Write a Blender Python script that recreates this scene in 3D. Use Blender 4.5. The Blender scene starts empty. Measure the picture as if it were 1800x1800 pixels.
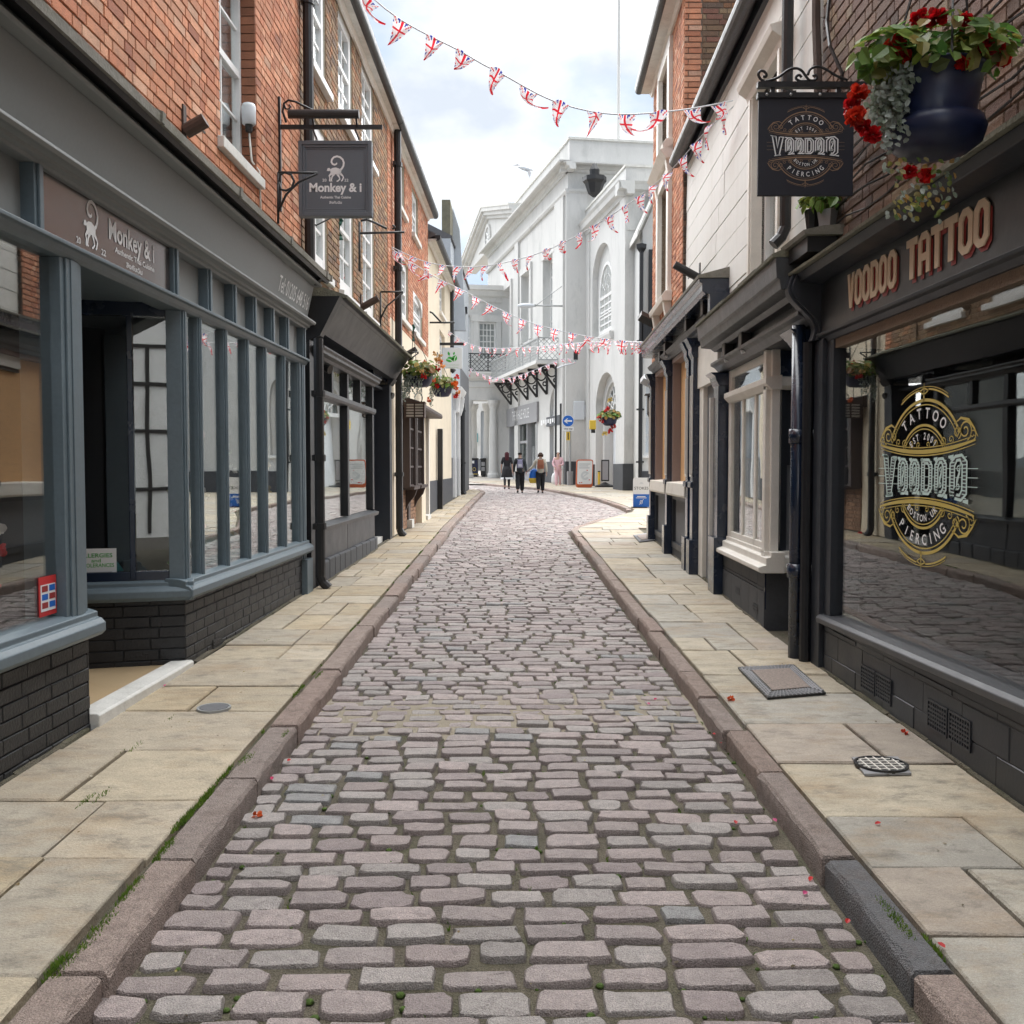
import bpy, bmesh, math, random
from mathutils import Vector, Matrix
R_ = random.Random(7)
rad = math.radians
SC = bpy.context.scene
COL = SC.collection

# ------------------------------------------------------------------ camera
FPX = 1730.0                       # focal length in pixels of an 1800 px picture
PITCH, YAW, EYE = math.atan(79 / FPX), math.atan(4 / FPX), 1.6
cam_d = bpy.data.cameras.new('camera'); cam = bpy.data.objects.new('camera', cam_d); COL.objects.link(cam)
cam.location = (0, 0, EYE); cam.rotation_euler = (math.pi / 2 - PITCH, 0, -YAW)
cam_d.sensor_width = 36; cam_d.lens = 36 * FPX / 1800; cam_d.clip_start = .05; cam_d.clip_end = 3000
SC.camera = cam
CR = cam.rotation_euler.to_matrix(); CP = Vector((0, 0, EYE))

# ------------------------------------------------------------------ sky, sun, exposure
SUN_EL, SUN_ROT = rad(58), rad(8)
w = bpy.data.worlds.new('World'); SC.world = w; w.use_nodes = True
nt = w.node_tree; nt.nodes.clear(); N = nt.nodes.new; L = nt.links.new
sky = N('ShaderNodeTexSky'); sky.sky_type = 'NISHITA'; sky.sun_disc = False
sky.sun_elevation = SUN_EL; sky.sun_rotation = SUN_ROT
tc = N('ShaderNodeTexCoord'); mp = N('ShaderNodeMapping'); mp.inputs['Scale'].default_value = (1, 1, 1.7)
mp.inputs['Location'].default_value = (0.35, 0.1, 0.9)
L(tc.outputs['Generated'], mp.inputs['Vector'])
n1 = N('ShaderNodeTexNoise'); n1.inputs['Scale'].default_value = 3.1; n1.inputs['Detail'].default_value = 9; n1.inputs['Roughness'].default_value = .52
n1.inputs['Distortion'].default_value = .35
L(mp.outputs[0], n1.inputs['Vector'])
r1 = N('ShaderNodeValToRGB'); r1.color_ramp.elements[0].position = .40; r1.color_ramp.elements[1].position = .56
L(n1.outputs['Fac'], r1.inputs['Fac'])
n2 = N('ShaderNodeTexNoise'); n2.inputs['Scale'].default_value = 5.2; n2.inputs['Detail'].default_value = 7
L(mp.outputs[0], n2.inputs['Vector'])
cl = N('ShaderNodeValToRGB')
cl.color_ramp.elements[0].position = .36; cl.color_ramp.elements[0].color = (1.4, 1.53, 1.72, 1)
cl.color_ramp.elements[1].position = .56; cl.color_ramp.elements[1].color = (2.2, 2.23, 2.25, 1)
L(n2.outputs['Fac'], cl.inputs['Fac'])
bl = N('ShaderNodeMix'); bl.data_type = 'RGBA'; bl.inputs[0].default_value = .95
L(sky.outputs[0], bl.inputs[6]); bl.inputs[7].default_value = (.93, 1.22, 1.62, 1)
mx = N('ShaderNodeMix'); mx.data_type = 'RGBA'
L(r1.outputs['Color'], mx.inputs[0]); L(bl.outputs[2], mx.inputs[6]); L(cl.outputs['Color'], mx.inputs[7])
bg = N('ShaderNodeBackground'); bg.inputs['Strength'].default_value = .08
L(mx.outputs[2], bg.inputs['Color'])
wo = N('ShaderNodeOutputWorld'); L(bg.outputs[0], wo.inputs['Surface'])
sd = bpy.data.lights.new('sun', 'SUN'); sd.energy = 1.5; sd.angle = rad(120); sd.color = (1, .985, .965)
so = bpy.data.objects.new('sun', sd); COL.objects.link(so)
_az = SUN_ROT   # sky sun_rotation is measured from +Y towards +X
_sv = Vector((math.sin(_az) * math.cos(SUN_EL), math.cos(_az) * math.cos(SUN_EL), math.sin(SUN_EL)))
so.rotation_euler = _sv.to_track_quat('Z', 'Y').to_euler()
SC.view_settings.view_transform = 'Standard'; SC.view_settings.look = 'None'
SC.view_settings.gamma = 1; SC.view_settings.exposure = 2.85
SC.cycles.max_bounces = 8; SC.cycles.transparent_max_bounces = 16

# ------------------------------------------------------------------ helpers
SLOPE = 0.0162                      # the street climbs gently away from the viewer
KERB = 0.09
def gz(y, h=0.0): return SLOPE * y + h
def ray(u, v): return CR @ Vector(((u - 900) / FPX, (900 - v) / FPX, -1))
def ground(u, v, h=0.0):
    r = ray(u, v); t = (h - EYE) / (r.z - SLOPE * r.y); return CP + r * t
def at_y(u, v, y):
    r = ray(u, v); return CP + r * (y / r.y)

class Fr:
    """vertical wall frame: s along the wall, o out of it, z up"""
    def __init__(f, x, y, dx, dy, side):
        f.p0 = Vector((x, y, 0)); f.d = Vector((dx, dy, 0)).normalized(); f.side = side
        f.n = Vector((f.d.y, -f.d.x, 0)) * (1 if side == 'L' else -1)
    def p(f, s, o, z): return f.p0 + f.d * s + f.n * o + Vector((0, 0, z))
    def hit(f, u, v, o=0.0):
        r = ray(u, v); t = (o - f.n.dot(CP - f.p0)) / f.n.dot(r); P = CP + r * t
        return (P - f.p0).dot(f.d), P.z
    def s(f, u, v=821, o=0.0): return f.hit(u, v, o)[0]
    def z(f, u, v, o=0.0): return f.hit(u, v, o)[1]
    def y(f, s): return (f.p0 + f.d * s).y
class World:
    def p(f, s, o, z): return Vector((s, o, z))
W = World()
WL = {}
def wl(o): return WL.get(o.name, Vector((0, 0, 0))) if o else Vector((0, 0, 0))

class MB:
    def __init__(m): m.v = []; m.f = []; m.c = []
    def add(m, vs, fs, col=None):
        b = len(m.v); m.v += [Vector(x) for x in vs]
        for f in fs: m.f.append([b + i for i in f]); m.c.append(col)
        return m
    def hexa(m, p, col=None):
        return m.add(p, [(0, 3, 2, 1), (4, 5, 6, 7), (0, 1, 5, 4), (1, 2, 6, 5), (2, 3, 7, 6), (3, 0, 4, 7)], col)
    def box(m, F, s0, s1, o0, o1, z0, z1, col=None):
        return m.hexa([F.p(a, b, c) for c in (z0, z1) for a, b in ((s0, o0), (s1, o0), (s1, o1), (s0, o1))], col)
    def prism(m, F, prof, s0, s1, dz0=0, dz1=0, col=None):
        n = len(prof); vs = [F.p(s0, o, z + dz0) for o, z in prof] + [F.p(s1, o, z + dz1) for o, z in prof]
        fs = [(i, (i + 1) % n, n + (i + 1) % n, n + i) for i in range(n)] + [tuple(range(n)), tuple(range(n, 2 * n))]
        return m.add(vs, fs, col)
    def poly(m, F, pts, o0, o1, col=None):
        """polygon given in (s,z), thickness o0..o1"""
        n = len(pts); vs = [F.p(s, o0, z) for s, z in pts] + [F.p(s, o1, z) for s, z in pts]
        fs = [(i, (i + 1) % n, n + (i + 1) % n, n + i) for i in range(n)] + [tuple(range(n)), tuple(range(n, 2 * n))]
        return m.add(vs, fs, col)
    def tube(m, pts, r, n=8, col=None, cap=True):
        pts = [Vector(p) for p in pts]; rs = r if isinstance(r, (list, tuple)) else [r] * len(pts)
        vs = []; prev = None
        for i, p in enumerate(pts):
            t = (pts[min(i + 1, len(pts) - 1)] - pts[max(i - 1, 0)]).normalized()
            a = prev if prev is not None else (Vector((0, 0, 1)) if abs(t.z) < .9 else Vector((1, 0, 0)))
            x = (a - t * a.dot(t)).normalized(); y = t.cross(x); prev = x
            vs += [p + (x * math.cos(2 * math.pi * k / n) + y * math.sin(2 * math.pi * k / n)) * rs[i] for k in range(n)]
        fs = [(i * n + k, i * n + (k + 1) % n, (i + 1) * n + (k + 1) % n, (i + 1) * n + k) for i in range(len(pts) - 1) for k in range(n)]
        if cap: fs += [tuple(range(n)), tuple(range((len(pts) - 1) * n, len(pts) * n))]
        return m.add(vs, fs, col)
    def lathe(m, c, prof, n=20, col=None, ax=None):
        c = Vector(c); vs = []
        for r, z in prof:
            for k in range(n):
                a = 2 * math.pi * k / n; q = Vector((r * math.cos(a), r * math.sin(a), z)); vs.append(c + (ax @ q if ax else q))
        fs = [(i * n + k, i * n + (k + 1) % n, (i + 1) * n + (k + 1) % n, (i + 1) * n + k) for i in range(len(prof) - 1) for k in range(n)]
        fs += [tuple(range(n)), tuple(range((len(prof) - 1) * n, len(prof) * n))]
        return m.add(vs, fs, col)
    def strip(m, pts, wd, fmap, dep=0.0, col=None):
        """flat ribbon along 2D pts, width wd (number or list), mapped by fmap(x,y,d)"""
        n = len(pts); ws = wd if isinstance(wd, (list, tuple)) else [wd] * n; vs = []
        for i in range(n):
            a = pts[max(i - 1, 0)]; b = pts[min(i + 1, n - 1)]; tx, ty = b[0] - a[0], b[1] - a[1]; l = math.hypot(tx, ty) or 1
            nx, ny = -ty / l * ws[i] / 2, tx / l * ws[i] / 2
            vs += [fmap(pts[i][0] + nx, pts[i][1] + ny, dep), fmap(pts[i][0] - nx, pts[i][1] - ny, dep)]
        return m.add(vs, [(2 * i, 2 * i + 1, 2 * i + 3, 2 * i + 2) for i in range(n - 1)], col)
    def mesh(m, name, off=Vector((0, 0, 0)), recalc=True):
        me = bpy.data.meshes.new(name); me.from_pydata([v - off for v in m.v], [], m.f); me.update()
        if recalc:
            bm = bmesh.new(); bm.from_mesh(me); bmesh.ops.recalc_face_normals(bm, faces=bm.faces); bm.to_mesh(me); bm.free()
        if any(c is not None for c in m.c):
            at = me.color_attributes.new('Col', 'FLOAT_COLOR', 'CORNER'); buf = []
            for p in me.polygons:
                c = m.c[p.index] or (1, 1, 1); buf += [c[0], c[1], c[2], 1] * p.loop_total
            at.data.foreach_set('color', buf)
        return me
    def obj(m, name, mat, parent=None, smooth=False, bevel=0, kind=None, recalc=True, label=None):
        me = m.mesh(name, wl(parent), recalc); me.materials.append(mat)
        if smooth: me.polygons.foreach_set('use_smooth', [True] * len(me.polygons))
        o = bpy.data.objects.new(name, me); COL.objects.link(o)
        if parent: o.parent = parent; WL[o.name] = wl(parent).copy()
        if bevel:
            b = o.modifiers.new('bevel', 'BEVEL'); b.width = bevel; b.segments = 2; b.limit_method = 'ANGLE'; b.angle_limit = rad(40); b.harden_normals = False
        if kind: o['kind'] = kind
        if label: o['label'] = label
        return o
def box(F, s0, s1, o0, o1, z0, z1): return MB().box(F, s0, s1, o0, o1, z0, z1)
def thing(name, label, cat, loc=(0, 0, 0), group=None):
    o = bpy.data.objects.new(name, None); COL.objects.link(o); o.location = loc; o.empty_display_size = .1
    WL[o.name] = Vector(loc); o['label'] = label; o['category'] = cat
    if group: o['group'] = group
    return o
def tag(o, label, cat, group=None):
    o['label'] = label; o['category'] = cat
    if group: o['group'] = group
    return o
def copy_tree(o, parent=None):
    c = o.copy(); COL.objects.link(c)
    if parent: c.parent = parent
    for ch in list(o.children): copy_tree(ch, c)
    return c

# ------------------------------------------------------------------ materials
def pmat(name, col, rough=.6, var=.15, scale=6, bump=.12, bscale=60, metal=0, spec=.5, attr=False, stain=None, stain_amt=.0, grain=None, coat=0, stain2=None, stain2_amt=0, speck=0, thin=0):
    m = bpy.data.materials.new(name); m.use_nodes = True; t = m.node_tree; b = t.nodes['Principled BSDF']; N = t.nodes.new; L = t.links.new
    g = N('ShaderNodeNewGeometry')
    vec = g.outputs['Position']
    if grain:
        mpn = N('ShaderNodeMapping'); mpn.inputs['Scale'].default_value = grain; L(vec, mpn.inputs['Vector']); vec = mpn.outputs[0]
    a = N('ShaderNodeTexNoise'); a.inputs['Scale'].default_value = scale; a.inputs['Detail'].default_value = 6; a.inputs['Roughness'].default_value = .62; L(vec, a.inputs['Vector'])
    c2 = N('ShaderNodeTexNoise'); c2.inputs['Scale'].default_value = bscale; c2.inputs['Detail'].default_value = 5; L(vec, c2.inputs['Vector'])
    ma = N('ShaderNodeMath'); ma.operation = 'MULTIPLY_ADD'; L(a.outputs['Fac'], ma.inputs[0]); ma.inputs[1].default_value = 2.6 * var; ma.inputs[2].default_value = 1 - 1.3 * var
    mb = N('ShaderNodeMath'); mb.operation = 'MULTIPLY_ADD'; L(c2.outputs['Fac'], mb.inputs[0]); mb.inputs[1].default_value = 1.6 * var; mb.inputs[2].default_value = 1 - .8 * var
    mm = N('ShaderNodeMath'); mm.operation = 'MULTIPLY'; L(ma.outputs[0], mm.inputs[0]); L(mb.outputs[0], mm.inputs[1])
    src = N('ShaderNodeRGB'); src.outputs[0].default_value = (*col, 1); so_ = src.outputs[0]
    if attr:
        at = N('ShaderNodeAttribute'); at.attribute_name = 'Col'; so_ = at.outputs['Color']
    if stain:
        st = N('ShaderNodeTexNoise'); st.inputs['Scale'].default_value = scale * .35; st.inputs['Detail'].default_value = 8; st.inputs['Roughness'].default_value = .7; L(vec, st.inputs['Vector'])
        rp = N('ShaderNodeValToRGB'); rp.color_ramp.elements[0].position = .48; rp.color_ramp.elements[1].position = .72; L(st.outputs['Fac'], rp.inputs['Fac'])
        rm = N('ShaderNodeMath'); rm.operation = 'MULTIPLY'; L(rp.outputs['Color'], rm.inputs[0]); rm.inputs[1].default_value = stain_amt
        mxs = N('ShaderNodeMix'); mxs.data_type = 'RGBA'; L(rm.outputs[0], mxs.inputs[0]); L(so_, mxs.inputs[6]); mxs.inputs[7].default_value = (*stain, 1); so_ = mxs.outputs[2]
    if stain2:
        st = N('ShaderNodeTexNoise'); st.inputs['Scale'].default_value = scale * .9; st.inputs['Detail'].default_value = 9; st.inputs['Roughness'].default_value = .75
        mo = N('ShaderNodeVectorMath'); mo.operation = 'ADD'; mo.inputs[1].default_value = (7.3, 2.1, 4.4); L(vec, mo.inputs[0]); L(mo.outputs[0], st.inputs['Vector'])
        rp = N('ShaderNodeValToRGB'); rp.color_ramp.elements[0].position = .52; rp.color_ramp.elements[1].position = .66; L(st.outputs['Fac'], rp.inputs['Fac'])
        rm = N('ShaderNodeMath'); rm.operation = 'MULTIPLY'; L(rp.outputs['Color'], rm.inputs[0]); rm.inputs[1].default_value = stain2_amt
        mxs = N('ShaderNodeMix'); mxs.data_type = 'RGBA'; L(rm.outputs[0], mxs.inputs[0]); L(so_, mxs.inputs[6]); mxs.inputs[7].default_value = (*stain2, 1); so_ = mxs.outputs[2]
    if speck:
        sn = N('ShaderNodeTexNoise'); sn.inputs['Scale'].default_value = 260; sn.inputs['Detail'].default_value = 3; L(g.outputs['Position'], sn.inputs['Vector'])
        rp = N('ShaderNodeMapRange'); rp.inputs[1].default_value = .36; rp.inputs[2].default_value = .64; rp.inputs[3].default_value = 1 - speck; rp.inputs[4].default_value = 1 + speck; L(sn.outputs['Fac'], rp.inputs[0])
        vs_ = N('ShaderNodeVectorMath'); vs_.operation = 'SCALE'; L(so_, vs_.inputs[0]); L(rp.outputs[0], vs_.inputs['Scale']); so_ = vs_.outputs[0]
    vm = N('ShaderNodeVectorMath'); vm.operation = 'SCALE'; L(so_, vm.inputs[0]); L(mm.outputs[0], vm.inputs['Scale'])
    L(vm.outputs[0], b.inputs['Base Color'])
    b.inputs['Roughness'].default_value = rough; b.inputs['Metallic'].default_value = metal; b.inputs['Specular IOR Level'].default_value = spec
    if coat: b.inputs['Coat Weight'].default_value = coat; b.inputs['Coat Roughness'].default_value = .15
    rr = N('ShaderNodeMath'); rr.operation = 'MULTIPLY_ADD'; L(a.outputs['Fac'], rr.inputs[0]); rr.inputs[1].default_value = .3; rr.inputs[2].default_value = max(.03, rough - .15); L(rr.outputs[0], b.inputs['Roughness'])
    if bump:
        bp = N('ShaderNodeBump'); bp.inputs['Strength'].default_value = bump; bp.inputs['Distance'].default_value = .02; L(c2.outputs['Fac'], bp.inputs['Height']); L(bp.outputs[0], b.inputs['Normal'])
    if thin:                                   # thin cloth and leaves let light through
        tl = N('ShaderNodeBsdfTranslucent'); L(vm.outputs[0], tl.inputs['Color']); mh = N('ShaderNodeMixShader'); mh.inputs[0].default_value = thin
        L(b.outputs[0], mh.inputs[1]); L(tl.outputs[0], mh.inputs[2]); L(mh.outputs[0], t.nodes['Material Output'].inputs['Surface'])
    return m
def glassmat(name, tint=(1, 1, 1), rough=0.0, boost=1.0, f0=.05):
    m = bpy.data.materials.new(name); m.use_nodes = True; t = m.node_tree; t.nodes.clear(); N = t.nodes.new; L = t.links.new
    g = N('ShaderNodeNewGeometry'); d = N('ShaderNodeVectorMath'); d.operation = 'DOT_PRODUCT'; L(g.outputs['Normal'], d.inputs[0]); L(g.outputs['Incoming'], d.inputs[1])
    a = N('ShaderNodeMath'); a.operation = 'ABSOLUTE'; L(d.outputs['Value'], a.inputs[0])
    s = N('ShaderNodeMath'); s.operation = 'SUBTRACT'; s.inputs[0].default_value = 1; L(a.outputs[0], s.inputs[1])
    p = N('ShaderNodeMath'); p.operation = 'POWER'; L(s.outputs[0], p.inputs[0]); p.inputs[1].default_value = 3.4
    q = N('ShaderNodeMath'); q.operation = 'MULTIPLY_ADD'; q.use_clamp = True; L(p.outputs[0], q.inputs[0]); q.inputs[1].default_value = .9 * boost; q.inputs[2].default_value = f0
    tr = N('ShaderNodeBsdfTransparent'); tr.inputs[0].default_value = (*tint, 1)
    gl = N('ShaderNodeBsdfGlossy'); gl.inputs['Roughness'].default_value = rough; gl.inputs['Color'].default_value = (.93, .96, .95, 1)
    nz = N('ShaderNodeTexNoise'); nz.inputs['Scale'].default_value = 1.1; nz.inputs['Detail'].default_value = 1; L(g.outputs['Position'], nz.inputs['Vector'])
    bp = N('ShaderNodeBump'); bp.inputs['Strength'].default_value = .035; bp.inputs['Distance'].default_value = .05; L(nz.outputs['Fac'], bp.inputs['Height']); L(bp.outputs[0], gl.inputs['Normal'])
    mx = N('ShaderNodeMixShader'); L(q.outputs[0], mx.inputs[0]); L(tr.outputs[0], mx.inputs[1]); L(gl.outputs[0], mx.inputs[2])
    o = N('ShaderNodeOutputMaterial'); L(mx.outputs[0], o.inputs['Surface']); return m

M = dict(
 sett=pmat('sett_stone', (.3, .25, .23), .52, .3, 26, .7, 190, attr=True, stain=(.24, .21, .195), stain_amt=.35, stain2=(.15, .13, .12), stain2_amt=.35, speck=.3),
 bed=pmat('joint_grit', (.135, .118, .085), .95, .5, 7, 1, 110, stain=(.05, .062, .018), stain_amt=.7, speck=.4),
 sand=pmat('joint_sand', (.33, .29, .22), .95, .3, 9, .8, 90),
 kerb=pmat('kerb_granite', (.33, .25, .21), .75, .36, 22, .9, 150, attr=True, stain=(.17, .12, .095), stain_amt=.45, stain2=(.12, .09, .075), stain2_amt=.45, speck=.34),
 slab=pmat('york_stone', (.4, .35, .26), .72, .3, 5.5, .4, 80, attr=True, stain=(.32, .22, .12), stain_amt=.7, grain=(1, 1.7, 1), stain2=(.165, .15, .12), stain2_amt=.65, speck=.14),
 ground=pmat('dark_earth', (.09, .08, .065), .95, .3, 3, .5, 40),
 moss=pmat('moss', (.07, .12, .02), .9, .4, 20, .6, 90),
 redbrick=pmat('red_brick', (.4, .16, .09), .82, .24, 14, .5, 130, attr=True, stain=(.2, .1, .065), stain_amt=.35, speck=.15),
 mortar=pmat('mortar', (.2, .15, .11), .95, .2, 10, .4, 90),
 lmortar=pmat('pale_mortar', (.42, .37, .29), .95, .2, 10, .4, 90),
 slate=pmat('slate_paint', (.125, .165, .19), .42, .18, 3, .03, 40, stain=(.1, .13, .145), stain_amt=.3),
 fasciag=pmat('grey_fascia_paint', (.235, .25, .248), .55, .08, 2.4, .03, 40),
 blackp=pmat('black_paint', (.012, .0125, .015), .45, .25, 5, .06, 40),
 darkbrick=pmat('painted_brick', (.022, .023, .026), .5, .3, 8, .3, 60),
 charcoal=pmat('charcoal_paint', (.024, .028, .036), .42, .22, 4, .05, 50),
 navy=pmat('navy_gloss_paint', (.010, .019, .042), .25, .2, 5, .05, 30, coat=.4),
 iron=pmat('black_iron', (.016, .016, .017), .4, .25, 12, .1, 60),
 lead=pmat('weathered_lead', (.23, .22, .19), .75, .32, 9, .3, 60, stain=(.1, .1, .055), stain_amt=.6),
 moldy=pmat('lichened_lead', (.17, .17, .13), .85, .4, 9, .5, 60, stain=(.30, .29, .2), stain_amt=.6),
 greywood=pmat('worn_grey_paint', (.045, .049, .055), .42, .26, 9, .15, 50, stain=(.11, .115, .115), stain_amt=.4),
 white=pmat('white_paint', (.76, .76, .75), .5, .07, 5, .05, 50, stain=(.6, .58, .52), stain_amt=.35),
 render=pmat('white_render', (.62, .615, .595), .8, .07, 1.4, .25, 30, stain=(.47, .475, .46), stain_amt=.5, grain=(1, 1, .3), stain2=(.36, .37, .355), stain2_amt=.4),
 board=pmat('off_white_boards', (.76, .75, .715), .75, .08, 2.4, .15, 40, stain=(.60, .57, .51), stain_amt=.5, grain=(1.4, 1.4, .28)),
 joint=pmat('dark_joint', (.12, .11, .1), .9),
 creamr=pmat('cream_render', (.70, .61, .47), .85, .08, 2, .25, 40, stain=(.55, .46, .34), stain_amt=.4),
 cream=pmat('cream_paint', (.78, .745, .68), .5, .09, 6, .06, 60, stain=(.5, .45, .37), stain_amt=.35),
 stonesill=pmat('stone_sill', (.66, .65, .61), .8, .15, 8, .2, 60, stain=(.36, .35, .31), stain_amt=.5),
 mauve=pmat('mauve_paint', (.26, .2, .185), .7, .07, 4, .05, 40),
 ply=pmat('plywood', (.75, .45, .22), .6, .16, 3, .05, 40, grain=(1, 1, 9)),
 brownp=pmat('brown_paint', (.05, .032, .027), .5, .2, 6, .08, 50),
 greyblue=pmat('pale_grey_render', (.44, .47, .50), .85, .1, 2, .2, 40, stain=(.35, .37, .4), stain_amt=.4),
 greydark=pmat('grey_render', (.16, .165, .175), .85, .15, 3, .2, 40),
 plinth=pmat('dark_plinth', (.055, .058, .065), .7, .25, 5, .2, 40),
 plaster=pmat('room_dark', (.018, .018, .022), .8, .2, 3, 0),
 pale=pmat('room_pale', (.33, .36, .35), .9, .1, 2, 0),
 curtain=pmat('net_curtain', (.74, .77, .80), .9, .16, 3, .1, 20, grain=(6, 6, .3)),
 glass=glassmat('window_glass'), rglass=glassmat('shop_glass', boost=.95, f0=.09), vglass=glassmat('dark_shop_glass', boost=.55, f0=.035), sglass=glassmat('sky_glass', boost=1.2, f0=.2),
 tile=pmat('roof_slate', (.1, .1, .105), .7, .3, 10, .3, 60),
 wht=pmat('white_print', (.82, .82, .82), .5, 0, 5, 0), gold=pmat('gold_print', (.56, .42, .09), .4, .12, 20, 0),
 bronze=pmat('bronze_print', (.30, .19, .115), .5, .1, 20, 0), mint=pmat('mint_print', (.58, .74, .70), .5, 0, 5, 0),
 letter=pmat('cream_letter', (.66, .53, .37), .5, .05, 5, 0), redl=pmat('red_letter', (.30, .03, .03), .5, .05, 5, 0),
 signg=pmat('sign_slate', (.12, .135, .155), .5, .06, 4, .02, 30), signb=pmat('sign_navy_black', (.016, .017, .026), .5, .12, 4, .02, 30),
 bowl=pmat('navy_plastic', (.012, .018, .055), .38, .15, 5, .03, 30),
 leaf=pmat('leaf', (.08, .14, .02), .5, .25, 20, .1, 60, attr=True, thin=.35), petal=pmat('petal', (.6, .02, .01), .5, .2, 30, .05, 60, attr=True, thin=.4),
 rust=pmat('rusty_brown', (.06, .035, .025), .6, .3, 12, .1, 60), plastic=pmat('white_plastic', (.62, .65, .68), .45, .05, 5, 0),
 cloth=pmat('flag_cloth', (.5, .5, .5), .8, .05, 5, 0, attr=True, thin=.5), blue=pmat('sign_blue', (.01, .13, .52), .4, .03, 5, 0), yellow=pmat('yellow', (.7, .48, .05), .5, .08, 8, 0),
 green=pmat('sign_green', (.04, .36, .05), .5, 0, 5, 0), teal=pmat('teal', (.06, .23, .24), .5, .1, 5, .05, 30),
 skin=pmat('skin', (.52, .32, .24), .55, .06, 20, 0), fab=pmat('cloth', (.1, .1, .1), .9, .12, 20, .1, 90, attr=True),
 orange=pmat('orange_frame', (.55, .12, .04), .5, .05, 5, 0), grey=pmat('mid_grey', (.3, .3, .31), .6, .1, 5, .05, 40), board2=pmat('sign_white', (.78, .79, .8), .5, .02, 3, 0),
 red=pmat('red', (.55, .03, .03), .5, .1, 8, 0), timber=pmat('oak_timber', (.02, .018, .016), .7, .2, 8, .2, 60), rtile=pmat('red_tile', (.26, .08, .05), .8, .3, 8, .4, 40),
 bag=pmat('leather_tan', (.28, .10, .05), .5, .1, 10, .1, 60), steel=pmat('galvanised', (.36, .37, .37), .45, .15, 12, .05, 60, metal=.3),
)
# ------------------------------------------------------------------ frames of the two street fronts
FL = Fr(-2.408, 0, .0202, 1, 'L')
FV = Fr(2.18, 0, 0, 1, 'R')
F2 = Fr(1.93, 0, .0313, 1, 'R')
def pz(F, s, h=0.0): return gz(F.y(s), KERB + h)     # pavement level at a point of a front

# ------------------------------------------------------------------ ground, road and pavements
def lerp_tab(tab, y):
    if y <= tab[0][0]: return tab[0][1]
    for (a, b), (c, d) in zip(tab, tab[1:]):
        if y <= c: return b + (d - b) * (y - a) / (c - a)
    return tab[-1][1]
XL = [(0, -1.178), (20, -1.172), (30, -1.06), (37.5, -.93), (39, -1.2), (40, -2.2), (41, -6), (42, -9)]
XR = [(0, 1.165), (19.3, 1.16), (22, 2.0), (24.4, 2.85), (25.6, 3.07), (28, 3.02), (31.5, 2.8), (36, 2.1), (40, 1.35), (44.6, -.67), (47, -1.5), (50, -2.4), (52, -3.4)]
def ground_strip(name, tab_a, tab_b, ys, h, mat, kind='structure', jit=0):
    m = MB(); vs = []
    for y in ys:
        a, b = tab_a(y), tab_b(y)
        for k in range(13): vs.append((a + (b - a) * k / 12, y, gz(y, h) + (R_.uniform(-jit, jit) if jit else 0)))
    n = len(ys); fs = [(i * 13 + k, i * 13 + k + 1, (i + 1) * 13 + k + 1, (i + 1) * 13 + k) for i in range(n - 1) for k in range(12)]
    m.add(vs, fs); o = m.obj(name, mat, smooth=True); o['kind'] = kind; return o
g = MB(); ext = 1200
g.add([(-ext, -60, gz(-60, -.12)), (ext, -60, gz(-60, -.12)), (ext, 90, gz(90, -.12)), (-ext, 90, gz(90, -.12)), (ext, ext, gz(90, -.12)), (-ext, ext, gz(90, -.12))], [(0, 1, 2, 3), (3, 2, 4, 5)])
o = g.obj('ground', M['ground']); o['kind'] = 'structure'
ys = [-8 + .25 * i for i in range(240)]
road = ground_strip('road', lambda y: lerp_tab(XL, y) - .05, lambda y: max(lerp_tab(XR, y) + .05, lerp_tab(XL, y)), ys, -.022, M['bed'], jit=.006)
WL[road.name] = Vector((0, 0, 0))

PINK, GREY, BLUE, TAN, DUSK = (.375, .31, .295), (.35, .32, .30), (.22, .24, .245), (.38, .335, .27), (.32, .262, .255)
def sett_proto(k):
    """one sett: rounded outline, unit length and width, slightly domed top"""
    n = 12; rr = random.Random(100 + k); m = MB(); e = rr.uniform(.22, .46)
    def ring(sc, z, jit):
        out = []
        for i in range(n):
            a = 2 * math.pi * (i + .5) / n; c, s = math.cos(a), math.sin(a)
            x = math.copysign(abs(c) ** e, c) * .5; y = math.copysign(abs(s) ** e, s) * .5
            out.append(Vector((x * (1 - (1 - sc) * .55) * (1 + jit[i]), y * sc * (1 + jit[i]), z)))
        return out
    jt = [rr.uniform(-.10, .07) for _ in range(n)]
    tilt = (rr.uniform(-.006, .006), rr.uniform(-.005, .005))
    vs = ring(1.0, -.06, jt) + ring(.98, -.012, jt) + ring(.88, -.001, [j * 1.25 + rr.uniform(-.03, .03) for j in jt])
    for v in vs[2 * n:]: v.z += v.x * tilt[0] + v.y * tilt[1] + rr.uniform(-.003, .0025)
    vs.append(Vector((0, 0, .003 + rr.uniform(-.002, .003))))
    fs = [(r * n + i, r * n + (i + 1) % n, (r + 1) * n + (i + 1) % n, (r + 1) * n + i) for r in (0, 1) for i in range(n)]
    fs += [(2 * n + i, 2 * n + (i + 1) % n, 3 * n) for i in range(n)]
    base = rr.choices([PINK, GREY, BLUE, TAN, DUSK], [7.5, 2.2, .8, .4, 3.4])[0]; f = rr.uniform(.9, 1.28); q = rr.uniform(0, .6); col = tuple((c * (1 - q) + d * q) * f for c, d in zip(base, (.355, .315, .30)))
    m.add(vs, fs, col); return m
SP = [sett_proto(k) for k in range(44)]
spots = []
y = 2.15
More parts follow.
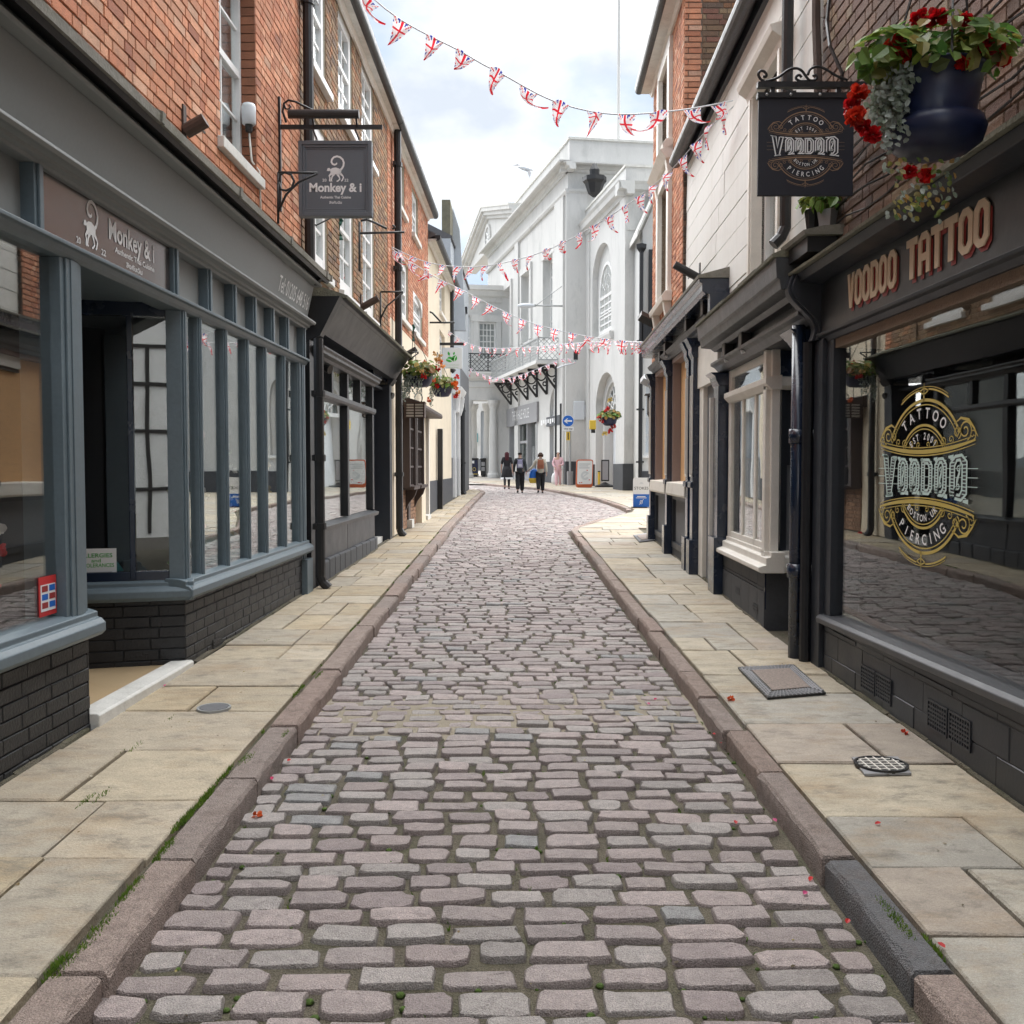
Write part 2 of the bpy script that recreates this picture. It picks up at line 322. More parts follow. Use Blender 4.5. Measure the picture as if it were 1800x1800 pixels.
while y < 51:
    pitch = R_.uniform(.118, .142); wd = pitch - R_.uniform(.009, .02); xl, xr = lerp_tab(XL, y + pitch / 2) + .02, lerp_tab(XR, y + pitch / 2) - .015
    if y > 39: xl = max(xl, -6)
    x = xl - R_.uniform(0, .04); first = True
    while x < xr - .06:
        ln = R_.uniform(.165, .275)
        if first and R_.random() < .4: ln *= .6
        first = False
        if x + ln > xr - .05: ln = xr - x
        arc = .05 * (1 - (x / 1.2) ** 2) if y < 20 else 0
        if ln > .07: spots.append((x + ln / 2, y + pitch / 2 + arc + R_.uniform(-.011, .011), ln - R_.uniform(.008, .022), wd * R_.uniform(.84, 1.05), R_.uniform(-.05, .05), R_.randrange(44), R_.uniform(-.008, .005)))
        x += ln
    y += pitch
def smooth_mesh(me): me.polygons.foreach_set('use_smooth', [len(p.vertices) == 4 for p in me.polygons]); return me
SM = []
for k, m in enumerate(SP):
    me = smooth_mesh(m.mesh('sett')); me.materials.append(M['sett']); SM.append(me)
spots.sort(key=lambda q: q[1])
vis = [q for q in spots if q[1] > 2.6 and abs(q[0]) < 1.5]
near = set(id(q) for q in vis[:295])
far = MB()
for q in spots:
    x, yy, ln, wd, rot, k, dz = q
    if id(q) in near:
        o = bpy.data.objects.new('sett', SM[k]); COL.objects.link(o); o.parent = road; o.location = (x, yy, gz(yy, dz)); o.rotation_euler = (math.atan(SLOPE), 0, rot); o.scale = (ln, wd, 1)
    else:
        c, s = math.cos(rot), math.sin(rot); P = SP[k]
        far.add([(x + (v.x * ln * c - v.y * wd * s), yy + (v.x * ln * s + v.y * wd * c), gz(yy + v.y * wd, dz) + v.z) for v in P.v], P.f, P.c[0])
smooth_mesh(far.obj('sett', M['sett'], road, kind='stuff').data)
# the strip where the joints are filled flush with pale sand
sb = MB(); vs = []; nx, ny = 40, 14
for j in range(ny + 1):
    for i in range(nx + 1):
        yy = 5.55 + 1.0 * j / ny; xx = -1.2 + 2.4 * i / nx
        edge = min(1, min(j, ny - j) / 3.5)
        vs.append((xx, yy + .12 * math.sin(xx * 2.3), gz(yy, -.027 + .017 * edge + R_.uniform(-.005, .005))))
sb.add(vs, [(j * (nx + 1) + i, j * (nx + 1) + i + 1, (j + 1) * (nx + 1) + i + 1, (j + 1) * (nx + 1) + i) for j in range(ny) for i in range(nx)])
sb.obj('joint_sand', M['sand'], road, smooth=True, kind='stuff')

def chamfer_block(m, pts, z0, z1, ch=.012, col=None, g=True, jit=.0):
    """a stone on a 4-point plan (x,y) with eased upper edges"""
    cx = sum(p[0] for p in pts) / 4; cy = sum(p[1] for p in pts) / 4; vs = []
    for (zz, sh) in ((z0, 0), (z1 - ch, 0), (z1, ch)):
        for p in pts:
            dx, dy = cx - p[0], cy - p[1]; l = math.hypot(dx, dy) or 1
            x, y_ = p[0] + dx / l * sh * 1.4, p[1] + dy / l * sh * 1.4
            vs.append((x, y_, gz(y_, zz) + (R_.uniform(-jit, jit) if zz > z0 else 0)))
    fs = [(r * 4 + i, r * 4 + (i + 1) % 4, (r + 1) * 4 + (i + 1) % 4, (r + 1) * 4 + i) for r in (0, 1) for i in range(4)] + [(8, 9, 10, 11), (3, 2, 1, 0)]
    m.add(vs, fs, col)
def slab_col(right):
    base = R_.choice([(.43, .365, .265), (.41, .35, .265), (.45, .39, .30), (.38, .335, .265), (.42, .345, .235)] if not right else [(.43, .375, .29), (.39, .36, .30), (.44, .385, .29), (.39, .335, .275), (.41, .36, .275), (.375, .35, .30)])
    f = R_.uniform(.88, 1.1); return tuple(c * f for c in base)
def pavement(side):
    S = -1 if side == 'L' else 1; F = FL if side == 'L' else None
    tab = XL if side == 'L' else XR
    pv = ground_strip('pavement', (lambda y: lerp_tab(tab, y) + .05 if S > 0 else -4.4), (lambda y: 8.5 if S > 0 else lerp_tab(tab, y) - .05), [-8 + .5 * i for i in range(94 if S < 0 else 120)], KERB - .035, M['bed'])
    WL[pv.name] = Vector((0, 0, 0))
    # kerb stones follow the road edge
    far_k = MB(); far_s = MB(); yy = 1.2
    kw = .158 if S < 0 else .128
    yend = 38.6 if S < 0 else 50
    while yy < yend:
        ln = R_.uniform(.62, 1.0) if yy > 3 else .8
        if S > 0 and yy < 2.4: pass
        a, b = yy + .006, yy + ln - .008; j = R_.uniform(-.012, .012)
        xa, xb = lerp_tab(tab, a) + j, lerp_tab(tab, b) + j
        tx, ty = xb - xa, b - a; l = math.hypot(tx, ty); nx, ny = ty / l * S * kw, -tx / l * S * kw
        pts = [(xa, a), (xb, b), (xb + nx, b + ny), (xa + nx, a + ny)]
        cbase = R_.choice([(.36, .27, .23), (.34, .26, .22), (.37, .29, .25), (.33, .27, .24)])
        if S > 0 and abs(yy - 2.5) < .5: cbase = (.16, .16, .165)
        tgt = far_k if yy > 20 else MB()
        hh = KERB + R_.uniform(-.008, .008)
        if S > 0 and 21.5 < yy < 25: hh = .03
        ns = 7 if yy <= 20 else 1; vs = []          # rough hewn edges: the arris wanders along the stone
        for i in range(ns + 1):
            f = i / ns; ox, oy = xa + tx * f, a + ty * f; rg = R_.uniform(-.006, .006) if 0 < i < ns else -.006
            ix, iy = nx / kw, ny / kw; ch = R_.uniform(.012, .026); dz = R_.uniform(-.003, .003); e_ = (.012 if i == 0 else -.012 if i == ns else 0) * .5
            for (q, z) in ((0, -.1), (.004 + rg * .5, hh - .045), (.006 + rg, hh - ch), (ch + rg, hh + dz), (kw - .012, hh + dz * .5), (kw, hh - .012), (kw, -.1)):
                yv = oy + iy * q + (e_ if z > hh - .01 else 0); vs.append((ox + ix * q, yv, gz(yv, z)))
        K = 7; fs = [(i * K + j, i * K + j + 1, (i + 1) * K + j + 1, (i + 1) * K + j) for i in range(ns) for j in range(K - 1)] + [tuple(range(K)), tuple(range(ns * K, ns * K + K))]
        tgt.add(vs, fs, cbase)
        if yy <= 20: tgt.obj('kerb_stone', M['kerb'], pv)
        yy += ln
    far_k.obj('kerb_stone', M['kerb'], pv, kind='stuff')
    # flagstones
    yy = 1.0
    while yy < (38.4 if S < 0 else 19.4):
        dp = R_.uniform(.48, .84)
        a, b = yy + .007, yy + dp - .007
        inner = lambda y: lerp_tab(tab, y) + S * (kw + .012)
        outer = (lambda y: FL.p0.x + FL.d.x / FL.d.y * y - .0) if S < 0 else (lambda y: (2.19 if y < 7.6 else 1.95 + .0313 * y))
        width = abs(outer(yy) - inner(yy))
        cuts = [0, 1] if R_.random() < .25 else ([0, R_.uniform(.35, .68), 1])
        if R_.random() < .12 and len(cuts) == 3: cuts = [0, .3, .66, 1]
        extra = .9 if (S < 0 and (5.2 < yy < 7.0)) else .12
        for c0, c1 in zip(cuts, cuts[1:]):
            def X(c, y): return inner(y) + (outer(y) + S * (-.022 if c == 1 else 0) - inner(y)) * c
            sk = R_.uniform(-.02, .02); gp = .007
            pts = [(X(c0, a) + S * gp, a + sk), (X(c0, b) + S * gp, b + sk * .6), (X(c1, b) - S * gp, b + sk), (X(c1, a) - S * gp, a + sk * .4)]
            pts = [(px_ + R_.uniform(-.004, .004), py_ + R_.uniform(-.005, .005)) for px_, py_ in pts]
            tgt = far_s if yy > 20 else MB()
            chamfer_block(tgt, pts, KERB - .05, KERB + R_.uniform(-.006, .005), .007, slab_col(S > 0), jit=.0025)
            if yy <= 20: tgt.obj('paving_slab', M['slab'], pv)
        yy += dp
    if S > 0:
        yy = 19.4
        while yy < 50:
            dp = R_.uniform(.5, .8); x = lerp_tab(tab, yy + dp / 2) + kw + .05
            while x < 8:
                ln = R_.uniform(.6, 1.1)
                sl = (lerp_tab(tab, yy + dp) - lerp_tab(tab, yy)) if x < lerp_tab(tab, yy + dp / 2) + .4 else 0
                chamfer_block(far_s, [(x - sl / 2, yy), (x + sl / 2, yy + dp - .012), (x + ln - .012, yy + dp - .012), (x + ln - .012, yy)], KERB - .05, KERB + R_.uniform(-.003, .004), .006, slab_col(True))
                x += ln
            yy += dp
    far_s.obj('paving_slab', M['slab'], pv, kind='stuff')
    return pv
pv_l = pavement('L'); pv_r = pavement('R')
# the pavement in front of the assembly rooms and the square beyond
sq = MB(); sq.add([(-30, 38.9, gz(38.9, .004)), (-6, 38.9, gz(38.9, .004)), (-6, 75, gz(75, .004)), (-30, 75, gz(75, .004))], [(0, 1, 2, 3)])
sq.add([(-7, 49, gz(49, .06)), (6, 42, gz(42, .06)), (8, 90, gz(90, .06)), (-20, 90, gz(90, .06))], [(0, 1, 2, 3)])
o = sq.obj('far_pavement', pmat('far_paving', (.38, .35, .31), .85, .12, 2, .2, 30)); o['kind'] = 'structure'

def grass_patch(m, x, y, h, n, r, hgt=.02):
    for _ in range(n):
        a = R_.uniform(0, 6.28); d = r * R_.random() ** .7; px, py = x + d * math.cos(a) * .28, y + d * math.sin(a) * 2.2; q = R_.uniform(.5, 1) * hgt
        b = R_.uniform(0, 6.28); wx, wy = .004 * math.cos(b), .004 * math.sin(b); lx, ly = q * R_.uniform(-.6, .6), q * R_.uniform(-.6, .6)
        z = gz(py, h); c = R_.choice([(.13, .23, .025), (.09, .17, .02), (.18, .26, .04)])
        m.add([(px - wx, py - wy, z), (px + wx, py + wy, z), (px + lx, py + ly, z + q)], [(0, 1, 2)], c)
gr = MB()
for u, v, n, r in ((130, 1680, 120, .06), (175, 1630, 160, .07), (230, 1560, 240, .06), (290, 1490, 220, .06), (320, 1440, 200, .06), (360, 1400, 240, .06), (430, 1332, 120, .05),
                   (500, 1290, 60, .04), (205, 1325, 60, .04), (560, 1185, 80, .05), (620, 1105, 80, .06), (650, 1080, 80, .07), (150, 1405, 50, .05), (240, 1310, 50, .05),
                   (1575, 1612, 300, .07), (1640, 1660, 60, .04), (470, 1125, 60, .06), (700, 1020, 70, .09), (740, 960, 60, .12), (1420, 1165, 40, .05), (1355, 1180, 40, .05), (300, 1262, 40, .04), (440, 1330, 60, .05), (180, 1395, 50, .05), (330, 1432, 120, .05)):
    p = ground(u, v, KERB); grass_patch(gr, p.x, p.y, KERB - .012, n, r)
for _ in range(240):
    yy = 2.8 + 17 * R_.random() ** 1.6
    if math.sin(yy * 3.1) + math.sin(yy * 7.3 + 1) < .35: continue
    grass_patch(gr, lerp_tab(XL, yy) - .163 + R_.uniform(-.006, .006), yy, KERB - .012, R_.randint(6, 26), .022, .022)
for _ in range(230):
    yy = 2.6 + 22 * R_.random() ** 1.5; grass_patch(gr, R_.uniform(-1.15, 1.15), yy, -.022, R_.randint(6, 18), .018, .02)
o = gr.obj('grass', M['leaf'], recalc=False); o['kind'] = 'stuff'
ms = MB()
for _ in range(700):
    yy = 2.6 + 16 * R_.random() ** 1.5; x = R_.uniform(-1.2, 1.2); r = R_.uniform(.006, .016)
    ms.lathe((x, yy, gz(yy, -.02)), [(r, 0), (r * .8, r * .5), (r * .2, r * .8)], 6)
o = ms.obj('moss', M['moss'], smooth=True); o['kind'] = 'stuff'
so2 = MB()                                   # soil gathered where the walls meet the paving
for F, s0, s1, oo in ((FL, 7.0, 10.3, .0), (FL, 11.2, 15.2, .05), (FL, 15.3, 23.4, .0), (FL, 23.6, 34, .02), (FV, 2.5, 6.8, .0), (F2, 8.5, 10.35, .0), (F2, 10.75, 16.6, -.02), (FL, 2.6, 5.3, .0)):
    a = s0
    while a < s1:
        e = min(a + R_.uniform(.1, .35), s1); hh = R_.uniform(.006, .022); ww = R_.uniform(.012, .035); za, zb = pz(F, a), pz(F, e); so2.prism(F, [(oo - .01, -.01), (oo + ww, -.01), (oo + ww * .8, .004), (oo - .01, hh)], a, e, za, zb); a = e
o = so2.obj('soil', M['bed']); o['kind'] = 'stuff'

# ------------------------------------------------------------------ walls, windows
def wall_holes(m, F, s0, s1, z0, z1, o0, o1, holes, col=None):
    """wall of thickness o0..o1 made of blocks round rectangular openings (s0,s1,z0,z1)"""
    ss = sorted({s0, s1} | {min(max(x, s0), s1) for h in holes for x in h[:2]})
    for a, b in zip(ss, ss[1:]):
        if b - a < 1e-4: continue
        mid = (a + b) / 2; hz = sorted((h[2], h[3]) for h in holes if h[0] < mid < h[1]); z = z0
        for lo, hi in hz:
            if lo > z: m.box(F, a, b, o0, o1, z, min(lo, z1), col)
            z = max(z, hi)
        if z < z1: m.box(F, a, b, o0, o1, z, z1, col)
def arch_fill(m, F, s0, s1, zs, zt, o0, o1, n=14, col=None):
    """masonry between a round arch and the square head of its opening"""
    c = (s0 + s1) / 2; r = (s1 - s0) / 2; k = (zt - zs) / r
    for sgn in (-1, 1):
        for i in range(n):
            a0, a1 = math.pi / 2 * i / n, math.pi / 2 * (i + 1) / n
            x0, x1 = c + sgn * r * math.cos(a0), c + sgn * r * math.cos(a1); h0, h1 = zs + r * k * math.sin(a0), zs + r * k * math.sin(a1)
            m.poly(F, [(x0, h0), (x1, h1), (x1, zt), (x0, zt)], o0, o1, col)
def brickwork(F, s0, s1, z0, z1, o, holes, pal, course=.075, ln=.225, dep=.012, rng=None, flem=True, joint=.009):
    """list of (s,z,mb) bricks laid in courses, leaving the holes free"""
    rr = rng or random.Random(3); out = []; k = 0; z = z0
    while z < z1 - .02:
        s = s0 - (ln / 4 if k % 2 else 0) ; i = k
        while s < s1:
            l = ln if (not flem or i % 2 == 0) else ln / 2 - .002
            a, b = max(s, s0), min(s + l, s1); zt = min(z + course - joint, z1)
            segs = [(a, b)]
            for h in holes:
                if h[2] < zt - .01 and h[3] > z + .01:
                    segs = [q for p, t in segs for q in ((p, min(t, h[0])), (max(p, h[1]), t)) if q[1] - q[0] > .02]
            for p, t in segs:
                if t - p > .025:
                    f = rr.uniform(.8, 1.16); c = rr.choices([x[0] for x in pal], [x[1] for x in pal])[0]; c = tuple(x * f for x in c)
                    d = rr.uniform(-.0025, .0025); m = MB(); e = .004; j2 = joint * .5
                    P = [F.p(x, oo, zz) for (x, oo, zz) in ((p + j2, o - dep, z), (t - j2, o - dep, z), (t - j2, o - dep, zt), (p + j2, o - dep, zt), (p + j2 + e, o + d, z + e), (t - j2 - e, o + d, z + e), (t - j2 - e, o + d, zt - e), (p + j2 + e, o + d, zt - e))]
                    m.add(P, [(4, 5, 6, 7), (0, 1, 5, 4), (1, 2, 6, 5), (2, 3, 7, 6), (3, 0, 4, 7)], c); out.append(((p + t) / 2, z, m))
            s += l; i += 1
        z += course; k += 1
    return out
def lay(bricks, F, mat, parent, limit, o=0.0, recalc=True):
    """the bricks that show largest become parts, the rest one joined part"""
    def size(q):
        P = F.p(q[0], o, q[1]); d = P - CP
        if d.y < .5: return -1
        u, v = 900 + FPX * d.x / d.y, 821 - FPX * d.z / d.y
        if not (0 < u < 1800 and 0 < v < 1800): return -1
        return 1 / d.length
    bricks = sorted(bricks, key=size, reverse=True); n = 0; rest = MB()
    for q in bricks:
        if n < limit and size(q) > 0: q[2].obj('brick', mat, parent); n += 1
        else: rest.add(q[2].v, q[2].f, q[2].c[0])
    if rest.v: rest.obj('brick', mat, parent, kind='stuff')
def sash(F, par, s0, s1, z0, z1, o, cols=2, rows=4, fr=.055, bar=.018, mat='white', pane='sglass', back='curtain', rail=True, sill=None, silm='stonesill', reveal=.1, arch=0, split=False, name='window', backd=.1):
    """sliding sash window: frame with glazing bars, panes, sill, something pale behind"""
    m = MB(); zt = z1
    m.box(F, s0, s0 + fr, o - .06, o, z0, zt); m.box(F, s1 - fr, s1, o - .06, o, z0, zt)
    m.box(F, s0 + fr, s1 - fr, o - .06, o - .002, z0, z0 + fr * 1.3); m.box(F, s0 + fr, s1 - fr, o - .06, o - .002, zt - fr, zt)
    zm = (z0 + zt) / 2
    if rail: m.box(F, s0 + fr, s1 - fr, o - .055, o - .004, zm - .028, zm + .028)
    for i in range(1, cols): x = s0 + fr + (s1 - s0 - 2 * fr) * i / cols; m.box(F, x - bar / 2, x + bar / 2, o - .05, o - .02, z0 + fr, zt - fr)
    for j in range(1, rows):
        z = z0 + fr + (zt - z0 - 2 * fr) * j / rows
        if rail and abs(z - zm) < .05: continue
        m.box(F, s0 + fr, s1 - fr, o - .049, o - .021, z - bar / 2, z + bar / 2)
    if arch:
        n = 12; c = (s0 + s1) / 2; r = (s1 - s0) / 2
        pts = [(c + r * math.cos(math.pi * i / n), z1 + arch * math.sin(math.pi * i / n)) for i in range(n + 1)]
        pin = [(c + (r - fr) * math.cos(math.pi * i / n), z1 + (arch - fr) * math.sin(math.pi * i / n)) for i in range(n + 1)]
        for i in range(n): m.poly(F, [pts[i], pts[i + 1], pin[i + 1], pin[i]], o - .06, o)
        for k in range(1, 6):
            a = math.pi * k / 6; m.tube([F.p(c + .3 * r * math.cos(a), o - .035, z1 + .3 * arch * math.sin(a)), F.p(c + (r - fr) * math.cos(a), o - .035, z1 + (arch - fr) * math.sin(a))], .012, 5)
        for q in (.3, .65): m.tube([F.p(c + q * r * math.cos(math.pi * i / 10), o - .035, z1 + q * arch * math.sin(math.pi * i / 10)) for i in range(11)], .012, 5)
    wn = m.obj(name, M[mat], par)
    if split:
        for i in range(cols):
            for (za, zb) in ((z0 + fr, zm - .028), (zm + .028, zt - fr)):
                a = s0 + fr + (s1 - s0 - 2 * fr) * i / cols; b = s0 + fr + (s1 - s0 - 2 * fr) * (i + 1) / cols
                box(F, a + bar / 2, b - bar / 2, o - .04, o - .035, za, zb).obj('pane', M[pane], wn)
    else:
        pm = MB().box(F, s0 + fr, s1 - fr, o - .04, o - .035, z0 + fr, zt - fr)
        if arch: pm.poly(F, pin, o - .04, o - .035)
        pm.obj('pane', M[pane], wn)
    bm_ = MB().box(F, s0 + .01, s1 - .01, o - backd - .03, o - backd, z0, zt)
    if arch: bm_.poly(F, [(c + (r - .01) * math.cos(math.pi * i / 12), z1 + (arch - .01) * math.sin(math.pi * i / 12)) for i in range(13)], o - backd - .03, o - backd)
    bm_.obj('curtain', M[back], wn)
    if sill: MB().prism(F, [(o - .05, z0 - .11), (sill, z0 - .11), (sill, z0 - .025), (o - .05, z0)], s0 - .08, s1 + .08).obj('sill', M[silm], wn, bevel=.006)
    return wn
def tubeobj(name, pts, r, mat, par=None, n=8, smooth=True): return MB().tube(pts, r, n).obj(name, M[mat], par, smooth=smooth)
def downpipe(F, par, s, o, z0, z1, r=.045, mat='iron', clips=(), hopper=False):
    m = MB().tube([F.p(s, o, z0 + .12), F.p(s, o, z1)], r, 10).tube([F.p(s, o + .09, z0), F.p(s, o + .03, z0 + .06), F.p(s, o, z0 + .13)], r, 10)
    z = z0 + 1.2
    for z in (clips or [z0 + 1.1 + 1.8 * i for i in range(int((z1 - z0 - 1) / 1.8) + 1)]):
        if z < z1: m.tube([F.p(s, o, z - .035), F.p(s, o, z + .035)], r * 1.28, 10).box(F, s - r * 1.9, s + r * 1.9, o - r * 1.1, o - r * .4, z - .03, z + .03)
    if hopper: m.lathe(F.p(s, o, z1), [(r, -.1), (r * 2.3, .05), (r * 2.5, .2), (r * 2.2, .2)], 4)
    return m.obj('downpipe', M[mat], par, smooth=False)

# ------------------------------------------------------------------ lettering
_TX = {}
def text2d(txt, bold=0.0):
    if (txt, bold) in _TX: return _TX[(txt, bold)]
    cu = bpy.data.curves.new('lettering', 'FONT'); cu.body = txt; cu.size = 1; cu.resolution_u = 3; cu.offset = bold
    o = bpy.data.objects.new('lettering', cu); COL.objects.link(o); bpy.context.view_layer.update()
    me = bpy.data.meshes.new_from_object(o.evaluated_get(bpy.context.evaluated_depsgraph_get()))
    vs = [(v.co.x, v.co.y) for v in me.vertices]; fs = [tuple(p.vertices) for p in me.polygons]
    bpy.data.objects.remove(o); bpy.data.curves.remove(cu); bpy.data.meshes.remove(me)
    _TX[(txt, bold)] = (vs, fs); return vs, fs
def put_text(m, txt, fmap, x, y, w, h=None, bold=0.0, dep=0.0, align='c', warp=None):
    """flat letters: width w (or height h) centred on x, baseline y, mapped by fmap(x,y,depth)"""
    vs, fs = text2d(txt, bold)
    if not vs: return
    x0, x1 = min(v[0] for v in vs), max(v[0] for v in vs); y1 = max(v[1] for v in vs)
    k = w / (x1 - x0); ky = k if h is None else h / y1
    xo = x - w / 2 if align == 'c' else x
    out = []
    for a, b in vs:
        px, py = xo + (a - x0) * k, b * ky
        if warp: px, py = warp(px, py)
        out.append(fmap(px, y + py, dep))
    m.add(out, fs)
def arc_text(m, txt, fmap, cx, cy, r, a0, a1, h, bold=0.0, dep=0.0, inside=False, ky=1.0, wf=1.0):
    """letters set along an arc from angle a0 to a1 (degrees), r at the baseline"""
    n = len(txt)
    for i, ch in enumerate(txt):
        if ch == ' ': continue
        vs, fs = text2d(ch, bold)
        x0, x1 = min(v[0] for v in vs), max(v[0] for v in vs); a = rad(a0 + (a1 - a0) * (i + .5) / n); k = h / .73; out = []
        for px, py in vs:
            lx, ly = (px - (x0 + x1) / 2) * k * wf, py * k
            if not inside: q = (math.cos(a) * (r + ly) + math.sin(a) * lx, math.sin(a) * (r + ly) - math.cos(a) * lx)
            else: q = (math.cos(a) * (r - ly) - math.sin(a) * lx, math.sin(a) * (r - ly) + math.cos(a) * lx)
            out.append(fmap(cx + q[0], cy + q[1] * ky, dep))
        m.add(out, fs)
def block(ch, t=.3, ty=.17):
    """square cut capital in a unit box: filled quads and outline loops"""
    if ch in 'OD':
        c, d = .3, .16; l = (c, d) if ch == 'O' else (.0, .0)
        out = [(-.5, -.5 + l[1]), (-.5 + l[0], -.5), (.5 - c, -.5), (.5, -.5 + d), (.5, .5 - d), (.5 - c, .5), (-.5 + l[0], .5), (-.5, .5 - l[1])]
        kx, ky = .5 - t, .5 - ty; inn = [(x * kx / .5, y * ky / .5) for x, y in out]
        return [[out[i], out[(i + 1) % 8], inn[(i + 1) % 8], inn[i]] for i in range(8)], [out, inn]
    if ch == 'V':
        a = .34; pl = [(-.5, .5), (-.5 + a, .5), (0, -.12), (.5 - a, .5), (.5, .5), (.16, -.5), (-.16, -.5)]
        return [[pl[0], pl[1], pl[2], pl[6]], [pl[2], pl[3], pl[4], pl[5]], [pl[2], pl[5], pl[6]]], [pl]
    if ch == 'T':
        return [[(-.5, .5), (.5, .5), (.5, .5 - ty * 1.1), (-.5, .5 - ty * 1.1)], [(-t * .6, .5 - ty * 1.1), (t * .6, .5 - ty * 1.1), (t * .6, -.5), (-t * .6, -.5)]], []
    if ch == 'A':
        return [[(-.5, -.5), (-.5, .32), (-.5 + t, .32), (-.5 + t, -.5)], [(.5 - t, -.5), (.5 - t, .32), (.5, .32), (.5, -.5)], [(-.5, .32), (-.22, .5), (.22, .5), (.5, .32)], [(-.5 + t, .0), (.5 - t, .0), (.5 - t, -.18), (-.5 + t, -.18)]], []
def plane_map(P, ex, ey, n): return lambda x, y, d=0: P + ex * x + ey * y + n * d
def wall_map(F, s, z, o):
    """reading direction on a street front: to the viewer's right"""
    sg = 1 if F.side == 'L' else -1
    return lambda x, y, d=0: F.p(s + sg * x, o + d, z + y)
UP = Vector((0, 0, 1)); EX = Vector((1, 0, 0)); TOCAM = Vector((0, -1, 0))
# ================================================================== LEFT ROW
S1 = 6.85                                        # corner of the bay beyond the entrance
REDP = [((.57, .245, .135), 6), ((.50, .195, .105), 3), ((.61, .30, .18), 3), ((.38, .15, .09), .8), ((.62, .36, .24), 1.2)]
BRNP = [((.27, .17, .095), 5), ((.21, .125, .075), 3), ((.34, .23, .13), 3), ((.36, .17, .08), 2.2), ((.15, .1, .07), 1)]
DRKP = [((.030, .030, .031), 1), ((.026, .026, .028), 1)]
# ---- corner restaurant ------------------------------------------------------
b1 = thing('restaurant_building', 'red brick building with slate blue restaurant shopfront and recessed entrance', 'building', FL.p(6, 0, 0))
win1 = (7.80, 8.83, 4.18, 5.86)
bk = MB(); wall_holes(bk, FL, -7, 10.95, 3.4, 8.6, -.42, -.012, [win1]); bk.obj('wall', M['mortar'], b1)
br = brickwork(FL, 3.4, 10.5, 3.62, 8.6, 0, [win1], REDP, dep=.008, joint=.0075)
# brick reveal on the far side of the window
Frv = Fr(FL.p(8.83, 0, 0).x, FL.p(8.83, 0, 0).y, -1, .02, 'R')
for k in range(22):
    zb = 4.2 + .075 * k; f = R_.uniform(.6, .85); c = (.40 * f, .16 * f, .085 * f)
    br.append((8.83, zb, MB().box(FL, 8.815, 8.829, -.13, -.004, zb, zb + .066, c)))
lay(br, FL, M['redbrick'], b1, 235)
sash(FL, b1, win1[0], win1[1], win1[2], win1[3], -.13, 2, 4, .06, .02, 'white', 'sglass', 'curtain', True, .05, 'stonesill', split=True)
# plinth (painted brick), near pier and bay
SB0 = 5.35
pl = MB(); zs = .60
z_sill = FL.z(331, 1031, .06)
pl.box(FL, -5, SB0 - .01, -.3, -.012, -.1, z_sill - .1); pl.box(FL, S1 + .02, 10.62, -.3, -.012, -.05, z_sill - .1)
cr9 = math.radians(16); pr0 = FL.p(S1, 0, 0)
FR_ = Fr(pr0.x, pr0.y, -math.cos(cr9), -math.sin(cr9), 'R')          # splayed return of the bay, faces the viewer
pl.box(FR_, .01, 1.45, -.25, -.012, -.05, z_sill - .1)
pl.obj('plinth', M['darkbrick'], b1)
db = brickwork(FL, 2.6, SB0, gz(4, KERB) - .03, z_sill - .1, 0, [], DRKP, .077, .232, .008, flem=False, joint=.006)
db += [(s, z, m) for s, z, m in brickwork(FL, S1, 10.6, gz(7, KERB) - .02, z_sill - .1, 0, [], DRKP, .077, .232, .006, flem=False, joint=.006)]
dbr = brickwork(FR_, 0, 1.4, gz(7, KERB) - .02, z_sill - .1, 0, [], DRKP, .077, .232, .005, flem=False, joint=.005)
for q in dbr: db.append((S1, q[1], q[2]))
lay(db, FL, M['darkbrick'], b1, 60)
# end of the near pier as seen from the entrance
box(FL, SB0 - .012, SB0, -1.4, -.005, -.05, z_sill - .1).obj('pier_end', M['darkbrick'], b1)
def vent(F, par, s, z, wd=.225, h=.085, mat='darkbrick'):
    m = MB().box(F, s - wd / 2, s + wd / 2, 0, .006, z, z + h)
    for i in range(3): m.box(F, s - wd / 2 + .012, s + wd / 2 - .012, .006, .010, z + .012 + i * h / 3.4, z + .02 + i * h / 3.4)
    m.obj('air_vent', M[mat], par)
vent(FL, b1, FL.s(382, 1135), FL.z(382, 1140, 0)); vent(FL, b1, FL.s(455, 1005), FL.z(455, 1012, 0))
# sills
sp = [(-.12, z_sill - .1), (.05, z_sill - .1), (.075, z_sill - .075), (.075, z_sill - .03), (.05, z_sill - .005), (.03, z_sill), (.03, z_sill + .03), (-.02, z_sill + .045), (-.12, z_sill + .05)]
MB().prism(FL, sp, S1 - .06, 10.62).obj('sill', M['slate'], b1, bevel=.006)
MB().prism(FL, sp, -5, SB0 + .05).obj('sill', M['slate'], b1, bevel=.006)
MB().prism(FR_, [(a_, b_ - .003) for a_, b_ in sp], -.06, 1.45).obj('sill', M['slate'], b1, bevel=.006)
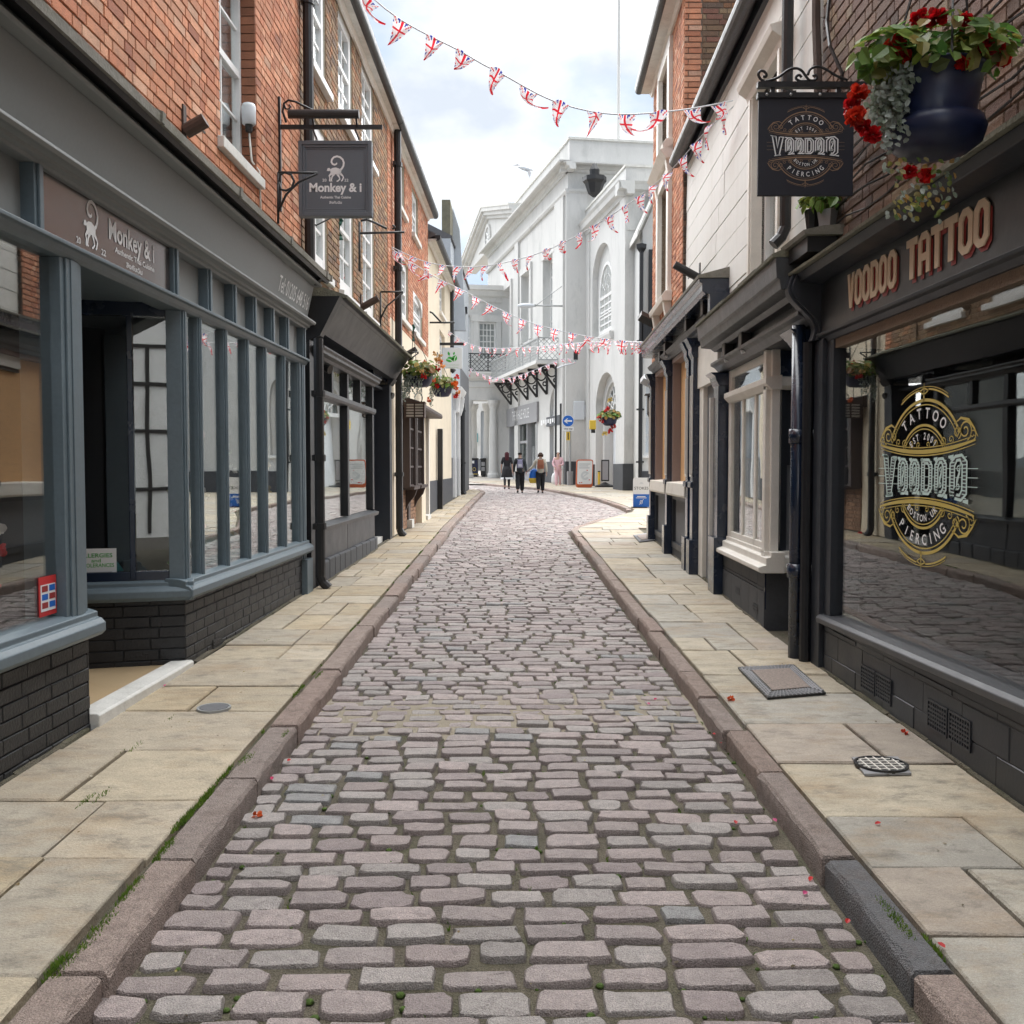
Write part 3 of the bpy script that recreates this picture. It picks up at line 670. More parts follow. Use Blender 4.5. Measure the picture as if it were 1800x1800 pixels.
# rail, clerestory, fascia and cornice
z_rail = FL.z(311, 517, .05); z_rb = z_rail - .075
z_cl = FL.z(322, 449, .0); z_m = FL.z(322, 409, .11); z_f1 = FL.z(322, 313, .1); z_b1 = FL.z(322, 280, .15); z_l0 = FL.z(322, 255, .26); z_l1 = FL.z(322, 238, .27)
EN = 10.62
MB().prism(FL, [(-.14, z_rb), (.0, z_rb), (.02, z_rb + .02), (.035, z_rail - .03), (.055, z_rail - .025), (.055, z_rail - .004), (-.02, z_rail), (-.14, z_rail)], -5, EN).obj('transom_rail', M['slate'], b1, bevel=.004)
MB().prism(FL, [(-.12, z_cl), (.02, z_cl), (.025, z_cl + .02), (.05, z_cl + .025), (.055, z_cl + .045), (.085, z_cl + .05), (.105, z_m - .035), (.12, z_m - .018), (.115, z_m), (.06, z_m + .012), (-.12, z_m + .012)], -5, EN + .02).obj('moulding', M['fasciag'], b1, bevel=.004)
MB().prism(FL, [(-.12, z_m + .013), (.02, z_m + .013), (.10, z_f1), (-.12, z_f1)], -5, EN).obj('fascia', M['fasciag'], b1)
MB().prism(FL, [(-.12, z_f1), (.17, z_f1 + .003), (.185, z_f1 + .02), (.135, z_b1), (-.12, z_b1)], -5, EN + .05).obj('cornice_band', M['fasciag'], b1, bevel=.005)
MB().prism(FL, [(-.12, z_b1), (.15, z_b1 + .002), (.18, z_b1 + .03), (.235, z_l0 - .03), (.25, z_l0), (-.12, z_l0)], -5, EN + .08).obj('cornice', M['blackp'], b1)
ld = MB(); a = -5.0
while a < EN:
    e = min(a + 1.55, EN + .1); ld.prism(FL, [(-.0, z_l0 + .004), (.27, z_l0 + .001), (.275, z_l1), (.0, z_l1 + .11)], a, e - .012).prism(FL, [(.0, z_l1), (.283, z_l0), (.288, z_l1 + .012), (.0, z_l1 + .128)], e - .05, e); a = e
ld.obj('lead_flashing', M['lead'], b1)
tubeobj('cable', [FL.p(s, .012 + .01 * math.sin(s * 5), z_l1 + .19 + .03 * math.sin(s * 3.1) - .012 * (s - 6)) for s in [3 + .2 * i for i in range(38)]], .011, 'iron', b1, 6)
# clerestory stiles and panels
stiles = [4.86, 6.72, 7.42, 8.04, 8.62, 9.22, 9.78, 10.5]
for st in [-4, -1.2, 1.6, 3.2] + stiles: MB().box(FL, st - .045, st + .045, -.06, .02, z_rail, z_cl).box(FL, st - .02, st + .02, .02, .035, z_rail, z_cl).obj('clerestory_stile', M['slate'], b1, bevel=.004)
al = [-4, -1.2, 1.6, 3.2] + stiles
for a, c in zip(al, al[1:]):
    if abs(a - 4.86) < .01:
        pn = box(FL, a + .045, c - .045, -.05, -.008, z_rail, z_cl).obj('transom_sign_panel', pmat('brown_gloss', (.045, .035, .033), .12, .1, 3, .0, 30, coat=.8), b1); sgn_s = (a + c) / 2
    else: box(FL, a + .045, c - .045, -.07, -.05, z_rail, z_cl).obj('clerestory_panel', M['fasciag'], b1)
# uprights of the bay, widths read from the photograph
mull = [FL.s(u, 800, .0) for u in (353, 398, 436, 467, 500)] + [10.3]
mu = MB()
def post(m, s, wd, z0, z1, dp=.07):
    m.box(FL, s - wd / 2, s + wd / 2, -dp, .0, z0, z1).box(FL, s - wd * .32, s + wd * .32, .0, .012, z0, z1).box(FL, s - wd * .14, s + wd * .14, .012, .018, z0, z1)
for s in mull:
    q = MB(); post(q, s, .08, z_sill + .03, z_rb); q.obj('mullion', M['slate'], b1, bevel=.004)
q = MB(); post(q, S1 + .05, .11, z_sill + .03, z_rb); q.box(FR_, .0, .1, -.09, .008, z_sill + .03, z_rb); q.obj('corner_post', M['slate'], b1, bevel=.004)
q = MB(); post(q, 10.5, .2, -.02, z_rb, .2); q.box(FL, 10.38, 10.64, -.2, .06, -.05, .62); q.obj('pilaster', M['slate'], b1, bevel=.006)
q = MB(); post(q, SB0 - .13, .24, z_sill + .03, z_rb, .22); q.obj('pilaster', M['slate'], b1, bevel=.006)
q = MB(); post(q, 1.4, .1, z_sill + .03, z_rb); q.obj('mullion', M['slate'], b1, bevel=.004)
edges = [S1 + .1] + mull + [10.42]
for a, c in zip(edges, edges[1:]): box(FL, a + .03, c - .03, -.036, -.030, z_sill + .02, z_rb).obj('shop_window_pane', M['rglass'], b1)
box(FL, -4.5, SB0 - .24, -.06, -.054, z_sill + .02, z_rb).obj('shop_window_pane', M['rglass'], b1)
# return window and the recess behind it
zr1 = FL.z(300, 545, 0)
pm0, pm1 = FR_.s(236, 800, -.03), FR_.s(226, 800, -.03)
q = MB().box(FR_, .1, 1.45, -.09, -.01, zr1 - .02, z_rail - .002).box(FR_, pm0, pm1, -.09, .004, z_sill + .05, zr1 - .02).box(FR_, .1, 1.4, -.09, -.005, z_sill + .03, z_sill + .1).box(FR_, 1.36, 1.46, -.09, .004, z_sill + .03, zr1)
q.obj('return_frame', M['navy'], b1, bevel=.004)
box(FR_, .1, pm0, -.05, -.044, z_sill + .1, zr1 - .02).obj('shop_window_pane', M['rglass'], b1)
box(FR_, pm1, 1.36, -.05, -.044, z_sill + .1, zr1 - .02).obj('shop_window_pane', M['rglass'], b1)
box(FL, SB0 - .02, S1 + .25, -1.5, -.02, z_rail - .03, z_rail - .012).obj('recess_ceiling', M['slate'], b1)
box(FL, SB0 - .1, SB0, -1.4, -.25, z_sill, z_rail - .03).obj('recess_side', M['charcoal'], b1)
dr = box(FL, SB0, S1 + .3, -1.56, -1.5, 0, 2.7).obj('door', M['navy'], b1)
box(FL, SB0 + .25, S1 - .15, -1.5, -1.49, .9, 2.1).obj('pane', M['rglass'], dr)
zt_ = gz(6, KERB)
box(FL, SB0 - .02, S1 + .1, -1.5, -.10, zt_ - .05, zt_ + .035).obj('threshold_floor', pmat('buff_tile', (.46, .34, .2), .6, .1, 2, .05, 60, stain=(.4, .26, .12), stain_amt=.5), b1)
MB().prism(FL, [(-.1, zt_ - .08), (.05, zt_ - .08), (.05, zt_ + .05), (.035, zt_ + .06), (-.1, zt_ + .06)], SB0 + .0, S1 + .02).obj('doorstep', M['stonesill'], b1, bevel=.006)
# dark dining room behind the glass
def room(F, par, s0, s1, o0, o1, z0, z1, mat, name='interior'):
    m = MB(); t = .04
    m.box(F, s0, s1, o0 - t, o0, z0, z1).box(F, s0 - t, s0, o0, o1, z0, z1).box(F, s1, s1 + t, o0, o1, z0, z1).box(F, s0, s1, o0, o1, z0 - t, z0).box(F, s0, s1, o0, o1, z1, z1 + t)
    return m.obj(name, M[mat], par)
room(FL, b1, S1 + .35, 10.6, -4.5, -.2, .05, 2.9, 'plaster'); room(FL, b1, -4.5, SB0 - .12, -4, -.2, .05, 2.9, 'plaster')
MB().prism(FL, [(-.3, 0), (-.3, 3.6), (-6, 3.6), (-6, 0)], -7, -6.9).obj('gable_wall', M['mortar'], b1)
MB().prism(FL, [(.3, 8.6), (.3, 8.68), (-4, 11), (-8, 8.6)], -7, 10.9).obj('roof', M['tile'], b1)
# street number lettering on the fascia
can = math.atan2(.08, z_f1 - z_m)
def fas(x, y, d=0): s = 9.92 + x; zz = (z_m + z_f1) / 2 - .02 + y; o = .02 + .08 * (zz - z_m) / (z_f1 - z_m) + .004 + d; return FL.p(s, o, zz)
m = MB(); put_text(m, 'Tel: 01205 648 516', fas, 0, -.06, 1.22, .145, .004); m.obj('telephone_lettering', M['wht'], b1)
# monkey emblem made of an outline body, limbs and a curled tail
def emblem(m, fm, k, dep=0.0, sx=1.0):
    f = lambda x, y, d=0: fm(x * k * sx, y * k, d + dep)
    tail = [(.30, -.02)]
    tail = [(.20, .02), (.29, .10), (.36, .22), (.38, .36), (.33, .50), (.22, .60), (.08, .64), (-.06, .60), (-.15, .50), (-.17, .39), (-.12, .30), (-.03, .27), (.05, .30), (.07, .36)]
    m.strip(tail, [.10] + [.085] * 11 + [.07, .05], f)
    body = [(-.24, .06), (-.13, .13), (.03, .15), (.18, .10), (.27, .0), (.25, -.11), (.14, -.18), (.02, -.15), (-.12, -.17), (-.21, -.09)]
    m.add([f(x, y) for x, y in body], [tuple(range(len(body)))])
    m.add([f(-.29 + .075 * math.cos(2 * math.pi * i / 10), .06 + .07 * math.sin(2 * math.pi * i / 10)) for i in range(10)], [tuple(range(10))])
    m.add([f(-.36, .07), f(-.38, .0), f(-.30, -.01)], [(0, 1, 2)])
    for leg in ([(-.17, -.12), (-.28, -.22), (-.24, -.30), (-.26, -.44), (-.21, -.46)], [(-.08, -.14), (-.16, -.24), (-.20, -.33), (-.24, -.36)][:0] or [(-.06, -.14), (-.14, -.25), (-.19, -.42), (-.14, -.46)],
                [(.10, -.15), (.17, -.27), (.20, -.36), (.10, -.45), (.05, -.45)], [(.20, -.10), (.33, -.22), (.36, -.28), (.30, -.42), (.25, -.45)]):
        m.strip(leg, [.12] + [.06] * (len(leg) - 2) + [.045], f)
m = MB(); fm = wall_map(FL, sgn_s, (z_rail + z_cl) / 2, -.005)
ta, tb = FL.s(193, 405) - sgn_s, FL.s(272, 440) - sgn_s; ec = FL.s(161, 395) - sgn_s; emblem(m, lambda x, y, d=0: fm(x + ec, y + .0, d), .23)
tm = (ta + tb) / 2; put_text(m, 'Monkey & i', fm, tm, .0, tb - ta, .115, .02); put_text(m, 'Authentic Thai Cuisine', fm, tm + .04, -.062, .60, .034, .01); put_text(m, 'ลิงกับฉัน', fm, tm + .02, -.118, .24, .034, .01)
put_text(m, '20', fm, ec - .15, -.115, .05, .034, .01); put_text(m, '22', fm, ec + .16, -.115, .06, .034, .01)
m.obj('lettering', M['wht'], pn)
# pictures and display in the windows
ps, pz_ = FR_.hit(169, 994, -.03); o = MB().box(FR_, ps - .13, ps + .13, -.034, -.03, pz_ - .115, pz_ + .115).obj('allergy_poster', M['board2']); tag(o, 'white poster about allergies inside the entrance window of the restaurant', 'poster')
fm = lambda x, y, d=0: FR_.p(ps - x, -.028 + d, pz_ + y)
WL[o.name] = Vector((0, 0, 0)); m = MB(); put_text(m, 'ALLERGIES', fm, 0, .055, .21, .028, .012); put_text(m, 'and', fm, 0, .022, .06, .024, .01); put_text(m, 'INTOLERANCES', fm, 0, -.012, .23, .026, .012); m.obj('lettering', M['green'], o)
m = MB()
for i in range(3): m.add([fm(-.1, -.045 - .02 * i), fm(.1 - .03 * i, -.045 - .02 * i), fm(.1 - .03 * i, -.05 - .02 * i), fm(-.1, -.05 - .02 * i)], [(0, 1, 2, 3)])
m.obj('small_print', M['grey'], o)
zc = FL.z(112, 1040, -.045); sc_ = SB0 - .30
o = box(FL, sc_ - .14, sc_ + .04, -.052, -.048, zc - .1, zc + .1).obj('card_sticker', M['red']); WL[o.name] = Vector((0, 0, 0)); tag(o, 'red sticker with card symbols on the near restaurant window', 'sticker')
box(FL, sc_ - .125, sc_ + .025, -.048, -.046, zc - .075, zc + .06).obj('white_panel', M['board2'], o)
for i in range(3):
    for j in range(2): box(FL, sc_ - .115 + .075 * j, sc_ - .055 + .075 * j, -.046, -.045, zc - .06 + .042 * i, zc - .03 + .042 * i).obj('card_symbol', M['blue' if (i + j) % 2 else 'redl'], o)
def leaf_quad(m, p, sz, nrm, col, rr=R_):
    """a leaf: two rounded halves folded along the midrib"""
    a = Vector((rr.uniform(-1, 1), rr.uniform(-1, 1), rr.uniform(-1, 1))).normalized(); t = nrm.cross(a).normalized(); b = nrm.cross(t); f = nrm * sz * .12
    m.add([p - t * sz * .5, p - t * sz * .25 + b * sz * .30 + f, p + t * sz * .2 + b * sz * .32 + f, p + t * sz * .55, p + t * sz * .2 - b * sz * .32 + f, p - t * sz * .25 - b * sz * .30 + f], [(0, 1, 2, 3), (0, 3, 4, 5)], col)
def blossom(m, p, r, col, n=14, rr=R_):
    """ruffled double flower: overlapping rounded petals"""
    for i in range(n):
        d = Vector((rr.uniform(-1, 1), rr.uniform(-1, 1), rr.uniform(-.8, 1))).normalized(); f = rr.uniform(.6, 1.2); q = rr.uniform(.5, 1.0)
        a = Vector((rr.uniform(-1, 1), rr.uniform(-1, 1), rr.uniform(-1, 1))).normalized(); t = d.cross(a).normalized(); b = d.cross(t); c = tuple(x * f for x in col); e = p + d * r * .45 * q
        s = r * .42
        m.add([p + d * r * .1, e + t * s * .8, e + d * s * .9 + t * s * .55 + b * s * .15, e + d * s * 1.15 + b * s * .3, e + d * s * .9 - t * s * .55 + b * s * .15, e - t * s * .8], [(0, 1, 2, 3), (0, 3, 4, 5)], c)
def garland(s, o, ztop, zbot, label, cols, F=FL):
    t = thing('flower_garland', label, 'garland', F.p(s, o, ztop), 'flower garlands in the restaurant window')
    m = MB(); fl = []; n = int((ztop - zbot) / .05)
    tubeobj('stem', [F.p(s + .02 * math.sin(i), o, ztop - (ztop - zbot) * i / 12) for i in range(13)], .006, 'leaf', t, 5)
    for i in range(n * 3):
        p = F.p(s + R_.uniform(-.06, .06), o + R_.uniform(-.05, .03), zbot + R_.random() * (ztop - zbot)); leaf_quad(m, p, R_.uniform(.04, .075), Vector((1, R_.uniform(-1, 1), R_.uniform(-.5, 1))).normalized(), R_.choice([(.05, .12, .03), (.08, .17, .05), (.16, .24, .1)]))
    m.obj('foliage', M['leaf'], t, recalc=False)
    for i in range(max(2, n // 5)):
        q = MB(); blossom(q, F.p(s + R_.uniform(-.05, .05), o + .03, zbot + R_.random() * (ztop - zbot)), R_.uniform(.045, .075), R_.choice(cols)); q.obj('flower', M['petal'], t, recalc=False)
WHT, PNK, RED, YEL, ORG = (.75, .72, .66), (.55, .2, .25), (.62, .015, .012), (.66, .5, .16), (.7, .13, .02)
garland(7.15, -.16, 1.75, .75, 'garland of white flowers inside the bay beside the entrance corner', [WHT])
garland(7.72, -.2, 2.0, .8, 'garland of pink flowers in the second pane of the bay', [PNK, WHT])
garland(8.5, -.2, 1.8, .8, 'garland of pink and white flowers in the middle of the bay', [PNK, WHT])
garland(9.55, -.18, 2.1, .8, 'garland of white flowers with yellow leaves at the far end of the bay', [WHT, YEL])
garland(4.72, -.2, 1.6, .85, 'garland of red flowers in the near restaurant window', [RED, WHT])
t = thing('fairy_lights', 'unlit string of fairy lights hanging in the entrance recess', 'fairy lights', FR_.p(.9, -.3, 2.6))
MB().tube([FR_.p(.85 + .03 * math.sin(i * 1.3), -.12, 2.6 - .07 * i) for i in range(13)], .006, 5).obj('cable', M['cream'], t)
m = MB()
for i in range(2, 13, 2): m.tube([FR_.p(.85 + .03 * math.sin(i * 1.3), -.12, 2.6 - .07 * i), FR_.p(.85 + .03 * math.sin(i * 1.3) + .05, -.12, 2.58 - .07 * i)], .006, 5)
m.obj('bulb', M['cream'], t)
def bench(s, o, ln, label):
    t = thing('bench_seat', label, 'bench', FL.p(s, o, .3), 'teal benches inside the restaurant')
    c = MB(); 
    for i in range(3): c.prism(FL, [(o + .0, .45 + .17 * i), (o + .22 - .03 * i, .43 + .17 * i), (o + .26 - .03 * i, .50 + .17 * i), (o + .2 - .03 * i, .58 + .17 * i), (o, .6 + .17 * i)], s - ln / 2, s + ln / 2)
    c.obj('backrest', M['teal'], t, bevel=.02); box(FL, s - ln / 2, s + ln / 2, o - .5, o + .24, .1, .44).obj('seat', M['teal'], t, bevel=.03)
bench(7.7, -.75, 1.3, 'teal buttoned bench inside the bay by the entrance'); bench(9.6, -.8, 1.4, 'teal bench further inside the restaurant bay')
# ---- things fixed to the restaurant wall
def uplight(name, F, u, v, ln, label, mat='rust', up=.55):
    s, z = F.hit(u, v, .0); t = thing(name, label, 'spotlight', F.p(s, .0, z), 'tube spotlights on the walls')
    box(F, s - .03, s + .03, .0, .014, z - .13, z + .12).obj('back_plate', M[mat], t)
    d = F.n * 1 + UP * up; d.normalize()
    m = MB().tube([F.p(s, .015, z - .06), F.p(s, .015, z - .06) + d * ln], .05, 12)
    m.obj('tube', M[mat], t); tubeobj('clip', [F.p(s, .1, z), F.p(s + .04, .14, z - .06)], .008, 'steel', t, 5)
uplight('spotlight', FL, 322, 216, .16, 'brown tube spotlight on the red brick wall above the restaurant')
uplight('spotlight', FL, 634, 533, .27, 'rusty tube spotlight above the black shopfront fascia')
uplight('spotlight', FL, 708, 620, .28, 'black tube spotlight on the cream wall above the flower basket', 'iron')
uplight('spotlight', F2, 1231, 480, .34, 'black tube spotlight on the off white boarded wall', 'iron')
t = thing('alarm_box', 'white cylindrical alarm sounder beside the upper window of the red brick wall', 'alarm', FL.p(8.80, -.03, FL.z(448, 200)))
zz = FL.z(448, 200)
MB().lathe(FL.p(8.76, -.05, zz - .1), [(.05, 0), (.06, .012), (.062, .15), (.052, .178), (.02, .19)], 16).obj('body', M['plastic'], t, smooth=True)
MB().lathe(FL.p(8.76, -.05, zz - .16), [(.03, 0), (.035, .06)], 10).obj('base', M['iron'], t); tubeobj('cable', [FL.p(8.8, -.06, zz - .16), FL.p(8.8, -.04, zz - .4), FL.p(8.86, .01, zz - .47), FL.p(8.9, .012, zz - 1.0)], .009, 'cream', t, 6)

# ---- hanging sign of the restaurant ------------------------------------------
def hang_frame(u, v, y): P = at_y(u, v, y); return P
YS = 9.6                                         # the sign hangs across the pavement at this distance
def pxs(u, v, y=YS): return at_y(u, v, y)
t = thing('hanging_sign', 'dark slate hanging sign with a white long tailed animal emblem above the restaurant', 'hanging sign', pxs(590, 300))
a, c = pxs(526, 250), pxs(655, 382); x0, x1, z1, z0 = a.x, c.x, a.z, c.z
box(W, x0, x1, YS - .03, YS + .03, z0, z1).obj('panel', M['signg'], t)
fr = MB(); e = .0
for k, (ww, dd) in enumerate(((.035, .052), (.06, .042), (.075, .036))):
    a0 = e; b0 = ww
    for sg in (-1, 1):
        ya, yb = (YS - dd, YS - .03) if sg < 0 else (YS + .03, YS + dd)
        fr.box(W, x0 + a0, x0 + b0, ya, yb, z0 + a0, z1 - a0).box(W, x1 - b0, x1 - a0, ya, yb, z0 + a0, z1 - a0).box(W, x0 + b0, x1 - b0, ya, yb, z0 + a0, z0 + b0).box(W, x0 + b0, x1 - b0, ya, yb, z1 - b0, z1 - a0)
    e = ww + .002
fr.obj('frame', M['signg'], t, bevel=.004)
cx = (x0 + x1) / 2; hgt = z1 - z0; fm = lambda x, y, d=0: Vector((cx + x, YS - .033 - d, z0 + hgt * .5 + y))
m = MB(); emblem(m, lambda x, y, d=0: fm(x, y + .075, d), .215); m.obj('animal_emblem', M['wht'], t)
m = MB(); put_text(m, 'Monkey & i', fm, 0.0, -.12, .50, .082, .034); put_text(m, 'Authentic Thai Cuisine', fm, 0, -.185, .295, .024, .02); put_text(m, 'ลิงกับฉัน', fm, 0, -.235, .12, .026, .02)
put_text(m, '20', fm, -.105, -.025, .04, .026, .012); put_text(m, '22', fm, .105, -.025, .04, .026, .012); m.obj('lettering', M['wht'], t)
br_ = thing('sign_bracket', 'black iron bracket with scroll and trough light holding the slate restaurant sign', 'bracket', pxs(500, 225))
q0, q1 = pxs(497, 223), pxs(672, 224)
wx = FL.p(YS, 0, 0).x
m = MB().box(W, wx, q1.x, YS - .012, YS + .012, q0.z - .022, q0.z + .018).box(W, wx, wx + .02, YS - .02, YS + .02, q0.z - .8, q0.z + .28)
m.obj('arm', M['iron'], br_)
sc = [(.02, .02)]; zq = q0.z
pts = [pxs(u, v) for u, v in ((503, 215), (497, 196), (499, 182), (507, 176), (520, 179), (560, 199))]
pts2 = [pxs(u, v) for u, v in ((499, 182), (502, 191), (507, 192), (511, 188), (508, 184))]
MB().tube(pts, .011, 6).tube(pts2, .009, 6).obj('scroll', M['iron'], br_, smooth=True)
la, lb = pxs(511, 207), pxs(634, 207)
MB().tube([Vector((la.x, YS - .1, la.z)), Vector((lb.x, YS - .1, lb.z))], .042, 12).obj('trough_light', M['iron'], br_)
lm = MB()
for u in (552, 628): P = pxs(u, 225); Q = pxs(u - 4, 210); lm.tube([P, Vector((P.x, YS - .07, Q.z))], .01, 6)
for u in (548, 622):
    P = pxs(u, 228)
    for k in range(3): lm.tube([Vector((P.x + .012 * k + .015, YS, P.z - .03 * k)), Vector((P.x + .012 * k + .025, YS, P.z - .03 * k - .035))], .008, 6)
lm.obj('chain', M['iron'], br_)
def light_bracket(name, pts_list, y, label, r=.011, mat='iron'):
    t = thing(name, label, 'bracket', at_y(*pts_list[0][0], y), 'old iron brackets on the left hand walls')
    for ps in pts_list: tubeobj('bar', [at_y(u, v, y) for u, v in ps], r, mat, t, 6)
    return t
light_bracket('sign_bracket', [[(489, 303), (489, 393)], [(489, 303), (558, 304)], [(489, 372), (503, 342), (525, 320), (558, 305)], [(490, 320), (494, 333), (503, 335), (513, 330), (517, 318), (512, 307), (500, 303), (492, 308), (490, 320)]], 8.9, 'empty curved iron bracket in front of the slate restaurant sign')
light_bracket('sign_bracket', [[(632, 410), (711, 408)], [(632, 390), (632, 477)], [(634, 388), (645, 386), (660, 392), (680, 402)], [(690, 403), (694, 399), (690, 396)]], 13.6, 'straight empty iron arm between the brown brick windows', .016)
light_bracket('sign_bracket', [[(669, 513), (709, 513)], [(669, 513), (669, 600)], [(669, 560), (680, 538), (709, 514)]], 15.9, 'small curved iron bracket beside the downpipe', .014)
light_bracket('sign_bracket', [[(749, 567), (799, 567)], [(775, 566), (760, 550), (750, 546)]], 24.0, 'straight iron arm on the cream upper wall', .022)
tubeobj('wire_loop', [at_y(u, v, 10.6) for u, v in ((545, 392), (556, 396), (566, 391), (580, 384))], .008, 'iron', br_)

# ---- brown brick house with the black shop ------------------------------------
b2 = thing('black_shop_building', 'brown brick house with white sash windows over a black shopfront', 'building', FL.p(14, 0, 0))
E2 = 17.1; ZE = 7.55
h2 = [(10.98, 11.86, 3.86, 5.5), (12.62, 13.62, 3.86, 5.5), (14.36, 15.42, 3.86, 5.5), (10.95, 11.86, 6.05, 7.4), (12.62, 13.62, 6.1, 7.42), (14.36, 15.42, 6.2, 7.45)]
m = MB(); wall_holes(m, FL, 10.52, E2, 3.2, ZE, -.4, -.012, h2); m.obj('wall', M['lmortar'], b2)
lay(brickwork(FL, 10.52, E2 - .24, 3.4, ZE, 0, h2, BRNP, rng=random.Random(5)), FL, M['redbrick'], b2, 0)
lay(brickwork(FL, E2 - .24, E2, 3.4, ZE, .006, [], REDP, ln=.23, rng=random.Random(6)), FL, M['redbrick'], b2, 0)
for h in h2: sash(FL, b2, h[0], h[1], h[2], h[3], -.03, 2, 4, .13, .035, 'white', 'glass', 'curtain', True, .07, 'white')
downpipe(FL, b2, 10.5, .09, 3.55, 8.2, .055); downpipe(FL, b2, 10.83, .1, pz(FL, 10.8), 3.0, .055, clips=[.95, 1.7, 2.4])
# canted black fascia
z0 = FL.z(560, 590, .05); za = FL.z(650, 640, .06)
ZF0, ZF1, ZF2 = FL.z(575, 592, .08), FL.z(575, 515, .28), FL.z(575, 497, .36)
A2, B2 = 11.0, E2 - .02
MB().prism(FL, [(-.1, ZF0), (.09, ZF0), (.30, ZF1), (-.1, ZF1)], A2, B2).obj('fascia', M['charcoal'], b2)
MB().prism(FL, [(-.1, ZF1), (.30, ZF1 + .002), (.32, ZF1 + .03), (.36, ZF1 + .05), (.38, ZF2), (-.1, ZF2)], A2, B2 + .05).obj('cornice', M['charcoal'], b2, bevel=.005)
MB().prism(FL, [(0, ZF2 + .002), (.39, ZF2 + .002), (.40, ZF2 + .03), (0, ZF2 + .16)], A2 - .05, B2 + .1).obj('lead_flashing', M['moldy'], b2)
ZM = FL.z(566, 620, .08)
MB().prism(FL, [(-.1, ZM - .05), (.02, ZM - .05), (.05, ZM - .02), (.1, ZM), (.1, ZM + .03), (.13, ZM + .05), (.13, ZM + .07), (-.1, ZM + .07)], A2, 15.25).obj('moulding', M['greywood'], b2, bevel=.004)
ZT = FL.z(568, 690, .0); ZS = FL.z(576, 922, .05)
SD = 15.25
q = MB().box(FL, A2 + .1, A2 + .24, -.1, .02, ZS - .6, ZM - .05); q.obj('pilaster', M['charcoal'], b2, bevel=.005)
MB().prism(FL, [(-.1, ZT - .06), (.02, ZT - .06), (.04, ZT - .03), (.04, ZT + .02), (-.1, ZT + .03)], A2 + .24, SD).obj('transom_rail', M['greywood'], b2, bevel=.004)
MB().prism(FL, [(-.1, ZS - .07), (.05, ZS - .07), (.06, ZS - .02), (-.1, ZS + .02)], A2 + .24, SD + .1).obj('sill', M['greywood'], b2, bevel=.004)
cuts = [A2 + .24, 12.1, 13.12, 14.1, SD - .06]
for x in cuts[1:]: box(FL, x - .05, x + .05, -.1, .0, ZT + .03, ZM - .05).obj('mullion', M['blackp'], b2, bevel=.004)
for x in (13.12, SD - .06): box(FL, x - .06, x + .06, -.1, .0, ZS + .02, ZT - .06).obj('mullion', M['blackp'], b2, bevel=.004)
for a, c in zip(cuts, cuts[1:]): box(FL, a + .05, c - .05, -.06, -.054, ZT + .03, ZM - .05).obj('shop_window_pane', M['rglass'], b2)
for a, c in ((A2 + .24, 13.06), (13.18, SD - .12)): box(FL, a, c, -.06, -.054, ZS + .02, ZT - .06).obj('shop_window_pane', M['rglass'], b2)
box(FL, A2 + .2, SD - .02, -.6, -.5, ZS - .1, ZM).obj('window_back', M['pale'], b2)  # pale reflection of the white wall opposite is put into this backing's colour
zg = pz(FL, 13)
for a, c in ((A2 + .24, 13.0), (13.02, SD)): box(FL, a, c, -.2, .0, zg + .22, ZS - .07).obj('stall_panel', M['charcoal'], b2, bevel=.004)
a = A2 + .1
while a < SD:
    e = min(a + R_.uniform(.3, .5), SD + .02); box(FL, a, e - .01, -.2, .05, zg - .1, zg + .22 + R_.uniform(-.01, .01)).obj('plinth_stone', M['plinth'], b2, bevel=.02); a = e
q = MB().box(FL, SD, SD + .02, -.9, -.0, 0, ZF0).box(FL, SD, B2 + .02, -.95, -.9, 0, ZF0 + .3); q.obj('doorway', M['navy'], b2)
box(FL, SD, B2 - .25, -.9, -.1, zg - .02, zg + .12).obj('doorstep', M['stonesill'], b2)
m = MB().box(FL, B2 - .3, B2 - .02, -.4, .03, 0, ZF0 - .1).prism(FL, [(0, ZF0 - .1), (.05, ZF0 - .1), (.12, ZF0), (0, ZF0)], B2 - .34, B2 + .02); m.obj('pilaster', M['charcoal'], b2, bevel=.006)
MB().prism(FL, [(-.05, ZF0 - .12), (.12, ZF0 - .06), (.34, ZF2), (-.05, ZF2)], A2 - .18, A2).obj('console', M['blackp'], b2)
MB().prism(FL, [(-.05, 0), (.0, 0), (.0, ZF2), (-.05, ZF2)], A2 - .16, A2 + .1).obj('party_pier', M['blackp'], b2)
# roof of the two brick houses: eaves, gutter, slates
def eaves(F, par, s0, s1, z, o=.16, rise=2.6, depth=4.5):
    box(F, s0, s1, -.02, o, z - .09, z - .05).obj('soffit', M['stonesill'], par); MB().prism(F, [(0, z - .15), (.03, z - .15), (.06, z - .09), (0, z - .09)], s0, s1).obj('eaves_moulding', M['cream'], par)
    gm = MB(); n = 8; pr = [(o + .02 + .07 * math.cos(a) , z - .03 + .07 * math.sin(a)) for a in [math.pi + math.pi * i / n for i in range(n + 1)]]
    gm.prism(F, pr + [(o + .09, z + .03), (o - .05, z + .03)], s0, s1); gm.obj('gutter', M['iron'], par)
    MB().prism(F, [(o - .02, z + .032), (o - .02, z + .07), (-depth, z + rise), (-depth, z - .2), (-.4, z - .2)], s0 + .01, s1 - .01).obj('roof', M['tile'], par)
eaves(FL, b2, 10.55, E2, ZE)
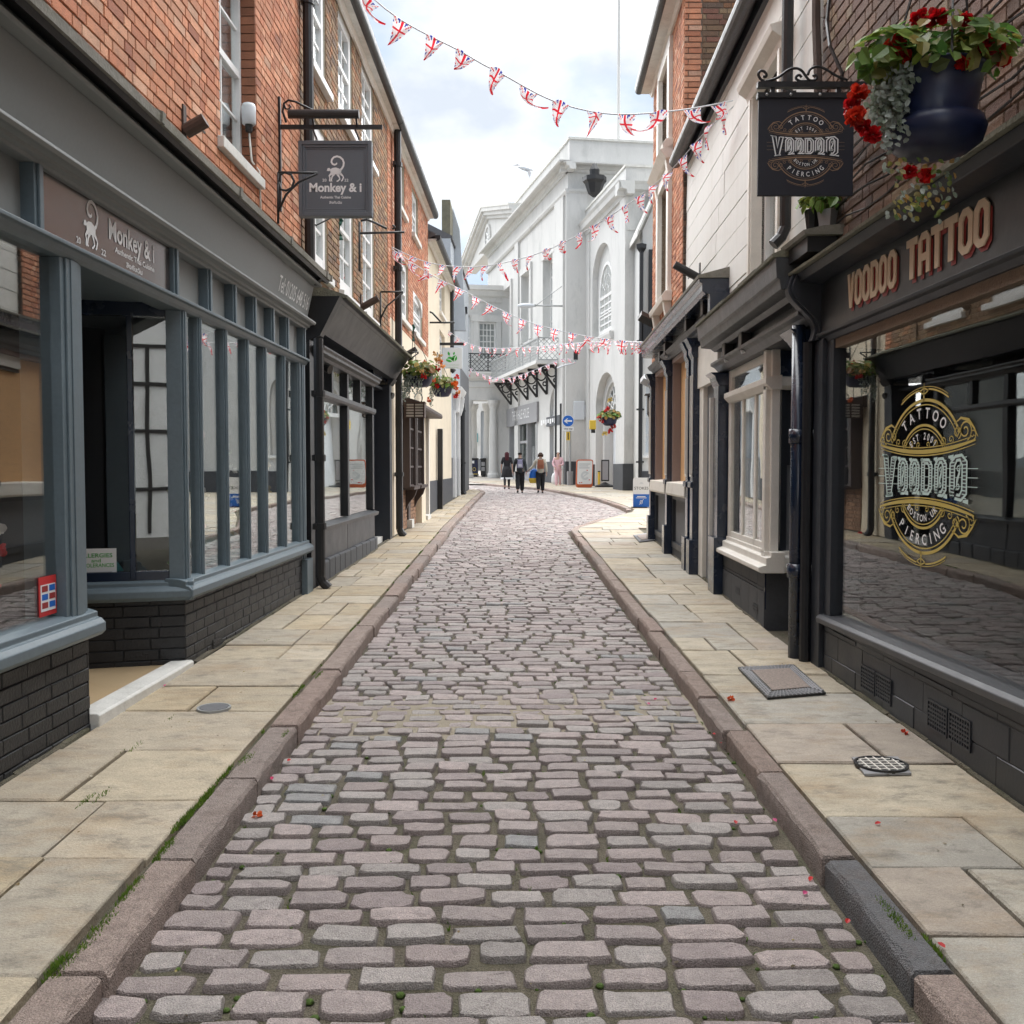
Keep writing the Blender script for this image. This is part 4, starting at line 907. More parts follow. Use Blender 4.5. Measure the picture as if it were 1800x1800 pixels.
def gooseneck(u, v, y, label):
    P = at_y(u, v, y); t = thing('gooseneck_light', label, 'spotlight', P, 'small black swan neck spotlights')
    tubeobj('arm', [P + Vector((-.13, 0, .02)), P + Vector((-.08, 0, .035)), P + Vector((-.02, 0, .02))], .012, 'iron', t, 6)
    MB().tube([P + Vector((-.045, .01, .012)), P + Vector((.05, -.03, -.02))], [.038, .055], 12).obj('head', M['iron'], t); MB().tube([P + Vector((-.05, 0, .03)), P + Vector((-.1, 0, .32))], .004, 5).obj('stay', M['iron'], t)
gooseneck(574, 647, 11.6, 'black swan neck spotlight over the black shop window'); gooseneck(686, 694, 17.0, 'black swan neck spotlight on the pilaster of the black shop')

# ---- red brick and cream house -------------------------------------------------
b3 = thing('cream_shop_building', 'red brick house with cream ground floor and a brown shop window', 'building', FL.p(20, 0, 0))
A3, E3 = E2 + .02, 23.55; ZB = 4.2
h3 = [(18.05, 19.72, 4.42, 5.55), (20.55, 22.3, 4.42, 5.25), (18.1, 19.2, 6.42, 7.35), (20.4, 21.5, 6.42, 7.35)]
m = MB(); wall_holes(m, FL, A3, E3, ZB, ZE, -.4, -.012, h3); m.obj('wall', M['lmortar'], b3)
lay(brickwork(FL, A3, E3, ZB, ZE, 0, h3, [(tuple(x * .9 for x in c), w_) for c, w_ in REDP], rng=random.Random(8)), FL, M['redbrick'], b3, 0)
for h in h3[:1] + h3[2:]: sash(FL, b3, h[0], h[1], h[2], h[3], -.05, 3, 3, .12, .03, 'white', 'sglass', 'curtain', True, .07, 'stonesill')
sash(FL, b3, *h3[1], -.05, 3, 3, .12, .03, 'white', 'sglass', 'curtain', True, .07, 'stonesill', arch=.0)
ah = MB(); arch_fill(ah, FL, h3[1][0], h3[1][1], 4.95, 5.25, -.04, -.005); ah.obj('arch_head', M['white'], b3)
sw = (18.35, 20.5, 1.45, 2.66)                     # brown shop window
hz = [(18.2, 20.7, .3, 2.72), (21.55, 22.35, .2, 2.72)]
m = MB(); wall_holes(m, FL, A3, E3, -.1, ZB - .01, -.4, .0, hz); m.obj('rendered_wall', M['creamr'], b3)
downpipe(FL, b3, 17.45, .1, pz(FL, 17.4), ZE - .05, .065)
eaves(FL, b3, A3, E3, ZE)
zg = pz(FL, 20)
tb = brickwork(FL, 18.2, 20.7, zg, 1.2, .02, [], [((.30, .17, .10), 2), ((.34, .2, .12), 1)], rng=random.Random(9)); lay(tb, FL, M['redbrick'], b3, 40)
box(FL, 18.2, 20.7, -.35, 0, .2, 1.2).obj('stall_wall', M['mortar'], b3)
MB().prism(FL, [(-.1, 2.70), (.40, 2.70), (.42, 2.74), (.40, 2.80), (0, 2.92), (-.1, 2.92)], 18.0, 22.6).obj('hood', M['brownp'], b3)
for x in (18.25, 19.2, 19.45, 20.65): box(FL, x - .06, x + .06, -.12, .20, 1.22, 2.7).obj('window_post', M['brownp'], b3, bevel=.004)
for (a, c) in ((18.3, 19.15), (19.5, 20.6)):
    fm_ = MB()
    for i in range(5): z = 1.25 + (2.68 - 1.25) * i / 4; fm_.box(FL, a, c, .12, .16, z - .018, z + .018)
    for i in range(1, 3): x = a + (c - a) * i / 3; fm_.box(FL, x - .014, x + .014, .122, .158, 1.25, 2.68)
    wn = fm_.obj('window', M['brownp'], b3)
    for i in range(4):
        for j in range(3): x0_ = a + (c - a) * j / 3; z = 1.25 + 1.43 * i / 4; box(FL, x0_ + .014, x0_ + (c - a) / 3 - .014, .135, .14, z + .018, z + .34).obj('pane', M['rglass'], wn)
    MB().prism(FL, [(0, 1.18), (.27, 1.18), (.28, 1.24), (0, 1.25)], a - .06, c + .06).obj('sill', M['brownp'], wn)
    MB().prism(FL, [(.02, 1.17), (.24, 1.17), (.2, 1.05), (.08, .9), (.03, .78), (.02, .78)], c - .2, c - .1).obj('sill_bracket', M['brownp'], wn)
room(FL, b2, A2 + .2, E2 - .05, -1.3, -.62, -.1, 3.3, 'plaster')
box(FL, SD, E2, -1.25, -.02, ZF0 - .04, ZF0 - .01).obj('doorway_ceiling', M['navy'], b2)
box(FL, A2, E2, -.62, -.08, ZM + .02, ZM + .06).obj('shop_ceiling', M['charcoal'], b2)
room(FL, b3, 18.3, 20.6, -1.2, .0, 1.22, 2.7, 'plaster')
MB().prism(FL, [(-.2, zg), (.12, zg), (.12, zg + .16), (-.2, zg + .16)], 19.15, 19.5).obj('door_step', M['stonesill'], b3)
box(FL, 19.17, 19.48, -.1, .05, zg + .16, 2.7).obj('door_jamb', M['brownp'], b3)
box(FL, 20.72, 21.5, -.05, .14, zg, 2.7).obj('porch_pier', M['creamr'], b3)
dr = box(FL, 21.55, 22.35, -.18, -.12, zg + .1, 2.66).obj('door', M['brownp'], b3); box(FL, 21.6, 22.3, -.2, .18, zg - .02, zg + .12).obj('doorstep', M['stonesill'], b3)
box(FL, 22.4, 22.6, -.05, .12, zg, 2.7).obj('porch_pier', M['cream'], b3)

# ---- cream house, white doorcase, grey gable ----------------------------------
b4 = thing('cream_house', 'narrow cream rendered house with dark plinth beyond the red brick house', 'building', FL.p(26, 0, 0))
A4, E4 = E3 + .02, 30.5
zg = pz(FL, 26)
h4 = [(26.6, 28.2, 3.9, 5.3), (26.6, 28.2, 5.8, 6.8)]
m = MB(); wall_holes(m, FL, A4, E4, zg - .2, 7.0, -.4, -.01, h4); m.obj('wall', M['creamr'], b4)
for h in h4: sash(FL, b4, *h, -.1, 2, 4, .12, .03, 'white', 'sglass', 'curtain', True, .06, 'cream')
box(FL, A4, E4, -.05, .02, zg - .2, zg + .75).obj('plinth', M['plinth'], b4)
eaves(FL, b4, A4, E4, 7.05, .2, 1.9, 3.5)
m = MB().box(FL, 25.5, 25.68, .02, .15, zg - .1, FL.z(770, 752, .1)); m.obj('cable_duct', M['iron'], b4)
downpipe(FL, b4, 30.2, .02, 4.5, 7.0, .08)
b5 = thing('grey_gable_house', 'grey rendered house with tall chimney and white doorcase at the end of the left row', 'building', FL.p(34, 0, 0))
O5 = -.02; A5, E5 = E4 + .02, 39.3
zg = pz(FL, 34)
hz5 = [(31.3, 33.0, zg, 3.4)]
m = MB(); wall_holes(m, FL, A5, E5, zg - .2, 8.6, -.8, O5, hz5); m.obj('wall', M['greyblue'], b5)
m = MB().box(FL, A5 + .1, E5 + .01, O5, O5 + .012, zg - .2, zg + 1.25).box(FL, E5, E5 + .012, -4, O5 + .012, zg - .2, zg + 1.25); m.obj('plinth', M['greydark'], b5)
box(FL, 34.6, E5 + .008, O5, O5 + .008, zg + 1.25, 5.1).obj('painted_band', M['greydark'], b5)
box(FL, E5 - .1, E5, -5, -.8, zg - .2, 8.6).obj('side_wall', M['greyblue'], b5)
MB().prism(FL, [(O5 + .05, 8.6), (O5 + .05, 8.68), (-3, 10.2), (-5.5, 8.6)], A5, E5 + .05).obj('roof', M['tile'], b5)
m = MB().box(FL, 31.2, 33.1, O5, O5 + .10, 3.4, 3.9).prism(FL, [(O5, 3.9), (O5 + .2, 3.9), (O5 + .28, 4.05), (O5 + .3, 4.12), (O5, 4.16)], 31.0, 33.3)
m.box(FL, 31.1, 31.35, O5, O5 + .1, zg, 3.4).box(FL, 32.95, 33.2, O5, O5 + .1, zg, 3.4)
for x in (31.25, 33.05): m.prism(FL, [(O5 + .1, 3.3), (O5 + .14, 3.32), (O5 + .22, 3.6), (O5 + .25, 3.9), (O5 + .1, 3.9)], x - .09, x + .09)
m.obj('doorcase', M['white'], b5, bevel=.01)
box(FL, 31.35, 32.95, -.3, -.25, zg, 3.4).obj('door', M['white'], b5)
downpipe(FL, b5, 34.2, O5 + .1, zg, 3.8, .09); 
cp = at_y(778, 357, 31); cq = at_y(793, 470, 31)
ch = MB().box(W, cp.x, cq.x, 30.6, 31.9, 6.8, cp.z); ch.obj('chimney', pmat('lichened_stack', (.16, .15, .11), .9, .35, 6, .6, 40, stain=(.22, .19, .06), stain_amt=.6), b5)
m = MB(); q = at_y(816, 470, 33)
m.poly(Fr(cq.x, 31.9, 1, 0, 'L'), [(0, 6), (.42, 6), (.22, 9.2), (.0, 9.9)], -.3, 0); m.obj('gable', M['greyblue'], b5)
t = thing('loudspeaker', 'black loudspeaker box high on the grey gable', 'speaker', at_y(811, 552, 36)); P = at_y(812, 552, 37)
box(W, P.x - .12, P.x + .14, 36.9, 37.2, P.z - .45, P.z + .0).obj('body', M['iron'], t); box(W, P.x - .12, P.x + .2, 36.85, 37.2, P.z + .02, P.z + .25).obj('head', M['iron'], t)
# ================================================================== RIGHT ROW
DK2 = [((.20, .135, .105), 5), ((.16, .10, .08), 3), ((.26, .17, .125), 3), ((.30, .23, .16), 1.5), ((.12, .085, .07), 1)]
# ---- tattoo shop ----------------------------------------------------------------
r1 = thing('tattoo_shop_building', 'dark brick building with charcoal tattoo shopfront and large lettered window', 'building', FV.p(5, 0, 0))
EV = 7.0
LZ = FV.z(1429, 453, .2) ; LZ2 = FV.z(1700, 264, .2); LZm = (LZ + LZ2) / 2
m = MB().box(FV, -7, EV, -.4, -.012, 2.4, 8); m.obj('wall', M['mortar'], r1)
lay(brickwork(FV, 2.6, EV, LZm - .1, 6.2, 0, [], DK2, .077, .235, .014, rng=random.Random(11)), FV, M['redbrick'], r1, 200)
# fascia, ledge
zb = FV.z(1474, 567, .03); zb2 = FV.z(1700, 484, .03); ZFB = (zb + zb2) / 2
box(FV, -5, EV - .12, -.3, .02, ZFB + .002, LZm - .09).obj('fascia', pmat('fascia_black', (.022, .026, .029), .4, .14, 3, .03, 30), r1)
MB().prism(FV, [(-.1, LZm - .10), (.05, LZm - .10), (.17, LZm - .085), (.19, LZm - .03), (-.1, LZm - .03)], -5, EV).obj('cornice', M['charcoal'], r1, bevel=.005)
ls = MB(); a = -5.0
while a < EV:
    e = min(a + R_.uniform(.5, .8), EV + .03); ls.prism(FV, [(-.02, LZm - .028), (.22, LZm - .028), (.225, LZm - .01 + R_.uniform(-.006, .006)), (-.02, LZm + .10)], a, e - .006); a = e
ls.obj('lead_flashing', M['moldy'], r1)
MB().prism(FV, [(-.2, ZFB - .06), (.0, ZFB - .06), (.02, ZFB - .03), (.045, ZFB - .02), (.05, ZFB), (-.2, ZFB)], -5, EV - .1).obj('moulding', M['charcoal'], r1, bevel=.004)
# console with the S curve
cs = MB()
prof = []
z1c, z0c = LZm - .03, ZFB - .04
H = z1c - z0c
for i in range(21):
    t_ = i / 20; oo = .20 + .055 * math.sin(t_ * math.pi * 2 - .2) * 1.0 - .135 * t_ ; prof.append((oo, z1c - H * t_))
for k, (w0, w1, dd) in enumerate(((EV - .13, EV + .02, 0), (EV - .1, EV - .01, .022))):
    cs.prism(FV, [(-.1, z1c)] + [(o_ + dd, z_) for o_, z_ in prof] + [(-.1, z0c)], w0, w1)
cs.obj('console', M['charcoal'], r1, bevel=.004)
m = MB().box(FV, EV - .2, EV - .02, -.2, .03, -.1, z0c).box(FV, EV - .03, EV + .04, -.2, .0, -.1, z0c); m.obj('pilaster', M['charcoal'], r1, bevel=.005)
MB().box(FV, EV - .34, EV - .2, -.2, .0, .5, ZFB - .06).obj('window_jamb', M['charcoal'], r1, bevel=.004)
# window, sill, plinth
zsa, zsb = FV.z(1465, 1092, .06), FV.z(1700, 1181, .06); ZSV = (zsa + zsb) / 2
sA, sB = FV.s(1465, 1092, .06), FV.s(1700, 1181, .06); kz = (zsb - zsa) / (sB - sA)
dzf = lambda s: (s - (sA + sB) / 2) * kz
MB().prism(FV, [(-.2, ZSV - .055), (.05, ZSV - .055), (.055, ZSV - .02), (.03, ZSV), (-.2, ZSV + .02)], -2, EV - .2, dzf(-2) * .3 + .04, dzf(EV - .2)).obj('sill', pmat('sill_charcoal', (.07, .073, .08), .45, .14, 6, .05, 50), r1, bevel=.006)
gl = box(FV, -2, EV - .34, -.05, -.044, ZSV - .1, ZFB - .05).obj('shop_window_pane', M['vglass'], r1)
m = MB().hexa([FV.p(-2, -.3, -.2), FV.p(EV - .2, -.3, -.2), FV.p(EV - .2, -.005, -.2), FV.p(-2, -.005, -.2), FV.p(-2, -.3, ZSV + .0), FV.p(EV - .2, -.3, ZSV + dzf(EV - .2) - .05), FV.p(EV - .2, -.005, ZSV + dzf(EV - .2) - .05), FV.p(-2, -.005, ZSV)])
m.obj('plinth', M['charcoal'], r1)
pb = brickwork(FV, 3.0, EV - .22, gz(5, KERB) - .02, ZSV - .12, 0, [], [((.042, .042, .044), 1)], .16, .45, .004, flem=False, joint=.004, rng=random.Random(4)); lay(pb, FV, M['charcoal'], r1, 40)
def grille(u, v, label=None):
    s, z = FV.hit(u, v, .0); m = MB()
    for q in (-.125, .125):
        m.box(FV, s + q - .115, s + q + .115, 0, .008, z - .075, z - .064).box(FV, s + q - .115, s + q + .115, 0, .008, z + .064, z + .075)
        m.box(FV, s + q - .115, s + q - .105, 0, .008, z - .064, z + .064).box(FV, s + q + .105, s + q + .115, 0, .008, z - .064, z + .064)
        for i in range(1, 8): m.box(FV, s + q - .105 + .21 * i / 8 - .005, s + q - .105 + .21 * i / 8 + .005, .001, .007, z - .064, z + .064)
        for i in range(1, 6): m.box(FV, s + q - .105, s + q + .105, .0015, .0065, z - .064 + .128 * i / 6 - .005, z - .064 + .128 * i / 6 + .005)
    g_ = m.obj('air_grille', M['charcoal'], r1); box(FV, s - .24, s + .24, -.004, .0008, z - .07, z + .07).obj('grille_back', M['plaster'], g_)
grille(1540, 1203); grille(1668, 1273)
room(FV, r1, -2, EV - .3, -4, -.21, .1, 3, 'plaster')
# lettering of the fascia
fm = wall_map(FV, FV.s(1600, 440, .02) - .0, 0, .024)
lz = FV.z(1545, 487, .02) ; s0l = FV.s(1493, 487, .02)
def fasl(x, y, d=0): return FV.p(s0l - x, .024 + d, lz + y)
for word, x0_, x1_ in (('VOODOO', 0, .80), ('TATTOO', .93, 1.86)):
    wl_ = (x1_ - x0_) / 6
    for i, ch in enumerate(word):
        xc = x0_ + wl_ * (i + .5); q1, q2 = MB(), MB(); fill, _l = block(ch)
        for q in fill:
            n_ = len(q)
            q2.add([fasl(xc + x * wl_ * .92 + .016, y * .215 - .022, 0) for x, y in q], [tuple(range(n_))])
            q1.add([fasl(xc + x * wl_ * .92, y * .215, dd) for dd in (.003, .010) for x, y in q], [tuple(range(n_)), tuple(range(n_, 2 * n_))] + [(k_, (k_ + 1) % n_, n_ + (k_ + 1) % n_, n_ + k_) for k_ in range(n_)])
        lt = q1.obj('fascia_letter', M['letter'], r1); q2.obj('letter_shadow', M['redl'], lt)
# the round emblem, used on the window and on the hanging sign
def vd_emblem(par, fm, k, ky, gold, white, thin):
    G, T = MB(), MB()
    def arc(R, a0, a1, n=28, cx=0, cy=0, ys=1): return [(cx * k + k * R * math.cos(rad(a0 + (a1 - a0) * i / n)), cy * ky + ky * ys * R * math.sin(rad(a0 + (a1 - a0) * i / n))) for i in range(n + 1)]
    lw = .0125 * k
    for sg in (1, -1):
        for R, wq, a0, a1 in ((.80, 2.2, 28, 152), (.745, .8, 26, 154), (.93, 1.2, 58, 84), (.93, 1.2, 96, 122), (.50, 1.8, 30, 150), (.455, .8, 30, 150), (.96, .5, 60, 120)):
            G.strip(arc(R, sg * a0, sg * a1, cy=.12 * sg * 1), lw * wq, fm)
        # swept bars above and below the name
        for off, wq in ((0, 3.0), (.05, .8), (-.045, .9)):
            pts = [(k * x, sg * ky * (.30 + off + .115 * x * x)) for x in [-.98 + .07 * i for i in range(29)]]
            G.strip(pts, [lw * wq * (.35 + .65 * (1 - abs(p[0] / k) ** 3)) for p in pts], fm)
        for mx in (-1, 1):
            # scrolls at the ends
            for (cx, cy, R, turns) in ((.80, .52, .12, 1.6), (.66, .50, .075, 1.4), (.93, .47, .06, 1.2), (.40, .41, .06, 1.3), (.25, .40, .045, 1.2), (.55, .43, .05, 1.2), (.10, .385, .04, 1.1)):
                n = 22; pts = []
                for i in range(n + 1):
                    a = turns * 2 * math.pi * i / n - 1.2; r = R * (1 - .8 * i / n); pts.append((mx * k * (cx + r * math.cos(a)), sg * ky * (cy + r * math.sin(a))))
                G.strip(pts, lw * (1.1 if R > .07 else .8), fm)
            G.strip([(mx * k * x, sg * ky * y) for x, y in ((.60, .60), (.72, .66), (.86, .63), (.95, .54), (1.02, .44))], [lw * q for q in (.6, 1.6, 2, 1.6, .4)], fm)
        G.strip([(0, sg * ky * .90), (0, sg * ky * 1.13)], [lw * 2.4, lw * .3], fm); G.strip([(-.09 * k, sg * ky * 1.03), (0, sg * ky * 1.065), (.09 * k, sg * ky * 1.03)], lw, fm); G.strip([(-.09 * k, sg * ky * 1.03), (0, sg * ky * .985), (.09 * k, sg * ky * 1.03)], lw, fm)
    G.obj('ornament', M[gold], par)
    fl = lambda x, y, d=0: fm(x, y, .0015 + d)
    arc_text(T, 'TATTOO', fl, 0, .12 * ky, .585 * k, 136, 44, .13 * k, .02, ky=ky / k, wf=.85)
    arc_text(T, 'EST 2001', fl, 0, .12 * ky, .33 * k, 138, 42, .085 * k, .02, ky=ky / k, wf=.75)
    arc_text(T, 'BOSTON.UK', fl, 0, -.12 * ky, .42 * k, 218, 322, .085 * k, .02, inside=True, ky=ky / k, wf=.75)
    arc_text(T, 'PIERCING', fl, 0, -.12 * ky, .70 * k, 222, 318, .13 * k, .015, inside=True, ky=ky / k, wf=.8)
    T.obj('lettering', M['wht'], par)
    # the name: outlined letters, taller towards both ends
    Wt, Bk = MB(), MB(); wds = [.37, .27, .25, .27, .28, .38]; xs = -.93; big = k > .4
    def loop(m_, pts, w_, dep): m_.strip(pts + pts[:2], w_, fm, dep)
    for ch, wd in zip('VOODOO', wds):
        xc = xs + wd / 2; ww = wd * .78 * k; top = lambda x: (.20 + .085 * (x / k) ** 2) * ky
        mp_ = lambda x, y: (xc * k + x * ww, 2 * y * top(xc * k + x * ww))
        fill, loops = block(ch, .27, .10)
        for lp in loops: loop(Wt, [mp_(*q) for q in lp], (.026 if big else .034) * k, .002)
        for q in fill: Bk.add([fm(*mp_(x, y), .0012) for x, y in q], [tuple(range(len(q)))])
        if big:
            for i in range(12):
                y = -.44 + .88 * i / 11
                for sx in ((-.5, -.23), (.23, .5)) if ch != 'V' else ((-.42 + .3 * (.5 - y) * .9, -.20 + .3 * (.5 - y) * .8), (.20 - .3 * (.5 - y) * .8, .42 - .3 * (.5 - y) * .9)): Wt.strip([mp_(sx[0], y), mp_(sx[1], y)], .009 * k, fm, .0022)
        # spurs and the swung slash inside the round letters
        for sy in (-.5, .5):
            for sx in (((-.62, -.40),) if ch == 'D' else ((-.66, -.22), (.22, .6)) if ch == 'V' and sy > 0 else ((-.3, .3),) if ch == 'V' else ((.3, .62),) if sy < 0 else ((-.62, -.3),)):
                Wt.strip([mp_(sx[0], sy * 1.03), mp_(sx[1], sy * .99)], [.02 * k, .04 * k], fm, .002)
        if ch == 'O':
            Wt.strip([mp_(-.12, -.30), mp_(-.05, -.05), mp_(.06, .10), mp_(.13, .32)], [.012 * k, .034 * k, .03 * k, .012 * k], fm, .002)
            for q in (-1, 1): Wt.strip([mp_(q * (.02 + .10 * math.cos(a)), q * (.21 + .06 * math.sin(a))) for a in [math.pi * 1.6 * i / 8 for i in range(9)]], .013 * k, fm, .002)
        xs += wd
    Wt.obj('name_lettering', M[white], par); Bk.obj('name_inlay', M[thin], par)
    St = MB()
    for y in (-.1, 0, .1): St.strip([(-1.03 * k, y * ky), (1.03 * k, y * ky)], .006 * k, fm, .0005)
    St.obj('pinstripe', M[white if k > .4 else gold], par)
sE, zE = FV.hit(1621, 838, -.04)
em = thing('window_decal', 'large gold and white tattoo shop emblem on the right shop window', 'window decal', FV.p(sE, -.04, zE))
hE = FV.z(1618, 675, -.04) - FV.z(1618, 1000, -.04)
vd_emblem(em, wall_map(FV, sE, zE, -.041), .61, hE / 2 / 1.12, 'gold', 'mint', 'signb')
# hanging sign
yh = 6.15
hs = thing('hanging_sign', 'navy black square hanging sign with bronze round tattoo emblem', 'hanging sign', at_y(1415, 260, yh), None)
a, c = at_y(1333, 168, yh), at_y(1498, 345, yh)
box(W, a.x, c.x, yh - .012, yh + .012, c.z, a.z).obj('panel', M['signb'], hs, bevel=.003)
box(W, a.x - .008, c.x + .006, yh - .025, yh + .025, a.z - .02, a.z + .012).obj('top_rail', M['iron'], hs)
m = MB()
for u in (1346, 1388, 1439, 1488): P = at_y(u, 169, yh); m.lathe(P + Vector((0, -.026, 0)), [(.009, -.002), (.009, .004), (.003, .008)], 8, ax=Matrix.Rotation(math.pi / 2, 3, 'X'))
m.obj('rivet', M['steel'], hs)
P = at_y(1415, 258, yh); vd_emblem(hs, plane_map(P + Vector((0, -.0135, 0)), EX, UP, TOCAM), .232, .225, 'bronze', 'wht', 'signb')
hb = thing('sign_bracket', 'black scrolled iron bracket above the square navy sign', 'bracket', at_y(1480, 150, yh))
a, c = at_y(1331, 145, yh), at_y(1520, 155, yh)
box(W, a.x, 2.18, yh - .02, yh + .02, c.z, a.z).obj('arm', M['iron'], hb)
m = MB()
for u in (1358, 1473): P = at_y(u, 160, yh); m.box(W, P.x - .012, P.x + .012, yh - .012, yh + .012, P.z - .04, P.z + .03)
m.obj('hanger', M['iron'], hb)
for pts in ([(1345, 144), (1337, 139), (1333, 131), (1336, 125), (1342, 125), (1347, 130), (1346, 135), (1341, 134)], [(1346, 143), (1366, 137), (1386, 123), (1400, 120), (1410, 125), (1416, 133), (1423, 141), (1432, 141), (1436, 136), (1433, 132), (1429, 134)],
            [(1421, 142), (1408, 143), (1400, 139), (1400, 134), (1405, 132), (1409, 136)], [(1420, 132), (1424, 122), (1436, 117), (1450, 121), (1470, 133), (1490, 141)]):
    P = [at_y(u, v, yh) for u, v in pts]
    # smooth the hand read points
    q = []
    for i in range(len(P) - 1):
        p0, p1, p2, p3 = P[max(i - 1, 0)], P[i], P[i + 1], P[min(i + 2, len(P) - 1)]
        for t_ in (0, .25, .5, .75): q.append(.5 * ((2 * p1) + (p2 - p0) * t_ + (2 * p0 - 5 * p1 + 4 * p2 - p3) * t_ ** 2 + (3 * p1 - p0 - 3 * p2 + p3) * t_ ** 3))
    tubeobj('scroll', q + [P[-1]], .0085, 'iron', hb, 6)
# drainpipes and the hopper between the two shops
FD = FV
z_h = FV.z(1425, 425, .1)
m = MB().tube([FV.p(7.14, .09, pz(FV, 7.1)), FV.p(7.14, .09, LZm - .35)], .055, 12)
for v in (765, 1010): z = FV.z(1420, v, .09); m.tube([FV.p(7.14, .09, z - .05), FV.p(7.14, .09, z + .05)], .07, 12).box(FV, 7.05, 7.23, .0, .06, z - .045, z + .045)
m.obj('downpipe', M['navy'], r1, smooth=True)
MB().tube([FV.p(7.02, .06, pz(FV, 7.0)), FV.p(7.02, .06, z0c)], .04, 10).obj('downpipe', M['blackp'], r1)
a = at_y(1404, 430, 6.8); c = at_y(1462, 412, 6.8)
m = MB().prism(W, [], 0, 0) if 0 else MB().box(FV, 6.55, 7.0, .02, .22, a.z - .1, a.z + .0); m.obj('hopper_box', M['blackp'], r1)
MB().prism(FV, [(-.02, a.z + .002), (.25, a.z + .002), (.26, a.z + .03), (.12, a.z + .06), (-.02, a.z + .07)], 6.5, 7.05).obj('hopper_lid', M['lead'], r1)
# plants on the ledge
def foliage(m, c, rx, rz, n, sz, cols, rr=R_, droop=0):
    for _ in range(n):
        d = Vector((rr.gauss(0, 1), rr.gauss(0, 1), rr.gauss(0, 1))).normalized() * rr.random() ** .4
        p = c + Vector((d.x * rx, d.y * rx, d.z * rz)); nr = Vector((d.x + rr.uniform(-.6, .6), d.y - .3 + rr.uniform(-.6, .6), d.z + .7 + rr.uniform(-.5, .5))).normalized()
        leaf_quad(m, p, sz * rr.uniform(.6, 1.25), nr, tuple(x * rr.uniform(.75, 1.25) for x in rr.choice(cols)), rr)
GRN = [(.10, .19, .03), (.07, .14, .025), (.16, .25, .05), (.22, .28, .07)]
AUT = [(.30, .28, .07), (.18, .22, .05), (.40, .24, .08), (.38, .34, .16), (.12, .18, .05)]
SIL = [(.32, .36, .31), (.42, .47, .43), (.22, .27, .2)]
for (u, v, y, mat, lab) in ((1428, 378, 6.75, 'iron', 'black tapered plant pot with leafy shoots on the ledge below the navy sign'), (1454, 378, 6.6, 'grey', 'grey square planter with green leaves on the ledge below the navy sign')):
    P = at_y(u, 405, y); T_ = at_y(u, v - 8, y); t = thing('plant_pot', lab, 'plant pot', P, 'plant pots on the ledge'); hh = T_.z - P.z
    wq = .05 if mat == 'iron' else .062
    MB().lathe(P, [(wq * .8, 0), (wq * 1.15, hh), (wq * .95, hh), (wq * .9, hh - .02)], 4 if mat == 'grey' else 8).obj('pot', M[mat], t)
    m = MB(); foliage(m, T_ + Vector((0, 0, .06)), .10, .07, 46, .075, GRN); m.obj('leaves', M['leaf'], t, recalc=False)
MB().tube([FV.p(6.7 + .15 * math.sin(i), .03 + .03 * math.cos(i * 2), LZm + .1 + .22 * i) for i in range(16)], .012, 5).obj('cable', M['iron'], r1)
for k in range(5):
    MB().tube([FV.p(3.6 + .35 * i, .02, LZm + .22 + .11 * k + .03 * math.sin(i * 1.7 + k) - .0 * i) for i in range(10)], .007, 5).obj('cable', M['iron'], r1)
MB().tube([FV.p(6.95 + .04 * math.sin(i * .9), .05, LZm + .1 + .2 * i) for i in range(10)], .03, 6).obj('ivy_stem', M['rust'], r1)

# ---- hanging baskets -------------------------------------------------------------
def basket(P, r, label, group, n, leafsz, flowers, cols, fr, trail=0, hook=None, rr=R_, bulge=False, lcols=None, tspan=.6):
    t = thing('hanging_basket', label, 'hanging basket', P, group)
    pr = [(r * .25, -r * .95), (r * .62, -r * .9), (r * .86, -r * .6), (r * .98, -.1 * r), (r * 1.03, 0), (r * 1.03, r * .06), (r * .9, r * .06)]
    if bulge: pr = [(r * .3, -r * 1.12), (r * .66, -r * 1.06), (r * .92, -r * .86), (r * 1.0, -r * .6), (r * .93, -r * .42), (r * .78, -r * .36), (r * .86, r * .2), (r * .93, r * .52), (r * .99, r * .54), (r * .99, r * .6), (r * .88, r * .6)]
    MB().lathe(P, pr, 28).obj('bowl', M['bowl'], t, smooth=True)
    top = r * (.6 if bulge else 0)
    m = MB(); foliage(m, P + Vector((0, 0, top + r * .3)), r * 1.45, r * .75, n, leafsz, lcols or GRN, rr); m.obj('leaves', M['leaf'], t, recalc=False)['kind'] = 'stuff'
    if trail:
        m = MB()
        for k in range(trail):
            a = math.pi * (1 + rr.uniform(-.16, tspan)); bx = P + Vector((math.cos(a) * r * 1.05, math.sin(a) * r * .95, top)); q = Vector((0, 0, 0)); ln = rr.uniform(.6, 2.0) * r * (1 if tspan > .4 else rr.uniform(.5, 1))
            for i in range(int(ln / (leafsz * .28))):
                q = q + Vector((rr.uniform(-.014, .010), rr.uniform(-.01, .006), -leafsz * .28)); leaf_quad(m, bx + q + Vector((rr.uniform(-.02, .02), rr.uniform(-.02, .02), 0)), leafsz * .38, Vector((rr.uniform(-1, 1), -1, rr.uniform(-.5, 1))).normalized(), rr.choice(SIL), rr)
        m.obj('trailing_leaves', M['leaf'], t, recalc=False)['kind'] = 'stuff'
    for (dx, dy, dz) in flowers:
        q = MB(); blossom(q, P + Vector((dx * r, dy * r, dz * r)), fr * rr.uniform(.8, 1.2), rr.choice(cols), 44 if bulge else 14, rr); q.obj('flower', M['petal'], t, recalc=False)
    if hook:
        c = MB()
        for k in range(3): a = 2 * math.pi * k / 3 + .4; c.tube([P + Vector((r * math.cos(a), r * math.sin(a), top)), hook], .005, 4)
        c.obj('chain', M['iron'], t)
    return t
rb = random.Random(21)
PB = at_y(1645, 179, 3.7)
